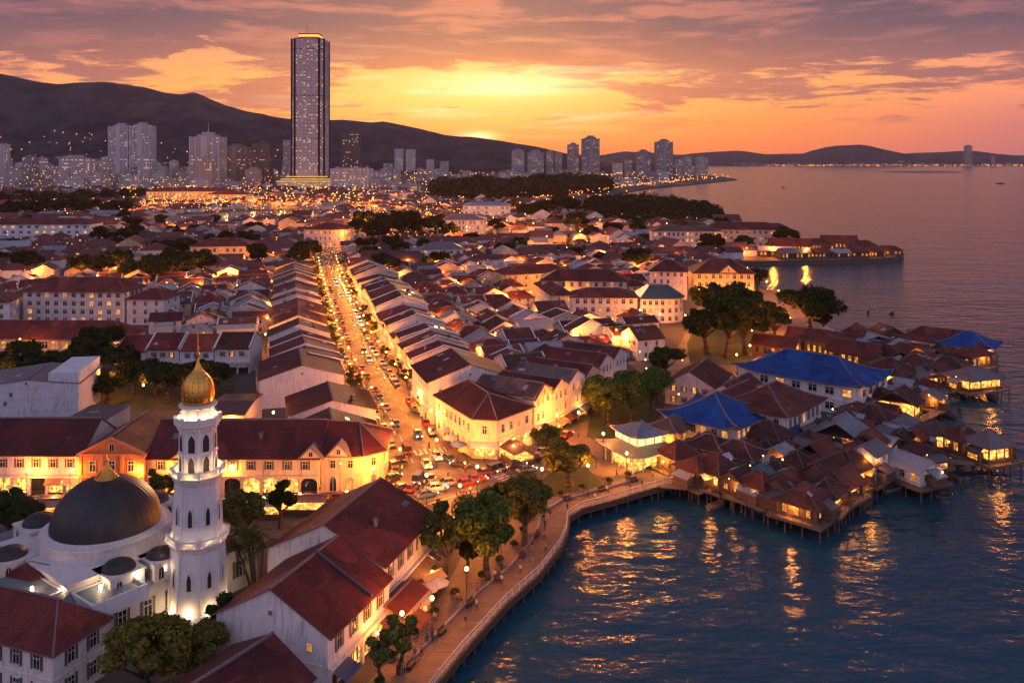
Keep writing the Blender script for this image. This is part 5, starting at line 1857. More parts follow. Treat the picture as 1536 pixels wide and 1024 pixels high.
BR, BK, GR, TL, LG = (.150, .046, .032), (.080, .036, .030), (.15, .135, .14), (.10, .16, .17), (.30, .31, .34)
_ = (0.094, 0.036, 0.031), (.075, .045, .042), (.16, .155, .165), (.12, .17, .18), (.34, .36, .40)
HUTS = [
    ('brown hipped hut where the boardwalk meets the village', 1016, 702, 6.5, 7, 35, 3.0, 2.2, BR, 'hip', 'roof_tile', 60),
    ('wide brown hut with lit windows on its railed deck, second from the boardwalk', 1074, 724, 7.6, 7.2, 35, 3.2, 2.6, (0.108, 0.041, 0.034), 'hip', 'roof_tile', 70),
    ('small hut with teal tin roof over an open lower deck', 1138, 727, 5, 5.5, 40, 2.8, .8, TL, 'gable', 'metal_roof', 0),
    ('low dark hut tucked behind the teal-roofed hut', 1165, 722, 6, 5, 45, 2.6, 1.5, BK, 'hip', 'roof_tile', 40),
    ('small rust-roofed hut on the harbour front, first after the boardwalk end', 1046, 722, 6, 6, 38, 2.8, 1.8, (.17, .055, .032), 'hip', 'roof_tile', 30),
    ('dark gabled hut on the harbour front beside the wide brown hut', 1108, 736, 6, 6.5, 40, 2.9, 1.6, BK, 'gable', 'roof_tile', 30),
    ('brown hipped hut on the harbour front before the teal-roofed hut', 1140, 746, 6.5, 6, 42, 2.9, 1.9, BR, 'hip', 'roof_tile', 35),
    ('red-brown gabled hut wedged beside the rusty corner hut', 1172, 752, 6.5, 6.5, 44, 3.0, 1.9, (.16, .05, .034), 'gable', 'roof_tile', 35),
    ('low rust lean hut behind the rusty corner hut', 1188, 738, 6.5, 6, 44, 3.0, 1.7, (.18, .06, .036), 'hip', 'roof_tile', 30),
    ('dark little hut on the water side next to the rusty corner hut', 1238, 758, 6, 7, 46, 2.9, 1.8, BK, 'hip', 'roof_tile', 35),
    ('rust-gabled hut on the water side below the balcony hut', 1262, 742, 6, 7, 46, 2.9, 1.8, (.17, .055, .034), 'gable', 'roof_tile', 35),
    ('big rusty-roofed hut on the outermost deck corner over the water', 1208, 768, 8.6, 8.8, 42, 3.0, 2.6, (0.126, 0.050, 0.037), 'hip', 'roof_tile', 90),
    ('long brown gabled hut right behind the rusty-roofed corner hut', 1240, 738, 8, 10, 46, 3.6, 2.6, (0.101, 0.043, 0.037), 'gable', 'roof_tile', 60),
    ('brown hut with lit balcony beside the water, next after the corner', 1272, 722, 8, 9, 46, 3.8, 2.6, (0.090, 0.036, 0.033), 'hip', 'roof_tile', 80),
    ('dark low roof in the middle of the village behind the balcony hut', 1228, 700, 7, 7, 46, 3.0, 2.0, BR, 'gable', 'roof_tile', 60),
    ('dark swept roof with blue patch beside the white arched hall', 1152, 675, 9.5, 8, 44, 4.0, 2.4, (.085, .043, .042), 'hip', 'roof_tile', 90),
    ('small blue-tiled shed against the white arched hall', 1182, 668, 4.6, 5.5, 46, 3.4, 1.8, BLUE, 'gable', 'blue_tile', 0),
    ('pale grey canvas roofed stall with strip-lit counter', 1170, 698, 6, 5, 46, 3.0, 1.2, LG, 'gable', 'metal_roof', 110),
    ('tiny dark hut with glowing front among the inner lanes', 1196, 712, 5, 5, 46, 2.8, 1.6, BK, 'hip', 'roof_tile', 60),
    ('glowing open hall with grey-blue gabled roof in the village heart', 1262, 672, 11, 11, 62, 4.4, 2.8, (.17, .20, .23), 'gable', 'metal_roof', 190),
    ('low brown shed beside the glowing open hall', 1302, 684, 7, 7, 48, 3.2, 1.8, BR, 'gable', 'roof_tile', 40),
    ('tall pale narrow hut with stacked balconies above the water', 1305, 716, 5, 7, 46, 6.0, 1.2, GR, 'gable', 'metal_roof', 20),
    ('white hut with pale tin roof on its own deck', 1370, 716, 7.5, 9.5, 112, 3.2, 1.5, LG, 'gable', 'metal_roof', 22),
    ('brown-roofed lean hut behind the white hut', 1385, 696, 8, 5.5, 110, 3.0, 1.3, (0.086, 0.040, 0.037), 'gable', 'roof_tile', 0),
    ('grey tent-roofed hut with one bright lamp', 1358, 655, 7, 7, 46, 3.0, 2.4, GR, 'hip', 'metal_roof', 130),
    ('brown patched hut beside the tent-roofed hut', 1400, 668, 7.5, 6.5, 46, 3.2, 2.0, (.12, .075, .07), 'hip', 'roof_tile', 50),
    ('dark gabled hut on the far pier walkway', 1442, 676, 7, 6.5, 108, 3.2, 2.2, BR, 'hip', 'roof_tile', 60),
    ('grey pyramid-roofed end hut with yellow lit base on far pier', 1483, 687, 7.5, 7, 108, 3.2, 2.4, (.17, .135, .13), 'hip', 'metal_roof', 60),
    ('dark double-roofed hut between tent hut and great hall', 1310, 646, 9, 7, 46, 3.2, 2.2, BK, 'hip', 'roof_tile', 60),
    ('low dark hut below the great hall\'s near corner', 1262, 650, 7, 7, 46, 3.0, 1.8, BK, 'gable', 'roof_tile', 90),
    ('dark hut with triangular glowing gable by the inlet', 1350, 622, 10, 8, 46, 3.6, 2.8, (0.079, 0.032, 0.030), 'gable', 'roof_tile', 110),
    ('small dark hut behind the glowing-gable hut', 1322, 612, 7, 7, 50, 3.2, 2.2, BK, 'hip', 'roof_tile', 50),
    ('little hut with white awning on the inlet side', 1395, 610, 6, 5, 46, 2.8, 1.2, GR, 'gable', 'metal_roof', 60),
    ('broad brown hall with three bright hanging lamps behind the great hall', 1335, 578, 13, 12, 40, 4.2, 3.2, (0.094, 0.036, 0.033), 'hip', 'roof_tile', 260),
    ('grey flat-topped hut beside the three-lamp hall', 1382, 582, 9, 7, 110, 3.4, 1.6, GR, 'gable', 'metal_roof', 50),
    ('rust-red low hut with boats at its deck', 1398, 596, 9, 6, 110, 2.8, 1.6, (0.115, 0.040, 0.034), 'gable', 'roof_tile', 60),
    ('wide grey pavilion hut standing far out on black piles', 1460, 580, 14, 10, 112, 3.2, 2.4, (.17, .13, .125), 'hip', 'metal_roof', 70),
    ('brown hut with glowing end beside the wide grey pavilion', 1420, 566, 11, 9, 60, 3.4, 2.8, (0.086, 0.040, 0.035), 'hip', 'roof_tile', 140),
    ('dark roofed hut behind the pavilion with lamp-lit porch', 1457, 548, 11, 8, 112, 3.4, 2.0, BR, 'hip', 'roof_tile', 110),
    ('red-brown hut in the crowded far side, grey hut before it', 1372, 562, 10, 9, 60, 3.4, 2.4, (0.101, 0.038, 0.034), 'hip', 'roof_tile', 90),
    ('low dark hut next to the red-brown hut on the far side', 1340, 550, 10, 8, 100, 3.2, 1.8, BK, 'gable', 'roof_tile', 60),
    ('orange-fronted hut close under the far blue-patched hall', 1362, 540, 10, 8, 112, 3.4, 1.8, BR, 'gable', 'roof_tile', 150),
    ('pale tin roof at the back of the village by the trees', 1246, 514, 11, 8, 100, 3.4, 1.6, LG, 'gable', 'metal_roof', 0),
    ('brown pointed roof at the back of the village', 1285, 516, 9, 9, 45, 3.6, 3.2, BR, 'hip', 'roof_tile', 0),
    ('blue-grey tin roof at the back beside the pointed roof', 1310, 521, 12, 8, 100, 3.2, 1.4, (.28, .32, .36), 'gable', 'metal_roof', 0),
    ('dark brown roof at the seaward back corner', 1330, 514, 9, 10, 100, 3.8, 2.2, BR, 'gable', 'roof_tile', 0),
    ('long dark red roof sloping behind the great blue hall', 1285, 545, 10, 18, 130, 4.2, 2.8, (0.090, 0.033, 0.031), 'gable', 'roof_tile', 60),
    ('broad brown roof behind the great blue hall\'s ridge', 1235, 530, 14, 17, 140, 4.4, 2.8, (0.108, 0.043, 0.037), 'hip', 'roof_tile', 0),
    ('low brown roof by the tree park at the village entrance', 1165, 532, 10, 16, 150, 3.6, 2.2, (0.101, 0.040, 0.035), 'gable', 'roof_tile', 60),
    ('small lit-ended brown roof next to the tree park path', 1205, 519, 9, 11, 150, 3.6, 2.4, BR, 'gable', 'roof_tile', 80),
]
for lb, px_, py_, w_, l_, an, ev, rs, rc, kd, rm, pw in HUTS:
    white = lb.startswith('white') or lb.startswith('tall pale')
    onland = inside(LAND, *W(px_, py_)) and inside(LAND, W(px_, py_)[0] + 5, W(px_, py_)[1] - 5)
    hh = hut(lb, px_, py_, w_ * .86, l_ * .86, an + rnd.uniform(-7, 7), ev * rnd.uniform(.9, 1.15), rs, rc, kd, rm, (.74, .73, .72) if white else WALLT, .9 if onland else 1.4, not onland, .75, pw * 2.2, open_='open hall' in lb or 'glowing-gable' in lb or (not white and l_ <= 11 and rnd.random() < .4), floors=2 if ev > 5 else 1, ov=.9)
    for _ in range(rnd.choice((1, 1, 2))):
        lean_to(hh, w_ * .86, l_ * .86, rnd.choice(('-y', '+x', '-x')), rnd.uniform(1.9, 2.5), rnd.uniform(1.2, 2.4), rnd.choice([(.10, .05, .04), (.12, .10, .10), (.22, .24, .27), (.14, .07, .05), (.30, .30, .32)]), rnd.uniform(2.5, 5), glow=rnd.random() < .3, body='timber')
    if rnd.random() < .6:
        clutter(hh, w_, l_, ev, rs, 1.2)
# small sheds crammed between the huts
VIL = [W(*p) for p in [(1010, 695), (1080, 722), (1190, 745), (1270, 725), (1330, 690), (1390, 670), (1330, 640), (1400, 590), (1450, 560), (1400, 530), (1300, 515), (1230, 525), (1300, 560), (1340, 600), (1250, 645), (1130, 668), (1060, 680)]]
k_ = 0
for _ in range(6000):
    px_, py_ = rnd.uniform(1000, 1460), rnd.uniform(505, 750)
    x, y = W(px_, py_, DECKZ)
    if not inside(VIL, x, y) or any((x - a) ** 2 + (y - c_) ** 2 < (1.7 + q * .72) ** 2 for a, c_, q in BLOCKED):
        continue
    k_ += 1
    cn, cc = rnd.choice([('rust', (.17, .055, .032)), ('dark', (.065, .034, .030)), ('brown', (.11, .046, .034)), ('red', (.19, .045, .03)), ('grey', (.13, .125, .135)), ('pale tin', (.28, .30, .33))])
    near = min((h_ for h_ in HUTS), key=lambda h_: (W(h_[1], h_[2])[0] - x) ** 2 + (W(h_[1], h_[2])[1] - y) ** 2)[0].split()
    hut(f'little {cn} shed, {ordn(k_)} packed between huts, close to {" ".join(near[:5])}', px_, py_, rnd.uniform(3.2, 5.0), rnd.uniform(3.5, 5.5), 46 + rnd.choice((0, 90)) + rnd.uniform(-12, 12), rnd.uniform(2.2, 3.2), rnd.uniform(.7, 1.5), cc, rnd.choice(('gable', 'hip')),
        'metal_roof' if cn in ('grey', 'pale tin') else 'roof_tile', WALLT, .9, not inside(LAND, x, y), .6, 55 if k_ % 4 == 0 else 0, 'shed', 'shed', rail=False, group='sheds packed between the village huts', z=DECKZ)
    if k_ > 140:
        break
print('sheds', k_)
# hall with red and blue patched roof at the seaward end
th = hut('long hall with patched red and blue swept roof at the village\'s seaward end', 1418, 531, 12, 26, 140, 4.6, 3.6, (0.122, 0.043, 0.037), 'hip', 'roof_tile', (.66, .60, .56), 1.2, True, .5, 120, 'sea_hall', 'hall', .9, 1.3)
b = MB()
hip_roof(b, 12.3, 14.2, 4.62, 3.68, 1.35, .2, curl=.9, conc=1.3)
o = b.build('blue_roof', [MT['blue_tile'], MT['mortar']], th, col=BLUE)
o.location = (0, -7.2, .05)
# plank walkways joining the huts
for lb, pts, wd in [('plank walkway along the village\'s harbour front', [(990, 727), (1040, 731), (1100, 742), (1160, 752), (1180, 757)], 2.4), ('plank walkway out to the end hut on the far pier', [(1330, 700), (1400, 690), (1460, 694)], 2.6),
                    ('plank walkway behind the balcony huts', [(1215, 742), (1262, 730), (1302, 712), (1335, 700)], 3.0), ('plank walkway across the inlet mouth', [(1365, 640), (1400, 620), (1412, 600)], 2.4), ('plank walkway to the wide grey pavilion', [(1385, 600), (1420, 588), (1450, 580)], 2.6)]:
    L_ = [W(px_, py_, .2) for px_, py_ in pts]
    rt = root('walkway', lb, 'walkway', L_[0][0], L_[0][1], 0, 90)
    x0, y0 = L_[0]
    L_ = [(x - x0, y - y0) for x, y in L_]
    b = MB()
    b.prism(band(L_, -wd / 2, wd / 2), .0, .22, 0, bottom=True)
    b.build('deck', MT['deck_wood'], rt)
    for (ax, ay), (bx, by) in zip(L_, L_[1:]):
        n_ = max(1, int(math.hypot(bx - ax, by - ay) / 4))
        for i in range(n_):
            for s in (-1, 1):
                ob('pile', PILEM, rt, (ax + (bx - ax) * i / n_ + s * .5, ay + (by - ay) * i / n_ + s * .9, .1))

# ------------------------------------------------------------------ boardwalk round the promenade
bw = root('boardwalk', 'curved timber boardwalk on dark piles with white railing around the promenade', 'boardwalk', 0, 0, 0, 90)
inner = offset_line(EDGE, 3.6)
b = MB()
b.prism(inner[::-1] + EDGE if False else EDGE + inner[::-1], -.35, .10, 0, bottom=True)
b.build('deck', MT['deck_wood'], bw)
b = MB()
o2 = offset_line(EDGE, -.25)
for p, q, r_, s_ in zip(EDGE, EDGE[1:], o2, o2[1:]):
    for z0, z1 in ((-.95, -.55), (-.42, .16)):
        b.mesh([(r_[0], r_[1], z0), (s_[0], s_[1], z0), (s_[0], s_[1], z1), (r_[0], r_[1], z1), (p[0], p[1], z1), (q[0], q[1], z1)], [(0, 1, 2, 3), (3, 2, 5, 4)])
b.build('fascia', MT['timber'], bw)


def along(line, step, start=0.0):
    d_ = start
    out_ = []
    acc = 0.0
    for (ax, ay), (bx, by) in zip(line, line[1:]):
        L_ = math.hypot(bx - ax, by - ay)
        while d_ <= acc + L_:
            t = (d_ - acc) / L_
            out_.append((ax + (bx - ax) * t, ay + (by - ay) * t, math.atan2(by - ay, bx - ax)))
            d_ += step
        acc += L_
    return out_


for x, y, a in along(offset_line(EDGE, .25), 3.1, 1.0):
    ob('pile', PILEM, bw, (x, y, -.35), None, (1.15, 1.15, 1))
for x, y, a in along(offset_line(EDGE, 2.4), 4.2, 1.0):
    ob('pile', PILEM, bw, (x, y, -.35))
rl = offset_line(EDGE, .15)
b = MB()
for x, y, a in along(rl, 2.0):
    b.box(x - .08, x + .08, y - .08, y + .08, .1, 1.28)
pts = [(x, y) for x, y, _ in along(rl, 1.0)]
for p, q in zip(pts, pts[1:]):
    for z, r_ in ((1.25, .085), (.75, .05), (.42, .05)):
        b.tube((*p, z), (*q, z), r_, r_, 4)
b.build('railing', MT['trim'], bw)
# low kerb wall behind the boardwalk
kw = MB()
q_ = offset_line(EDGE, 5.2)[2:-1]
for p, q in zip(q_, q_[1:]):
    kw.tube((*p, .2), (*q, .2), .22, .22, 4)
tag(kw.build('kerb_wall', MT['concrete']), 'low stone kerb wall between promenade paving and the boardwalk', 'wall')

# ------------------------------------------------------------------ the far jetty
jt = root('jetty', 'long stone-edged jetty with lit huts reaching out from the far shore', 'jetty', *W(1200, 380), 0, 90)
jp = [W(*p) for p in [(1085, 392.5), (1150, 392.5), (1200, 391.5), (1270, 390.5), (1340, 387.5), (1356, 381), (1352, 376), (1290, 369), (1240, 363), (1190, 360), (1150, 356), (1120, 372)]]
jx, jy = jt.location.x, jt.location.y
b = MB()
b.prism([(x - jx, y - jy) for x, y in jp], -5, .5)
b.build('deck', MT['timber'], jt)
for i, (px_, py_, w_, l_, ev, rs, rc, lb, pw) in enumerate([(1190, 387, 9, 20, 4, 2.2, GR, 'grey-roofed lit shed on the jetty root', 400), (1222, 386, 9, 22, 3.6, 2.6, BK, 'dark-roofed lit shed second along the jetty front', 400), (1252, 386, 8, 18, 3.4, 1.8, LG, 'pale-roofed lit shed third along the jetty front', 350),
    (1282, 385, 9, 16, 3.8, 2.6, BR, 'maroon-roofed lit shed fourth along the jetty front', 400), (1306, 384, 8, 14, 3.6, 2.4, (.17, .06, .04), 'rust-roofed hut before the jetty tip', 400), (1332, 382, 8, 16, 3.6, 2.4, BR, 'last hut at the jetty tip', 450),
    (1185, 377, 11, 28, 5, 4, BR, 'tall maroon hall at the back of the jetty root', 300), (1222, 375, 11, 24, 4.6, 3.4, BK, 'dark hall second at the back of the jetty', 250), (1258, 373, 12, 24, 5.4, 4.0, (.16, .055, .04), 'swept brown hall third at the back of the jetty', 250), (1292, 376, 10, 18, 4.2, 3.0, BK, 'small dark hall fourth at the back of the jetty', 300),
    (1163, 384, 9, 22, 4.2, 2, LG, 'pale-roofed shed by the jetty trees', 450)]):
    hut(lb, px_, py_, w_, l_, 178 + rnd.uniform(-8, 8), ev, rs, rc, 'hip' if i % 2 else 'gable', 'roof_tile' if rc not in (GR, LG) else 'metal_roof', WALLT, .8, False, .75, pw, 'jetty_hut', 'hut', rail=False, z=.5, group='huts on the far jetty')
# ------------------------------------------------------------------ trees
def tree_proto(seed, rad, height, nclump, nleaf, leaf, flat=.6, spread=1.0, crown0=.42):
    r_ = random.Random(seed)
    tr = MB()
    crown_c = height * (crown0 + (1 - crown0) / 2)
    hz = height * (1 - crown0) / 2
    fork = height * crown0 * .75
    lean = Vector((r_.uniform(-.4, .4), r_.uniform(-.4, .4), 0))
    p = Vector((0, 0, -.3))
    tr_r = rad * .075 + .10
    for i in range(3):
        q = Vector((lean.x * (i + 1) / 3 + r_.uniform(-.12, .12), lean.y * (i + 1) / 3 + r_.uniform(-.12, .12), fork * (i + 1) / 3))
        tr.tube(p, q, tr_r * (1.25 - .17 * i), tr_r * (1.25 - .17 * (i + 1)), 7)
        p = q
    cl = []
    for i in range(nclump):
        while True:
            v = Vector((r_.uniform(-1, 1), r_.uniform(-1, 1), r_.uniform(-.75, 1)))
            if .45 < v.length < 1.08:
                break
        c_ = Vector((v.x * rad * .80 * spread, v.y * rad * .80 * spread, crown_c + v.z * hz * .80 - .12 * hz * (v.x ** 2 + v.y ** 2)))
        cl.append((c_, rad * r_.uniform(.13, .36)))
    for c_, cr_ in cl[::2]:
        m_ = p.lerp(c_, .5) + Vector((r_.uniform(-.4, .4), r_.uniform(-.4, .4), -.25))
        tr.tube(p, m_, tr_r * .6, tr_r * .36, 5)
        tr.tube(m_, c_, tr_r * .36, tr_r * .10, 5)
    lv = MB()
    for c_, cr_ in cl:
        for _ in range(nleaf // nclump):
            d_ = Vector((r_.gauss(0, 1), r_.gauss(0, 1), r_.gauss(0, 1))).normalized()
            p_ = c_ + Vector((d_.x, d_.y, d_.z * flat)) * cr_ * r_.uniform(.5, 1.0) ** .5 * r_.choice((1, 1, 1.1, 1.32))
            nrm = (d_ + Vector((r_.uniform(-.8, .8), r_.uniform(-.8, .8), r_.uniform(-.2, 1.1)))).normalized()
            u = nrm.orthogonal().normalized()
            w = nrm.cross(u)
            a = r_.uniform(0, 6.28)
            u, w = u * math.cos(a) + w * math.sin(a), w * math.cos(a) - u * math.sin(a)
            s = leaf * r_.uniform(.6, 1.25)
            lv.face([p_ - u * s, p_ - w * s * .55 + u * s * .1, p_ + u * s, p_ + w * s * .55 + u * s * .1])
    return tr.data('trunk', [MT['bark']], True, False), lv.data('crown', [MT['leaf']], False, False)


TP = {
    'near': [tree_proto(3, 5.5, 12, 34, 13000, .36, .75), tree_proto(8, 5.0, 11, 30, 12000, .34, .8), tree_proto(14, 4.4, 10, 26, 10000, .33, .8)],
    'small': [tree_proto(21, 2.7, 6.4, 14, 4200, .26, .9), tree_proto(22, 2.4, 7.4, 15, 4200, .26, .9)],
    'mid': [tree_proto(31, 6.0, 12, 22, 3800, .60), tree_proto(32, 5.4, 11, 18, 3400, .58, .7), tree_proto(33, 5.8, 10, 20, 3400, .60, .55)],
    'rain': [tree_proto(41, 10.5, 15.5, 44, 9000, .60, .5, 1.05, .45)],
    'far': [tree_proto(51, 6.0, 11, 12, 800, 1.3), tree_proto(52, 6.5, 10, 12, 800, 1.4, .6)],
}
PALM = None


def palm_proto():
    r_ = random.Random(5)
    tr = MB()
    lv = MB()
    for s in range(5):
        bx, by = r_.uniform(-1.6, 1.6), r_.uniform(-1.6, 1.6)
        h = r_.uniform(5.5, 8.5)
        tx, ty = bx * 1.5, by * 1.5
        tr.tube((bx * .4, by * .4, -.2), (tx, ty, h), .20, .13, 6)
        for k_ in range(15):
            a = r_.uniform(0, 6.28)
            el_ = r_.uniform(-.2, 1.0)
            L_ = r_.uniform(1.9, 2.7)
            prev = Vector((tx, ty, h))
            for j in range(5):
                t = (j + 1) / 5
                q = Vector((tx + math.cos(a) * L_ * t, ty + math.sin(a) * L_ * t, h + el_ * L_ * t - 1.3 * t * t))
                sd = Vector((-math.sin(a), math.cos(a), 0))
                for sg in (-1, 1):
                    for m_ in range(2):
                        o = prev.lerp(q, .25 + .5 * m_)
                        lv.face([o, o + sd * sg * .5 * (1 - t * .5) + Vector((0, 0, -.28)) + (q - prev) * .6, o + (q - prev) * .5])
                prev = q
    return tr.data('trunk', [MT['bark']], True, False), lv.data('crown', [MT['leaf']], False, False)


PALM = palm_proto()
GREEN = [(.042, .062, .018), (.034, .052, .018), (.055, .066, .020), (.030, .046, .016), (.060, .062, .022)]


def tree(label, px, py, kind, scale=1.0, group=None, pos=None, name='tree', cat='tree', col=None, hz=1.0, z=0.0):
    x, y = pos or W(px, py, z)
    t, c_ = PALM if kind == 'palm' else rnd.choice(TP[kind])
    rt = root(name, label, cat, x, y, z, rnd.uniform(0, 360), group)
    rt.scale = (scale, scale, scale * hz)
    ob('trunk', t, rt)
    ob('crown', c_, rt, col=col or rnd.choice(GREEN))
    return rt


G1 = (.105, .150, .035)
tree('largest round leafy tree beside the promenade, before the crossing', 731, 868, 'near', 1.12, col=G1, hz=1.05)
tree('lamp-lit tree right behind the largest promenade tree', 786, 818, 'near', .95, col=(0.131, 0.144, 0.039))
tree('tree half hidden at the crossing side of the promenade trees', 742, 800, 'near', .78)
tree('slim dark tree between the large warehouse and the promenade tree', 668, 872, 'small', 1.5, col=(0.069, 0.101, 0.035), hz=1.1)
tree('low bushy tree beside the slim dark promenade tree', 700, 858, 'small', 1.0)
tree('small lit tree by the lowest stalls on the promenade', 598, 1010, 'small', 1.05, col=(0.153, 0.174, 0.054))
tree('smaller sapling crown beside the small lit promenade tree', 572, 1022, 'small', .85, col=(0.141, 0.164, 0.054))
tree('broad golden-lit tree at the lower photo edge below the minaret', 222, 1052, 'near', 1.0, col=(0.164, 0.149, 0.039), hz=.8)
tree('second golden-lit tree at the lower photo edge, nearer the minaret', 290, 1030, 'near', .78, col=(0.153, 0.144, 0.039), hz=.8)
tree('dark small tree at the foot of the minaret beside the warehouse gable', 343, 988, 'small', 1.25, col=(0.039, 0.057, 0.026), hz=.9)
tree('palm clump between the minaret and the warehouses', 386, 882, 'palm', 1.15, col=(.085, .105, .03), name='palm_clump', cat='palm')
tree('tall lamp-dotted tree right of the minaret by the arcaded row', 366, 818, 'near', .95, col=(0.098, 0.126, 0.039))
tree('small tree in the lit garden beside the tall lamp-dotted tree', 420, 792, 'small', 1.15)
tree('small dark tree squeezed between dome and minaret', 246, 764, 'small', 1.3, col=(0.065, 0.087, 0.033))
tree('street tree clipped by the photo edge beside the mosque', 14, 806, 'near', .75, col=(0.048, 0.074, 0.030))
tree('dark tree beside the mosque wall, next to the clipped one', 38, 815, 'near', .6, col=(0.053, 0.074, 0.030))
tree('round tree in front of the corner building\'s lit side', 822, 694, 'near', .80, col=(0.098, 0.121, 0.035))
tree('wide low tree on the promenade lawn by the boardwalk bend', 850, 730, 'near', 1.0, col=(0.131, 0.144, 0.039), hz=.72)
for i, (px_, py_, s, k_) in enumerate([(912, 640, 1.0, 'near'), (948, 634, 1.05, 'near'), (975, 622, .9, 'near'), (895, 622, .8, 'near'), (985, 606, .8, 'near'), (925, 612, .85, 'near')]):
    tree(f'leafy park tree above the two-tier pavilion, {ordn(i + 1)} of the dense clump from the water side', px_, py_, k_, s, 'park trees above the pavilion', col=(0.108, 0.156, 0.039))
tree('dark round tree in front of the pink fronts', 1000, 572, 'mid', 1.0, col=(0.053, 0.074, 0.026))
for i, (px_, py_, s) in enumerate([(1120, 500, 1.25), (1075, 490, 1.25), (1100, 478, 1.1), (1060, 530, 1.1), (1090, 536, 1.25), (1118, 530, 1.0), (1162, 512, .8), (1160, 494, .8)]):
    tree(f'waterside park tree by the glowing path, {ordn(i + 1)} of its grove from the bay', px_, py_, 'mid', s * 1.35, 'grove by the glowing path', col=(0.049, 0.067, 0.020))
tree('huge spreading rain tree alone at the water\'s edge', 1214, 500, 'rain', 1.12, col=(0.038, 0.052, 0.019))
tree('small bushy tree under the huge rain tree', 1234, 498, 'mid', .62, col=(0.032, 0.046, 0.017))
for i, (px_, py_, s) in enumerate([(32, 582, 1.1), (70, 590, 1.15), (8, 575, .9), (122, 570, 1.2), (150, 560, 1.45), (178, 575, 1.1), (108, 596, .9), (160, 604, .8), (200, 590, 1.0), (232, 592, 1.05), (250, 606, 1.0), (275, 598, .95), (305, 600, .9), (325, 590, .8)]):
    tree(f'dark park tree behind the pale windowless block, {ordn(i + 1)} along the park', px_, py_, 'mid', s, 'park trees behind the arcaded row', col=(0.035, 0.052, 0.022))
for i, (px_, py_, s) in enumerate([(125, 420, 1.4), (150, 425, 1.2), (178, 414, 1.5), (200, 428, 1.4), (228, 432, 1.4), (255, 430, 1.5), (282, 425, 1.7), (300, 415, 1.5), (262, 412, 1.6)]):
    tree(f'round dark tree in the square above the grey hotel, {ordn(i + 1)} from the photo edge', px_, py_, 'mid', s, 'trees in the square above the grey hotel', col=(0.038, 0.052, 0.020))
for i, (px_, py_, s) in enumerate([(545, 350, 2.0), (535, 360, 1.4), (580, 362, 2.2), (605, 366, 2.6), (628, 362, 2.2), (655, 358, 1.6), (672, 360, 1.4), (560, 372, 1.6)]):
    tree(f'great dark tree where the main street ends, {ordn(i + 1)} of the clump', px_, py_, 'mid', s, 'great trees at the end of the main street', col=(0.032, 0.043, 0.017))
for lb, px_, py_, s in [('lone dark tree among the mid-town roofs', 868, 362, 1.9), ('dark spreading tree before the jetty shore terrace', 1068, 386, 1.6), ('upright tree at the root of the jetty', 1180, 374, 1.7), ('dark tree by the bend of the main street', 462, 400, 1.6), ('dark tree west of the main street\'s bend', 448, 408, 1.2),
                    ('tree beside the blue-lit hall', 770, 316, 1.5), ('tree by the yellow hotel\'s seaward corner', 1136, 440, 1.0)]:
    tree(lb, px_, py_, 'mid', s, col=(0.032, 0.043, 0.017))
for i in range(17):
    px_, py_ = 4 + i * 12 + rnd.uniform(-4, 4), 326 + rnd.uniform(-8, 4)
    tree(f'dark tree in the line beyond the school block, {ordn(i + 1)} from the photo edge', px_, py_, 'far', rnd.uniform(1.3, 2.1), 'tree line beyond the school block', col=(0.029, 0.039, 0.017))
for i in range(12):
    px_, py_ = 790 + i * 15 + rnd.uniform(-4, 4), 328 + rnd.uniform(-4, 4)
    tree(f'round dark tree in the line edging the shore wood, {ordn(i + 1)} from the blue-lit hall', px_, py_, 'far', rnd.uniform(1.7, 2.3), 'tree line edging the shore wood', col=(0.029, 0.038, 0.016))
FAR_TREES = FAR_TREES[:70]
for (x, y), lb in zip(FAR_TREES, near_labels(FAR_TREES, 'small dark tree among distant roofs, {}')):
    tree(lb, 0, 0, 'far', rnd.uniform(.8, 1.3), 'scattered trees among the distant roofs', (x, y), col=(0.032, 0.041, 0.017))
# street trees along both pavements
for s in (-1, 1):
    for i in range(17):
        y = 200 + i * 19.5 + rnd.uniform(-3, 3)
        if s > 0 and (y < 215 or rnd.random() < .35):
            continue
        x, yy = off_street(y, s * 7.4)
        tree(f'small street tree, {ordn(i + 1)} up the {side_word[s]} pavement of main street', 0, 0, 'small', rnd.uniform(.75, 1.1), 'street trees of the main street', (x, yy), col=(0.072, 0.080, 0.023), hz=.75)


# woods as masses
def wood(name, label, poly_px, n_, hmin, hmax, leaf, per):
    b = MB()
    poly_ = [W(*p) for p in poly_px]
    x0, x1 = min(p[0] for p in poly_), max(p[0] for p in poly_)
    y0, y1 = min(p[1] for p in poly_), max(p[1] for p in poly_)
    k_ = 0
    while k_ < n_:
        x, y = rnd.uniform(x0, x1), rnd.uniform(y0, y1)
        if not inside(poly_, x, y):
            continue
        k_ += 1
        h, r_ = rnd.uniform(hmin, hmax), rnd.uniform(.45, .7)
        R_ = h * r_
        for _ in range(per):
            d_ = Vector((rnd.gauss(0, 1), rnd.gauss(0, 1), rnd.gauss(0, 1))).normalized()
            p_ = Vector((x, y, h - R_ * .8)) + Vector((d_.x, d_.y, d_.z * .85)) * R_ * rnd.uniform(.8, 1.05)
            nrm = (d_ + Vector((rnd.uniform(-.7, .7), rnd.uniform(-.7, .7), rnd.uniform(0, .8)))).normalized()
            u = nrm.orthogonal().normalized()
            w = nrm.cross(u)
            s = leaf * rnd.uniform(.6, 1.2)
            b.face([p_ - u * s, p_ - w * s * .7, p_ + u * s, p_ + w * s * .7])
    o = b.build(name, MT['leaf'], uv=False, col=(0.029, 0.038, 0.016))
    o['label'] = label
    return setting(o, 'stuff')


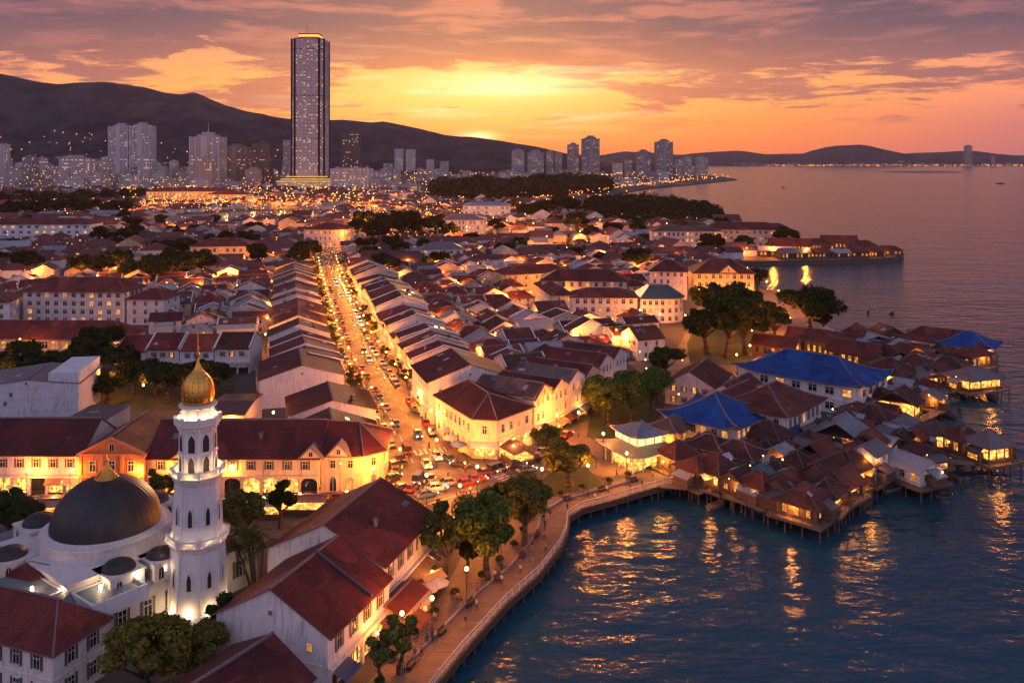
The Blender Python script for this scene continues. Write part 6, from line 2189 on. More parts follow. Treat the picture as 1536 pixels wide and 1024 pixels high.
wood('shore_wood', 'dark wood along the shore before the bay', [(880, 330), (960, 338), (1050, 340), (1094, 336), (1080, 326), (1020, 314), (985, 306), (940, 304), (890, 310)], 150, 12, 18, 1.7, 190)
wood('belt_wood', 'dark wood belt beyond the town', [(640, 300), (740, 304), (850, 297), (905, 290), (930, 284), (860, 280), (760, 284), (680, 290)], 190, 22, 34, 4.5, 90)
wood('town_wood', 'dark tree belt under the tall tower', [(0, 312), (90, 308), (200, 304), (240, 297), (130, 298), (0, 302)], 60, 12, 18, 3.2, 80)

# ------------------------------------------------------------------ street lamps
LP = MB()
LP.tube((0, 0, 0), (0, 0, .8), .14, .11, 8)
LP.tube((0, 0, .8), (0, 0, 5.4), .075, .05, 8)
LP_pole = LP.data('pole', [MT['pole']])
LP = MB()
LP.tube((0, 0, 5.2), (.9, 0, 5.75), .045, .04, 6)
LP_arm = LP.data('arm', [MT['pole']])
LP = MB()
LP.lathe([(.06, 5.38), (.26, 5.46), (.30, 5.62), (.22, 5.78), (.05, 5.84)], 10, .9, 0)
LP_lamp = LP.data('lantern', [MT['bulb']], True)
LP = MB()
LP.lathe([(.10, 5.4), (.26, 5.55), (.29, 5.78), (.2, 5.98), (.02, 6.06)], 10, 0, 0)
LP_globe = LP.data('lantern', [MT['bulb']], True)
NLAMP = [0]


def street_lamp(label, x, y, ang=0.0, power=900, globe=False, group=None, h=1.0, col=(1.0, .27, .028), z=0.0, light=True):
    rt = root('street_lamp', label, 'street lamp', x, y, z, ang + 90, group)
    rt.scale = (1, 1, h)
    ob('pole', LP_pole, rt)
    if globe:
        ob('lantern', LP_globe, rt)
    else:
        ob('arm', LP_arm, rt)
        ob('lantern', LP_lamp, rt)
    if light:
        glow_light((0 if globe else .9, 0, 5.1 if not globe else 6.5), power, col, rt, .3)
    NLAMP[0] += 1
    return rt


PW = 1300
for s in (-1, 1):
    for i in range(22):
        y = 196 + i * 15.5 + (7 if s > 0 else 0)
        x, yy = off_street(y, s * 6.1)
        street_lamp(f'street lamp, {ordn(i + 1)} up the {side_word[s]} pavement of main street', x, yy, smooth_angle(y) + (90 if s > 0 else -90), PW, False, 'lamps of the main street')
for i, (px_, py_) in enumerate([(600, 715), (640, 758), (690, 775), (560, 748), (716, 744), (655, 700)]):
    street_lamp(f'globe lamp at the crossing, {ordn(i + 1)} round it from the arcaded row', *W(px_, py_), 0, PW * 1.5, True, 'globe lamps round the crossing')
for i, (px_, py_) in enumerate([(813, 748), (700, 912), (648, 960), (752, 852), (603, 985), (882, 742), (940, 722), (905, 690), (868, 655), (905, 640), (835, 660), (958, 700)]):
    street_lamp(f'globe lamp on the promenade and square, {ordn(i + 1)} counted from the boardwalk bend', *W(px_, py_), 0, 380 if i < 6 else 950, True, 'globe lamps of the promenade and square')
for i, (px_, py_) in enumerate([(40, 752), (105, 752), (205, 750), (262, 748), (345, 745), (395, 742), (452, 742), (510, 740)]):
    street_lamp(f'lamp before the arcaded row, {ordn(i + 1)} from the photo edge', *W(px_, py_), 90, 620 if i != 1 else 400, False, 'lamps before the arcaded row')
for i, (px_, py_) in enumerate([(1128, 520), (1158, 505), (1140, 470), (1168, 455), (1125, 545), (1040, 510), (1028, 495), (1105, 560), (1185, 500), (1045, 470), (1060, 455), (1150, 440), (1195, 470)]):
    street_lamp(f'lamp on the waterside path, {ordn(i + 1)} through the grove', *W(px_, py_), 0, 1300, True, 'lamps of the waterside path')
for i, (px_, py_) in enumerate([(345, 668), (160, 600), (215, 610), (300, 612), (65, 520), (135, 505), (30, 535), (105, 575), (410, 655)]):
    street_lamp(f'lamp under the park trees behind the row, {ordn(i + 1)} of the park', *W(px_, py_), 0, 750, True, 'lamps under the park trees')
# lamps in the lanes of the old town, glowing between roofs
lanes = [(848, 470), (880, 480), (910, 478), (960, 490), (990, 497), (830, 450), (805, 458), (1020, 430), (985, 425), (760, 440), (905, 395), (850, 390), (945, 400), (790, 372), (720, 385), (660, 405), (880, 420), (935, 432), (1085, 455),
         (300, 445), (345, 430), (400, 425), (410, 395), (250, 445), (60, 430), (90, 440), (330, 400), (375, 400), (430, 380), (180, 470), (1000, 390), (1040, 392), (960, 370), (860, 372), (1120, 387), (1160, 386), (1210, 388), (1095, 380)]
for (px_, py_), lb in zip(lanes, near_labels([W(*p) for p in lanes], 'globe lamp in a back lane, {}')):
    x, y = W(px_, py_)
    street_lamp(lb, x, y, rnd.uniform(0, 360), 2400 if y > 380 else 1000, True, 'lamps in the back lanes', 1.15)
LCNT = {}
for x, y, sd_, k_ in LANE_LAMPS:
    LCNT[(sd_, k_)] = LCNT.get((sd_, k_), 0) + 1
    street_lamp(f'lane lamp behind the {ROWW[k_]} row {side_word[sd_]} of main street, {ordn(LCNT[(sd_, k_)])} from the crossing', x, y, rnd.uniform(0, 360), rnd.choice((700, 1400, 2200)), True, 'lamps between the old-town roofs', 1.0)
# light for the town further up: taller masts
MASTS = [(520, 372), (530, 355), (515, 345), (500, 330), (540, 318), (640, 330), (680, 345), (600, 318), (700, 362), (760, 350), (560, 312), (300, 312), (340, 308), (270, 306), (380, 308), (420, 310), (440, 305), (250, 316), (480, 312), (200, 322), (30, 318),
                            (90, 320), (820, 312), (860, 308), (900, 304), (940, 297), (780, 318), (660, 318), (720, 318), (310, 296), (270, 298), (350, 298), (10, 305), (620, 340), (400, 300)]
for (px_, py_), lb in zip(MASTS, near_labels([W(*p) for p in MASTS], 'tall mast lamp far up the town, {}')):
    x, y = W(px_, py_)
    street_lamp(lb, x, y, 0, 9000 * (y / 800) ** 1.4, True, 'mast lamps far up the town', 2.0)


# ------------------------------------------------------------------ vehicles
SHN_ = ['white', 'red', 'dark', 'blue', 'tan', 'green']
CROWD = []
def car_proto(van=False, far=False):
    L_, Wd, H_ = (4.6, 1.9, 2.0) if van else (4.3, 1.76, 1.46)
    b = MB()
    secs = [(-L_ / 2, .62 * Wd / 2 + .18, .42, .78), (-L_ / 2 + .2, Wd / 2 - .04, .28, .92), (-L_ / 4, Wd / 2, .24, .96), (L_ / 4, Wd / 2, .24, .94), (L_ / 2 - .3, Wd / 2 - .05, .28, .80), (L_ / 2, .6 * Wd / 2 + .18, .42, .66)]
    v, f = [], []
    for x, hw, z0, z1 in secs:
        v += [(x, -hw, z0), (x, hw, z0), (x, hw, (z0 + z1) / 2 + .1), (x, hw * .93, z1), (x, -hw * .93, z1), (x, -hw, (z0 + z1) / 2 + .1)]
    for i in range(len(secs) - 1):
        for j in range(6):
            a, c_ = i * 6 + j, i * 6 + (j + 1) % 6
            f.append((a, c_, c_ + 6, a + 6))
    f += [tuple(range(5, -1, -1)), tuple(range(len(v) - 6, len(v)))]
    b.mesh(v, f, 0)
    x0, x1 = (-L_ / 2 + .1, L_ / 4 + .5) if van else (-L_ / 2 + .35, L_ / 4 - .02)
    t0, t1 = (x0 + .12, x1 - .75) if van else (x0 + .55, x1 - .8)
    zb, wb, wt = .93, Wd / 2 * .92, Wd / 2 * .74
    roofq = [(t0, -wt, H_), (t1, -wt, H_), (t1, wt, H_), (t0, wt, H_)]
    b.face(roofq, 0)
    for s in (-1, 1):
        for xb, xt in ((x0, t0), (x1, t1), ((x0 + x1) / 2, (t0 + t1) / 2)):
            b.tube((xb, s * wb, zb), (xt, s * wt, H_ - .02), .045, .04, 4)
    g = MB()
    base_ = [(x0, -wb, zb), (x1, -wb, zb), (x1, wb, zb), (x0, wb, zb)]
    for i in range(4):
        g.face([base_[i], base_[(i + 1) % 4], (*roofq[(i + 1) % 4][:2], H_ - .01), (*roofq[i][:2], H_ - .01)])
    wh = MB()
    wh.lathe([(.0, -.1), (.20, -.1), (.32, -.09), (.32, .09), (.20, .1), (.0, .1)], 14)
    whd = MB()
    for vv in wh.v:
        whd.v.append((vv[0], vv[2], vv[1] + .32))
    whd.f, whd.m = wh.f, wh.m
    hl, tl = MB(), MB()
    hl.box(L_ / 2 - .10, L_ / 2 + .02, -.16, .16, .56, .70)
    tl.box(-L_ / 2 - .02, -L_ / 2 + .1, -.14, .14, .66, .80)
    return dict(body=b.data('body', [MT['paint']]), glass=g.data('window_glass', [MT['glass']]), wheel=whd.data('wheel', [MT['rubber']], True), hl=hl.data('headlight', [MT['headlight']]), tl=tl.data('taillight', [MT['taillight']]), L=L_, W=Wd)


CARS = {'car': car_proto(), 'van': car_proto(True)}
PAINT = [((.04, .04, .045), 'black'), ((.16, .03, .03), 'dark red'), ((.50, .50, .52), 'white'), ((.20, .21, .23), 'silver'), ((.03, .03, .035), 'black'), ((.28, .03, .03), 'red'), ((.05, .10, .25), 'blue'), ((.12, .12, .13), 'grey'), ((.55, .50, .42), 'cream')]


def car(label, x, y, ang, kind='car', col=(.5, .5, .5), lights=False, group=None, detail=True):
    P = CARS[kind]
    rt = root(kind, label, kind, x, y, .03, ang + 90, group)      # local +x is forward, heading ang
    ob('body', P['body'], rt, col=col)
    ob('window_glass', P['glass'], rt)
    if detail:
        for sx in (-1, 1):
            for sy in (-1, 1):
                ob('wheel', P['wheel'], rt, (sx * P['L'] * .30, sy * (P['W'] / 2 - .12), 0))
    if lights:
        for s in (-1, 1):
            ob('headlight', P['hl'], rt, (0, s * .58, 0))
            ob('taillight', P['tl'], rt, (0, s * .62, 0))
    return rt


for s in (-1, 1):
    y, i = (196.0 if s > 0 else 192.0), 0
    while y < 470:
        y += rnd.uniform(5.4, 7.2) * (1 if y < 330 else 1.3)
        if rnd.random() < .14 or 236 < y < 247:
            continue
        i += 1
        c_, cn = rnd.choice(PAINT)
        kd = 'van' if rnd.random() < .16 else 'car'
        x, yy = off_street(y, s * 5.2)
        car(f'{cn} {kd} parked at the {side_word[s]} kerb of main street, {ordn(i)} from the crossing', x, yy, smooth_angle(y) + (180 if s > 0 else 0), kd, c_, y > 330 or rnd.random() < .25, 'vehicles parked along the main street', y < 330)
for i in range(26):
    y = 200 + i * 11.5 + rnd.uniform(-3, 3)
    s = rnd.choice((-1, 1))
    x, yy = off_street(y, s * 1.9)
    c_, cn = rnd.choice(PAINT)
    car(f'{cn} car driving with lamps lit in mid-street, {ordn(i + 1)} from the crossing', x, yy, smooth_angle(y) + (180 if s > 0 else 0), 'car', c_, True, 'cars driving on the main street', y < 330)
for i, (px_, py_, an, ci, lb) in enumerate([(672, 690, 118, 0, 'parked nose to tail at the crossing before the corner building'), (690, 700, 150, 0, 'second of the pair before the corner building'), (715, 722, 20, 5, 'turning out of waterfront street'), (730, 712, 25, 1, 'waiting behind the turning car'),
                                      (600, 690, 105, 0, 'stopped beside the arcade corner'), (540, 745, 5, 2, 'parked before the corner shophouse'), (510, 750, 2, 1, 'next to the car before the corner shophouse'), (465, 752, 0, 3, 'in front of the arches'), (430, 752, 0, 2, 'by the small garden tree'),
                                      (380, 754, 0, 6, 'half behind the tall lamp-dotted tree'), (180, 750, 0, 5, 'behind the mosque dome finial'), (60, 755, 0, 0, 'at the neon shops'), (775, 700, 30, 0, 'under the dark kiosk roof'), (800, 690, 30, 4, 'beside the kiosk by the round tree'),
                                      (645, 720, 110, 3, 'crossing towards main street'), (618, 735, 70, 1, 'waiting at the crossing\'s stripes')]):
    car(f'{PAINT[ci][1]} car {lb}', *W(px_, py_), an, 'car', PAINT[ci][0], True)


for i, (px_, py_, an, ci) in enumerate([(590, 720, 60, 0), (605, 735, 40, 4), (628, 722, 80, 6), (655, 735, 20, 2), (668, 728, 200, 3), (700, 728, 30, 5), (590, 700, 108, 7), (610, 678, 105, 1), (640, 700, 288, 8), (655, 688, 290, 2), (560, 755, 0, 3), (640, 745, 30, 6), (745, 708, 40, 7), (790, 708, 35, 3), (815, 680, 55, 2), (850, 655, 58, 5)]):
    car(f'{PAINT[ci][1]} {"van" if i % 5 == 2 else "car"} in crossing traffic, {ordn(i + 1)} from the arcaded row round to waterfront street', *W(px_, py_), an, 'van' if i % 5 == 2 else 'car', PAINT[ci][0], True, 'cars in the crossing traffic')
for i in range(26):
    px_, py_ = rnd.uniform(575, 760), rnd.uniform(705, 772)
    sh = rnd.choice(SHN_)
    CROWD.append((px_, py_, rnd.uniform(0, 360), sh))
# motorbikes
def moto_proto():
    b = MB()
    b.tube((-.55, 0, .62), (.35, 0, .58), .15, .12, 6)
    b.tube((.35, 0, .58), (.62, 0, 1.0), .09, .06, 6)
    b.tube((.60, -.34, 1.02), (.60, .34, 1.02), .03, .03, 5)
    b.box(-.62, .1, -.14, .14, .72, .82)
    b.tube((.62, 0, .95), (.72, 0, .32), .045, .04, 5)
    b.tube((-.2, .1, .45), (-.62, .1, .32), .06, .05, 5)
    w = MB()
    w.lathe([(.20, -.05), (.30, -.05), (.30, .05), (.20, .05), (.20, -.05)], 12, cap=False)
    wd = MB()
    wd.v = [(a, c_, d_ + .30) for a, d_, c_ in w.v]
    wd.f, wd.m = w.f, w.m
    h = MB()
    h.box(.66, .76, -.08, .08, .86, 1.0)
    return b.data('body', [MT['paint']]), wd.data('wheel', [MT['rubber']]), h.data('headlight', [MT['headlight']])


MO = moto_proto()


def moto(label, x, y, ang, col, group=None, lit=True):
    rt = root('motorbike', label, 'motorbike', x, y, .03, ang + 90, group)
    ob('body', MO[0], rt, col=col)
    for dx_ in (.72, -.62):
        ob('wheel', MO[1], rt, (dx_, 0, 0))
    if lit:
        ob('headlight', MO[2], rt)
    return rt


# ------------------------------------------------------------------ people
def person_proto(pose, shirt, trousers, skirt=False):
    """one continuous figure grown from a joint skeleton; colours by region"""
    me = bpy.data.meshes.new('person')
    J = {'pel': (0, 0, .95), 'ch': (0, .01, 1.25), 'nk': (0, .02, 1.46), 'hd': (0, .04, 1.56), 'top': (0, .035, 1.70),
         'sl': (.19, 0, 1.40), 'sr': (-.19, 0, 1.40), 'hl': (.10, 0, .90), 'hr': (-.10, 0, .90)}
    if pose == 'walk':
        J.update(el=(.25, -.10, 1.15), wl=(.25, .06, .93), er=(-.25, .08, 1.15), wr=(-.24, .22, .97), kl=(.10, .14, .50), al=(.10, .24, .08), kr=(-.10, .02, .50), ar=(-.10, -.28, .14), tl=(.10, .38, .04), tr=(-.10, -.18, .03))
    elif pose == 'ride':
        J = {k_: (x, y, z - .15) for k_, (x, y, z) in J.items()}
        J.update(el=(.26, .20, 1.05), wl=(.28, .50, 1.02), er=(-.26, .20, 1.05), wr=(-.28, .50, 1.02), kl=(.18, .42, .72), al=(.16, .30, .34), kr=(-.18, .42, .72), ar=(-.16, .30, .34), tl=(.16, .44, .30), tr=(-.16, .44, .30))
    else:
        J.update(el=(.24, -.03, 1.15), wl=(.22, .10, .93), er=(-.24, -.03, 1.15), wr=(-.20, .14, 1.0), kl=(.11, .02, .50), al=(.12, -.01, .08), kr=(-.11, .02, .50), ar=(-.13, -.01, .08), tl=(.13, .14, .03), tr=(-.14, .14, .03))
    names = list(J)
    rad = dict(pel=.145, ch=.16, nk=.06, hd=.095, top=.085, sl=.075, sr=.075, hl=.10, hr=.10, el=.045, er=.045, wl=.035, wr=.035, kl=.06, kr=.06, al=.042, ar=.042, tl=.035, tr=.035)
    E = [('pel', 'ch'), ('ch', 'nk'), ('nk', 'hd'), ('hd', 'top'), ('ch', 'sl'), ('ch', 'sr'), ('sl', 'el'), ('el', 'wl'), ('sr', 'er'), ('er', 'wr'), ('pel', 'hl'), ('pel', 'hr'), ('hl', 'kl'), ('kl', 'al'), ('hr', 'kr'), ('kr', 'ar'), ('al', 'tl'), ('ar', 'tr')]
    me.from_pydata([J[k_] for k_ in names], [(names.index(a), names.index(c_)) for a, c_ in E], [])
    o = bpy.data.objects.new('person', me)
    COL.objects.link(o)
    md = o.modifiers.new('skin', 'SKIN')
    sv = me.skin_vertices[0].data
    for i, k_ in enumerate(names):
        sv[i].radius = (rad[k_], rad[k_] * (.8 if k_ in ('pel', 'ch') else 1))
        sv[i].use_root = k_ == 'pel'
    md2 = o.modifiers.new('sub', 'SUBSURF')
    md2.levels = md2.render_levels = 1
    dg = bpy.context.evaluated_depsgraph_get()
    res = bpy.data.meshes.new_from_object(o.evaluated_get(dg))
    bpy.data.objects.remove(o)
    for m_ in (MT['skin'], shirt, trousers, MT['hair']):
        res.materials.append(m_)
    low = .92 if pose != 'ride' else .80
    for p_ in res.polygons:
        c_ = p_.center
        arm = abs(c_.x) > .215
        if c_.z > (1.62 if pose != 'ride' else 1.47) or (c_.z > (1.54 if pose != 'ride' else 1.39) and c_.y < .01):
            p_.material_index = 3
        elif c_.z > (1.47 if pose != 'ride' else 1.32):
            p_.material_index = 0
        elif arm and c_.z < 1.2 and c_.z > .8 and pose != 'ride':
            p_.material_index = 0
        elif c_.z > low:
            p_.material_index = 1
        elif c_.z > .10:
            p_.material_index = 2
        else:
            p_.material_index = 3
        p_.use_smooth = True
    return res


SHIRT = {nm: mat('cloth_' + nm, f_plain(c_, .85, 0, .2)) for nm, c_ in [('white', (.6, .58, .55)), ('red', (.35, .05, .04)), ('blue', (.06, .10, .25)), ('dark', (.04, .04, .05)), ('tan', (.35, .26, .17)), ('green', (.08, .16, .08))]}
PEOPLE = {}
for ps in ('walk', 'stand', 'ride'):
    for sh, trn in (('white', 'dark'), ('red', 'blue'), ('dark', 'tan'), ('blue', 'dark'), ('tan', 'dark'), ('green', 'tan')):
        PEOPLE[(ps, sh)] = person_proto(ps, SHIRT[sh], SHIRT[trn])


def person(label, x, y, ang, pose='walk', shirt='white', group=None, z=.03):
    o = ob('person', PEOPLE[(pose, shirt)], None, (x, y, z), R(ang - 90), (1.04,) * 3)
    tag(o, label, 'person', group)
    return o


SHN = ['white', 'red', 'dark', 'blue', 'tan', 'green']
i = 0
for px_, py_, an, ps, wh in [(672, 762, 30, 'walk', 'at the kerb of the crossing'), (678, 766, 200, 'stand', 'waiting at the crossing kerb'), (683, 760, 100, 'walk', 'stepping off the crossing kerb'), (668, 742, 80, 'walk', 'on the striped crossing'), (652, 746, 260, 'walk', 'midway over the crossing'),
                           (640, 770, 10, 'walk', 'by the big warehouse\'s corner'), (700, 770, 190, 'walk', 'beside the promenade tree'), (695, 750, 40, 'walk', 'crossing towards the corner building'), (712, 735, 60, 'walk', 'at the kiosk'), (672, 720, 100, 'walk', 'among the turning cars'),
                           (686, 905, 70, 'walk', 'under the promenade lamp'), (708, 893, 250, 'walk', 'on the open promenade'), (742, 870, 75, 'walk', 'by the railing beside the big tree'), (790, 838, 60, 'walk', 'at the boardwalk bend'), (798, 826, 240, 'walk', 'leaving the boardwalk bend'), (640, 965, 70, 'stand', 'beside the lower stalls'),
                           (652, 935, 250, 'walk', 'passing the parasols'), (622, 990, 70, 'walk', 'low on the promenade'), (715, 915, 200, 'stand', 'sitting group side of the low bench'), (860, 735, 20, 'walk', 'below the wide low tree'), (905, 728, 200, 'walk', 'on the lamp-lit square'), (925, 716, 30, 'walk', 'before the two-tier pavilion'),
                           (940, 705, 100, 'stand', 'at the pavilion corner'), (893, 702, 50, 'walk', 'on the garden path'), (870, 690, 230, 'walk', 'coming down the garden path'), (845, 675, 60, 'walk', 'beside waterfront street'), (985, 700, 10, 'stand', 'at the glowing porch'), (1000, 690, 180, 'walk', 'between porch and huts'),
                           (590, 742, 0, 'walk', 'before the corner shophouse'), (575, 738, 180, 'stand', 'under the corner shophouse arches'), (630, 690, 100, 'walk', 'in the roadway by the taxis'), (615, 668, 280, 'walk', 'weaving between cars'), (725, 700, 20, 'stand', 'outside the golden corner shop'), (740, 696, 200, 'stand', 'at the golden shop\'s door'),
                           (757, 690, 60, 'walk', 'along the corner building\'s side'), (480, 742, 0, 'walk', 'before the lit arches'), (440, 744, 180, 'walk', 'on the arcade pavement'), (400, 746, 0, 'walk', 'near the garden hedge')]:
    sh = SHN[i % 6]
    person(f'person in {sh} shirt {"standing" if ps == "stand" else "walking"} {wh}', *W(px_, py_), an, ps, sh)
    i += 1
for i in range(58):
    s = rnd.choice((-1, -1, 1))
    y = 184 + i * 3.1 + rnd.uniform(-1.5, 1.5)
    x, yy = off_street(y, s * rnd.uniform(2.2, 4.2))
    a = smooth_angle(y) + (180 if s > 0 else 0)
    c_, cn = rnd.choice(PAINT)
    moto(f'{cn} motorbike with rider on main street, {ordn(i + 1)} up from the crossing', x, yy, a, c_, 'motorbikes on the main street', i % 2 == 0)
    sh = SHN[i % 6]
    q = person(f'rider in {sh} shirt on the {ordn(i + 1)} motorbike up main street', x - .25 * math.cos(R(a)), yy - .25 * math.sin(R(a)), a, 'ride', sh, 'motorbike riders')
for s in (-1, 1):
    for i in range(38):
        y = 190 + i * 4.6 + rnd.uniform(-2.5, 2.5)
        x, yy = off_street(y, s * rnd.uniform(6.7, 8.3))
        sh = rnd.choice(SHN)
        person(f'person in {sh} shirt, {ordn(i + 1)} along the {side_word[s]} pavement of main street', x, yy, smooth_angle(y) + rnd.choice((0, 180)), 'walk', sh, 'people on the pavements of the main street', .16)

# ------------------------------------------------------------------ stalls, kiosks, parasols, boats
PAR = MB()
PAR.lathe([(1.9, 2.25), (1.85, 2.32), (.9, 2.75), (.04, 2.98)], 8)
PARm = PAR.data('canopy', [MT['canvas']])
PAR = MB()
PAR.tube((0, 0, 0), (0, 0, 2.8), .04, .04, 6)
PARp = PAR.data('pole', [MT['pole']])


def parasol(label, x, y, col, group=None):
    rt = root('parasol', label, 'parasol', x, y, .03, rnd.uniform(0, 90), group)
    ob('canopy', PARm, rt, col=col)
    ob('pole', PARp, rt)


for i, (px_, py_, c_, cn) in enumerate([(640, 905, (.5, .4, .3), 'tan'), (655, 897, (.45, .42, .38), 'grey'), (628, 925, (.5, .35, .22), 'orange-brown'), (700, 690, (.5, .32, .12), 'orange'), (688, 682, (.12, .2, .4), 'blue'), (676, 672, (.55, .5, .42), 'cream'), (668, 660, (.5, .46, .4), 'pale'), (1085, 690, (.4, .3, .25), 'brown'), (1100, 684, (.5, .45, .4), 'pale grey')]):
    parasol(f'{cn} parasol {["by the warehouse awnings", "in front of the big warehouse", "over the lower stalls", "beside the corner building steps", "on the corner building pavement", "third up the corner building pavement", "last up the corner building pavement", "in the village lane", "before the dark swept village roof"][i]}', *W(px_, py_), c_)


def stall(label, px, py, ang, w, l, h, col, pos=None):
    x, y = pos or W(px, py)
    rt = root('stall', label, 'stall', x, y, .02, ang)
    b = MB()
    for sx in (-1, 1):
        for sy in (-1, 1):
            b.tube((sx * w / 2, sy * l / 2, 0), (sx * w / 2, sy * l / 2, h), .05, .05, 5)
    b.build('post', MT['pole'], rt)
    b = MB()
    b.box(-w / 2 + .2, w / 2 - .2, -l / 2 + .2, l / 2 - .2, 0, .95)
    b.build('counter', MT['timber'], rt)
    b = MB()
    b.box(-w / 2 + .3, w / 2 - .3, -l / 2 + .3, l / 2 - .3, .96, 1.5)
    b.build('lit_goods', MT['shop_glow'], rt)
    b = MB()
    gable_roof(b, w, l, h, .5, .35, .3, .06, jit=.02)
    b.build('canopy', [MT['canvas'], MT['canvas']], rt, col=col)


for lb, px_, py_, an, w, l, c_ in [('lit food stall with grey canvas before the big warehouse', 612, 880, 70, 3, 5, (.35, .30, .28)), ('lit stall with brown canvas below the big warehouse', 602, 905, 70, 3, 4.5, (.30, .16, .11)), ('golden food cart with rounded canvas on the promenade', 648, 892, 50, 2, 3.4, (.55, .35, .12)),
                              ('lit stall at the middle warehouse front', 583, 940, 70, 2.6, 5, (.34, .22, .16)), ('long dark kiosk roof between corner building and crossing', 772, 688, 120, 5, 9, (.12, .06, .05)), ('small lit stall beside the dark kiosk', 750, 678, 120, 2.4, 4, (.40, .30, .25)),
                              ('red-topped stall by the garden near the minaret', 452, 768, 0, 3, 9, (.3, .12, .08)), ('pale stall roof in the lit garden', 398, 775, 0, 3, 6, (.42, .36, .3)), ('lit canopy behind the mosque dome by the neon shops', 60, 775, 4, 4, 10, (.22, .12, .10)), ('second dark canopy behind the mosque dome', 100, 768, 4, 4, 8, (.16, .08, .07)),
                              ('orange-lit stalls under the trees by the first gabled house', 352, 662, 4, 6, 14, (.4, .3, .24))]:
    stall(lb, px_, py_, an, w, l, 2.6, c_)
for px_, py_, p in [(605, 890, 260), (596, 925, 200), (566, 985, 150), (628, 845, 170), (648, 888, 90), (770, 690, 130), (450, 766, 230), (395, 772, 230), (345, 780, 170), (80, 772, 200), (520, 762, 240)]:
    x, y = W(px_, py_)
    street_lamp(f'short stall lamp near {["the big warehouse", "the warehouse stalls", "the lowest shop", "the warehouse corner awnings", "the golden food cart", "the dark kiosk", "the red-topped stall", "the pale garden stall", "the lamp-dotted tree", "the mosque canopies", "the corner shophouse garden"][[605, 596, 566, 628, 648, 770, 450, 395, 345, 80, 520].index(px_)]}', x, y, 0, p, True, None, .55, (1.0, .32, .045))


def boat(label, px, py, ang, L_=6.0, col=(.5, .5, .48), cabin=True, z=SEA_Z, s=1.0):
    x, y = W(px, py, z)
    rt = root('boat', label, 'boat', x, y, z, ang)
    rt.scale = (s, s, s)
    b = MB()
    v, f = [], []
    secs = [(-.5, .55, .0, .75), (-.25, .8, -.15, .7), (.1, .85, -.2, .72), (.35, .55, -.12, .9), (.5, .05, .25, 1.15)]
    for t, hw, z0, z1 in secs:
        y_ = t * L_
        v += [(-hw, y_, z1), (-hw * .55, y_, z0), (hw * .55, y_, z0), (hw, y_, z1)]
    for i in range(len(secs) - 1):
        for j in range(3):
            a = i * 4 + j
            f.append((a, a + 1, a + 5, a + 4))
    f.append((0, 3, 2, 1))
    b.mesh(v, f)
    b.mesh([(p[0] * .92, p[1], p[2] - .22) for p in v if p[2] > .5], [(0, 1, 3, 2), (2, 3, 5, 4), (4, 5, 7, 6), (6, 7, 9, 8)])
    for s_ in (0, 3):
        for i in range(len(secs) - 1):
            b.tube(v[i * 4 + s_], v[i * 4 + 4 + s_], .07, .07, 5)
    b.build('hull', MT['paint'], rt, col=col)
    if cabin:
        b = MB()
        b.box(-.55, .55, -L_ * .22, L_ * .08, .45, 1.5)
        b.box(-.7, .7, -L_ * .26, L_ * .12, 1.5, 1.62)
        b.build('cabin', MT['paint'], rt, col=tuple(c_ * .9 for c_ in col))
    return rt


boat('small dark boat leaving a wake off the rain tree', 1302, 470, 60, 5, (.04, .035, .04), False, s=.8)
boat('tiny dark fishing boat out in the bay', 1338, 471, 40, 5, (.04, .035, .04), False, s=.8)
boat('white open boat moored on the inlet side of the village', 1397, 640, 130, 9, (.62, .60, .58), False)
boat('pale rowing boat drawn up between tent hut and dark hut', 1345, 640, 60, 5, (.5, .52, .56), False, z=.4)
boat('grey rowing boat beside the rust-red hut', 1412, 606, 100, 6, (.40, .42, .46), False)
boat('white launch moored behind the wide far hut', 1436, 590, 100, 8, (.55, .55, .58), True)
boat('dark launch far out beyond the jetty', 1175, 282, 85, 16, (.05, .05, .06), True, s=1.6)
boat('low dark barge on the open sea at the photo edge', 1500, 276, 95, 20, (.05, .05, .06), True, s=2.0)

CROWD.sort()
for i, (px_, py_, an, sh) in enumerate(CROWD):
    person(f'person in {sh} shirt crossing the junction, {ordn(i + 1)} from the arcaded row towards the promenade', *W(px_, py_), an, 'walk' if i % 5 else 'stand', sh, 'people crossing the junction')
# benches, planters and strollers along the promenade
BE = MB()
BE.box(-.9, .9, -.25, .25, .42, .5)
BEs = BE.data('seat', [MT['timber']])
BE = MB()
BE.box(-.9, .9, .22, .3, .5, .95)
BEb = BE.data('backrest', [MT['timber']])
BE = MB()
BE.box(-.06, .06, -.22, .22, 0, .42)
BEl = BE.data('leg', [MT['pole']])
for i, (x, y, a) in enumerate(along(offset_line(EDGE, 4.6), 8.5, 14)):
    rt = root('bench', f'timber bench facing the water, {ordn(i + 1)} along the promenade from the photo\'s lower edge', 'bench', x, y, .03, math.degrees(a) + 90, 'benches along the promenade')
    ob('seat', BEs, rt)
    ob('backrest', BEb, rt)
    for s in (-.7, .7):
        ob('leg', BEl, rt, (s, 0, 0))
PLT = MB()
PLT.lathe([(.45, 0), (.62, .5), (.55, .5), (.5, .42)], 10)
PLTm = PLT.data('pot', [MT['concrete']])
PLS = MB()
for _ in range(260):
    d_ = Vector((rnd.gauss(0, 1), rnd.gauss(0, 1), abs(rnd.gauss(0, 1)))).normalized() * rnd.uniform(.35, .75)
    p_ = d_ + Vector((0, 0, .55))
    u = Vector((rnd.uniform(-1, 1), rnd.uniform(-1, 1), rnd.uniform(-1, 1))).normalized()
    w = u.orthogonal().normalized()
    PLS.face([p_ - u * .14, p_ - w * .08, p_ + u * .14, p_ + w * .08])
PLSm = PLS.data('foliage', [MT['leaf']], uv=False)
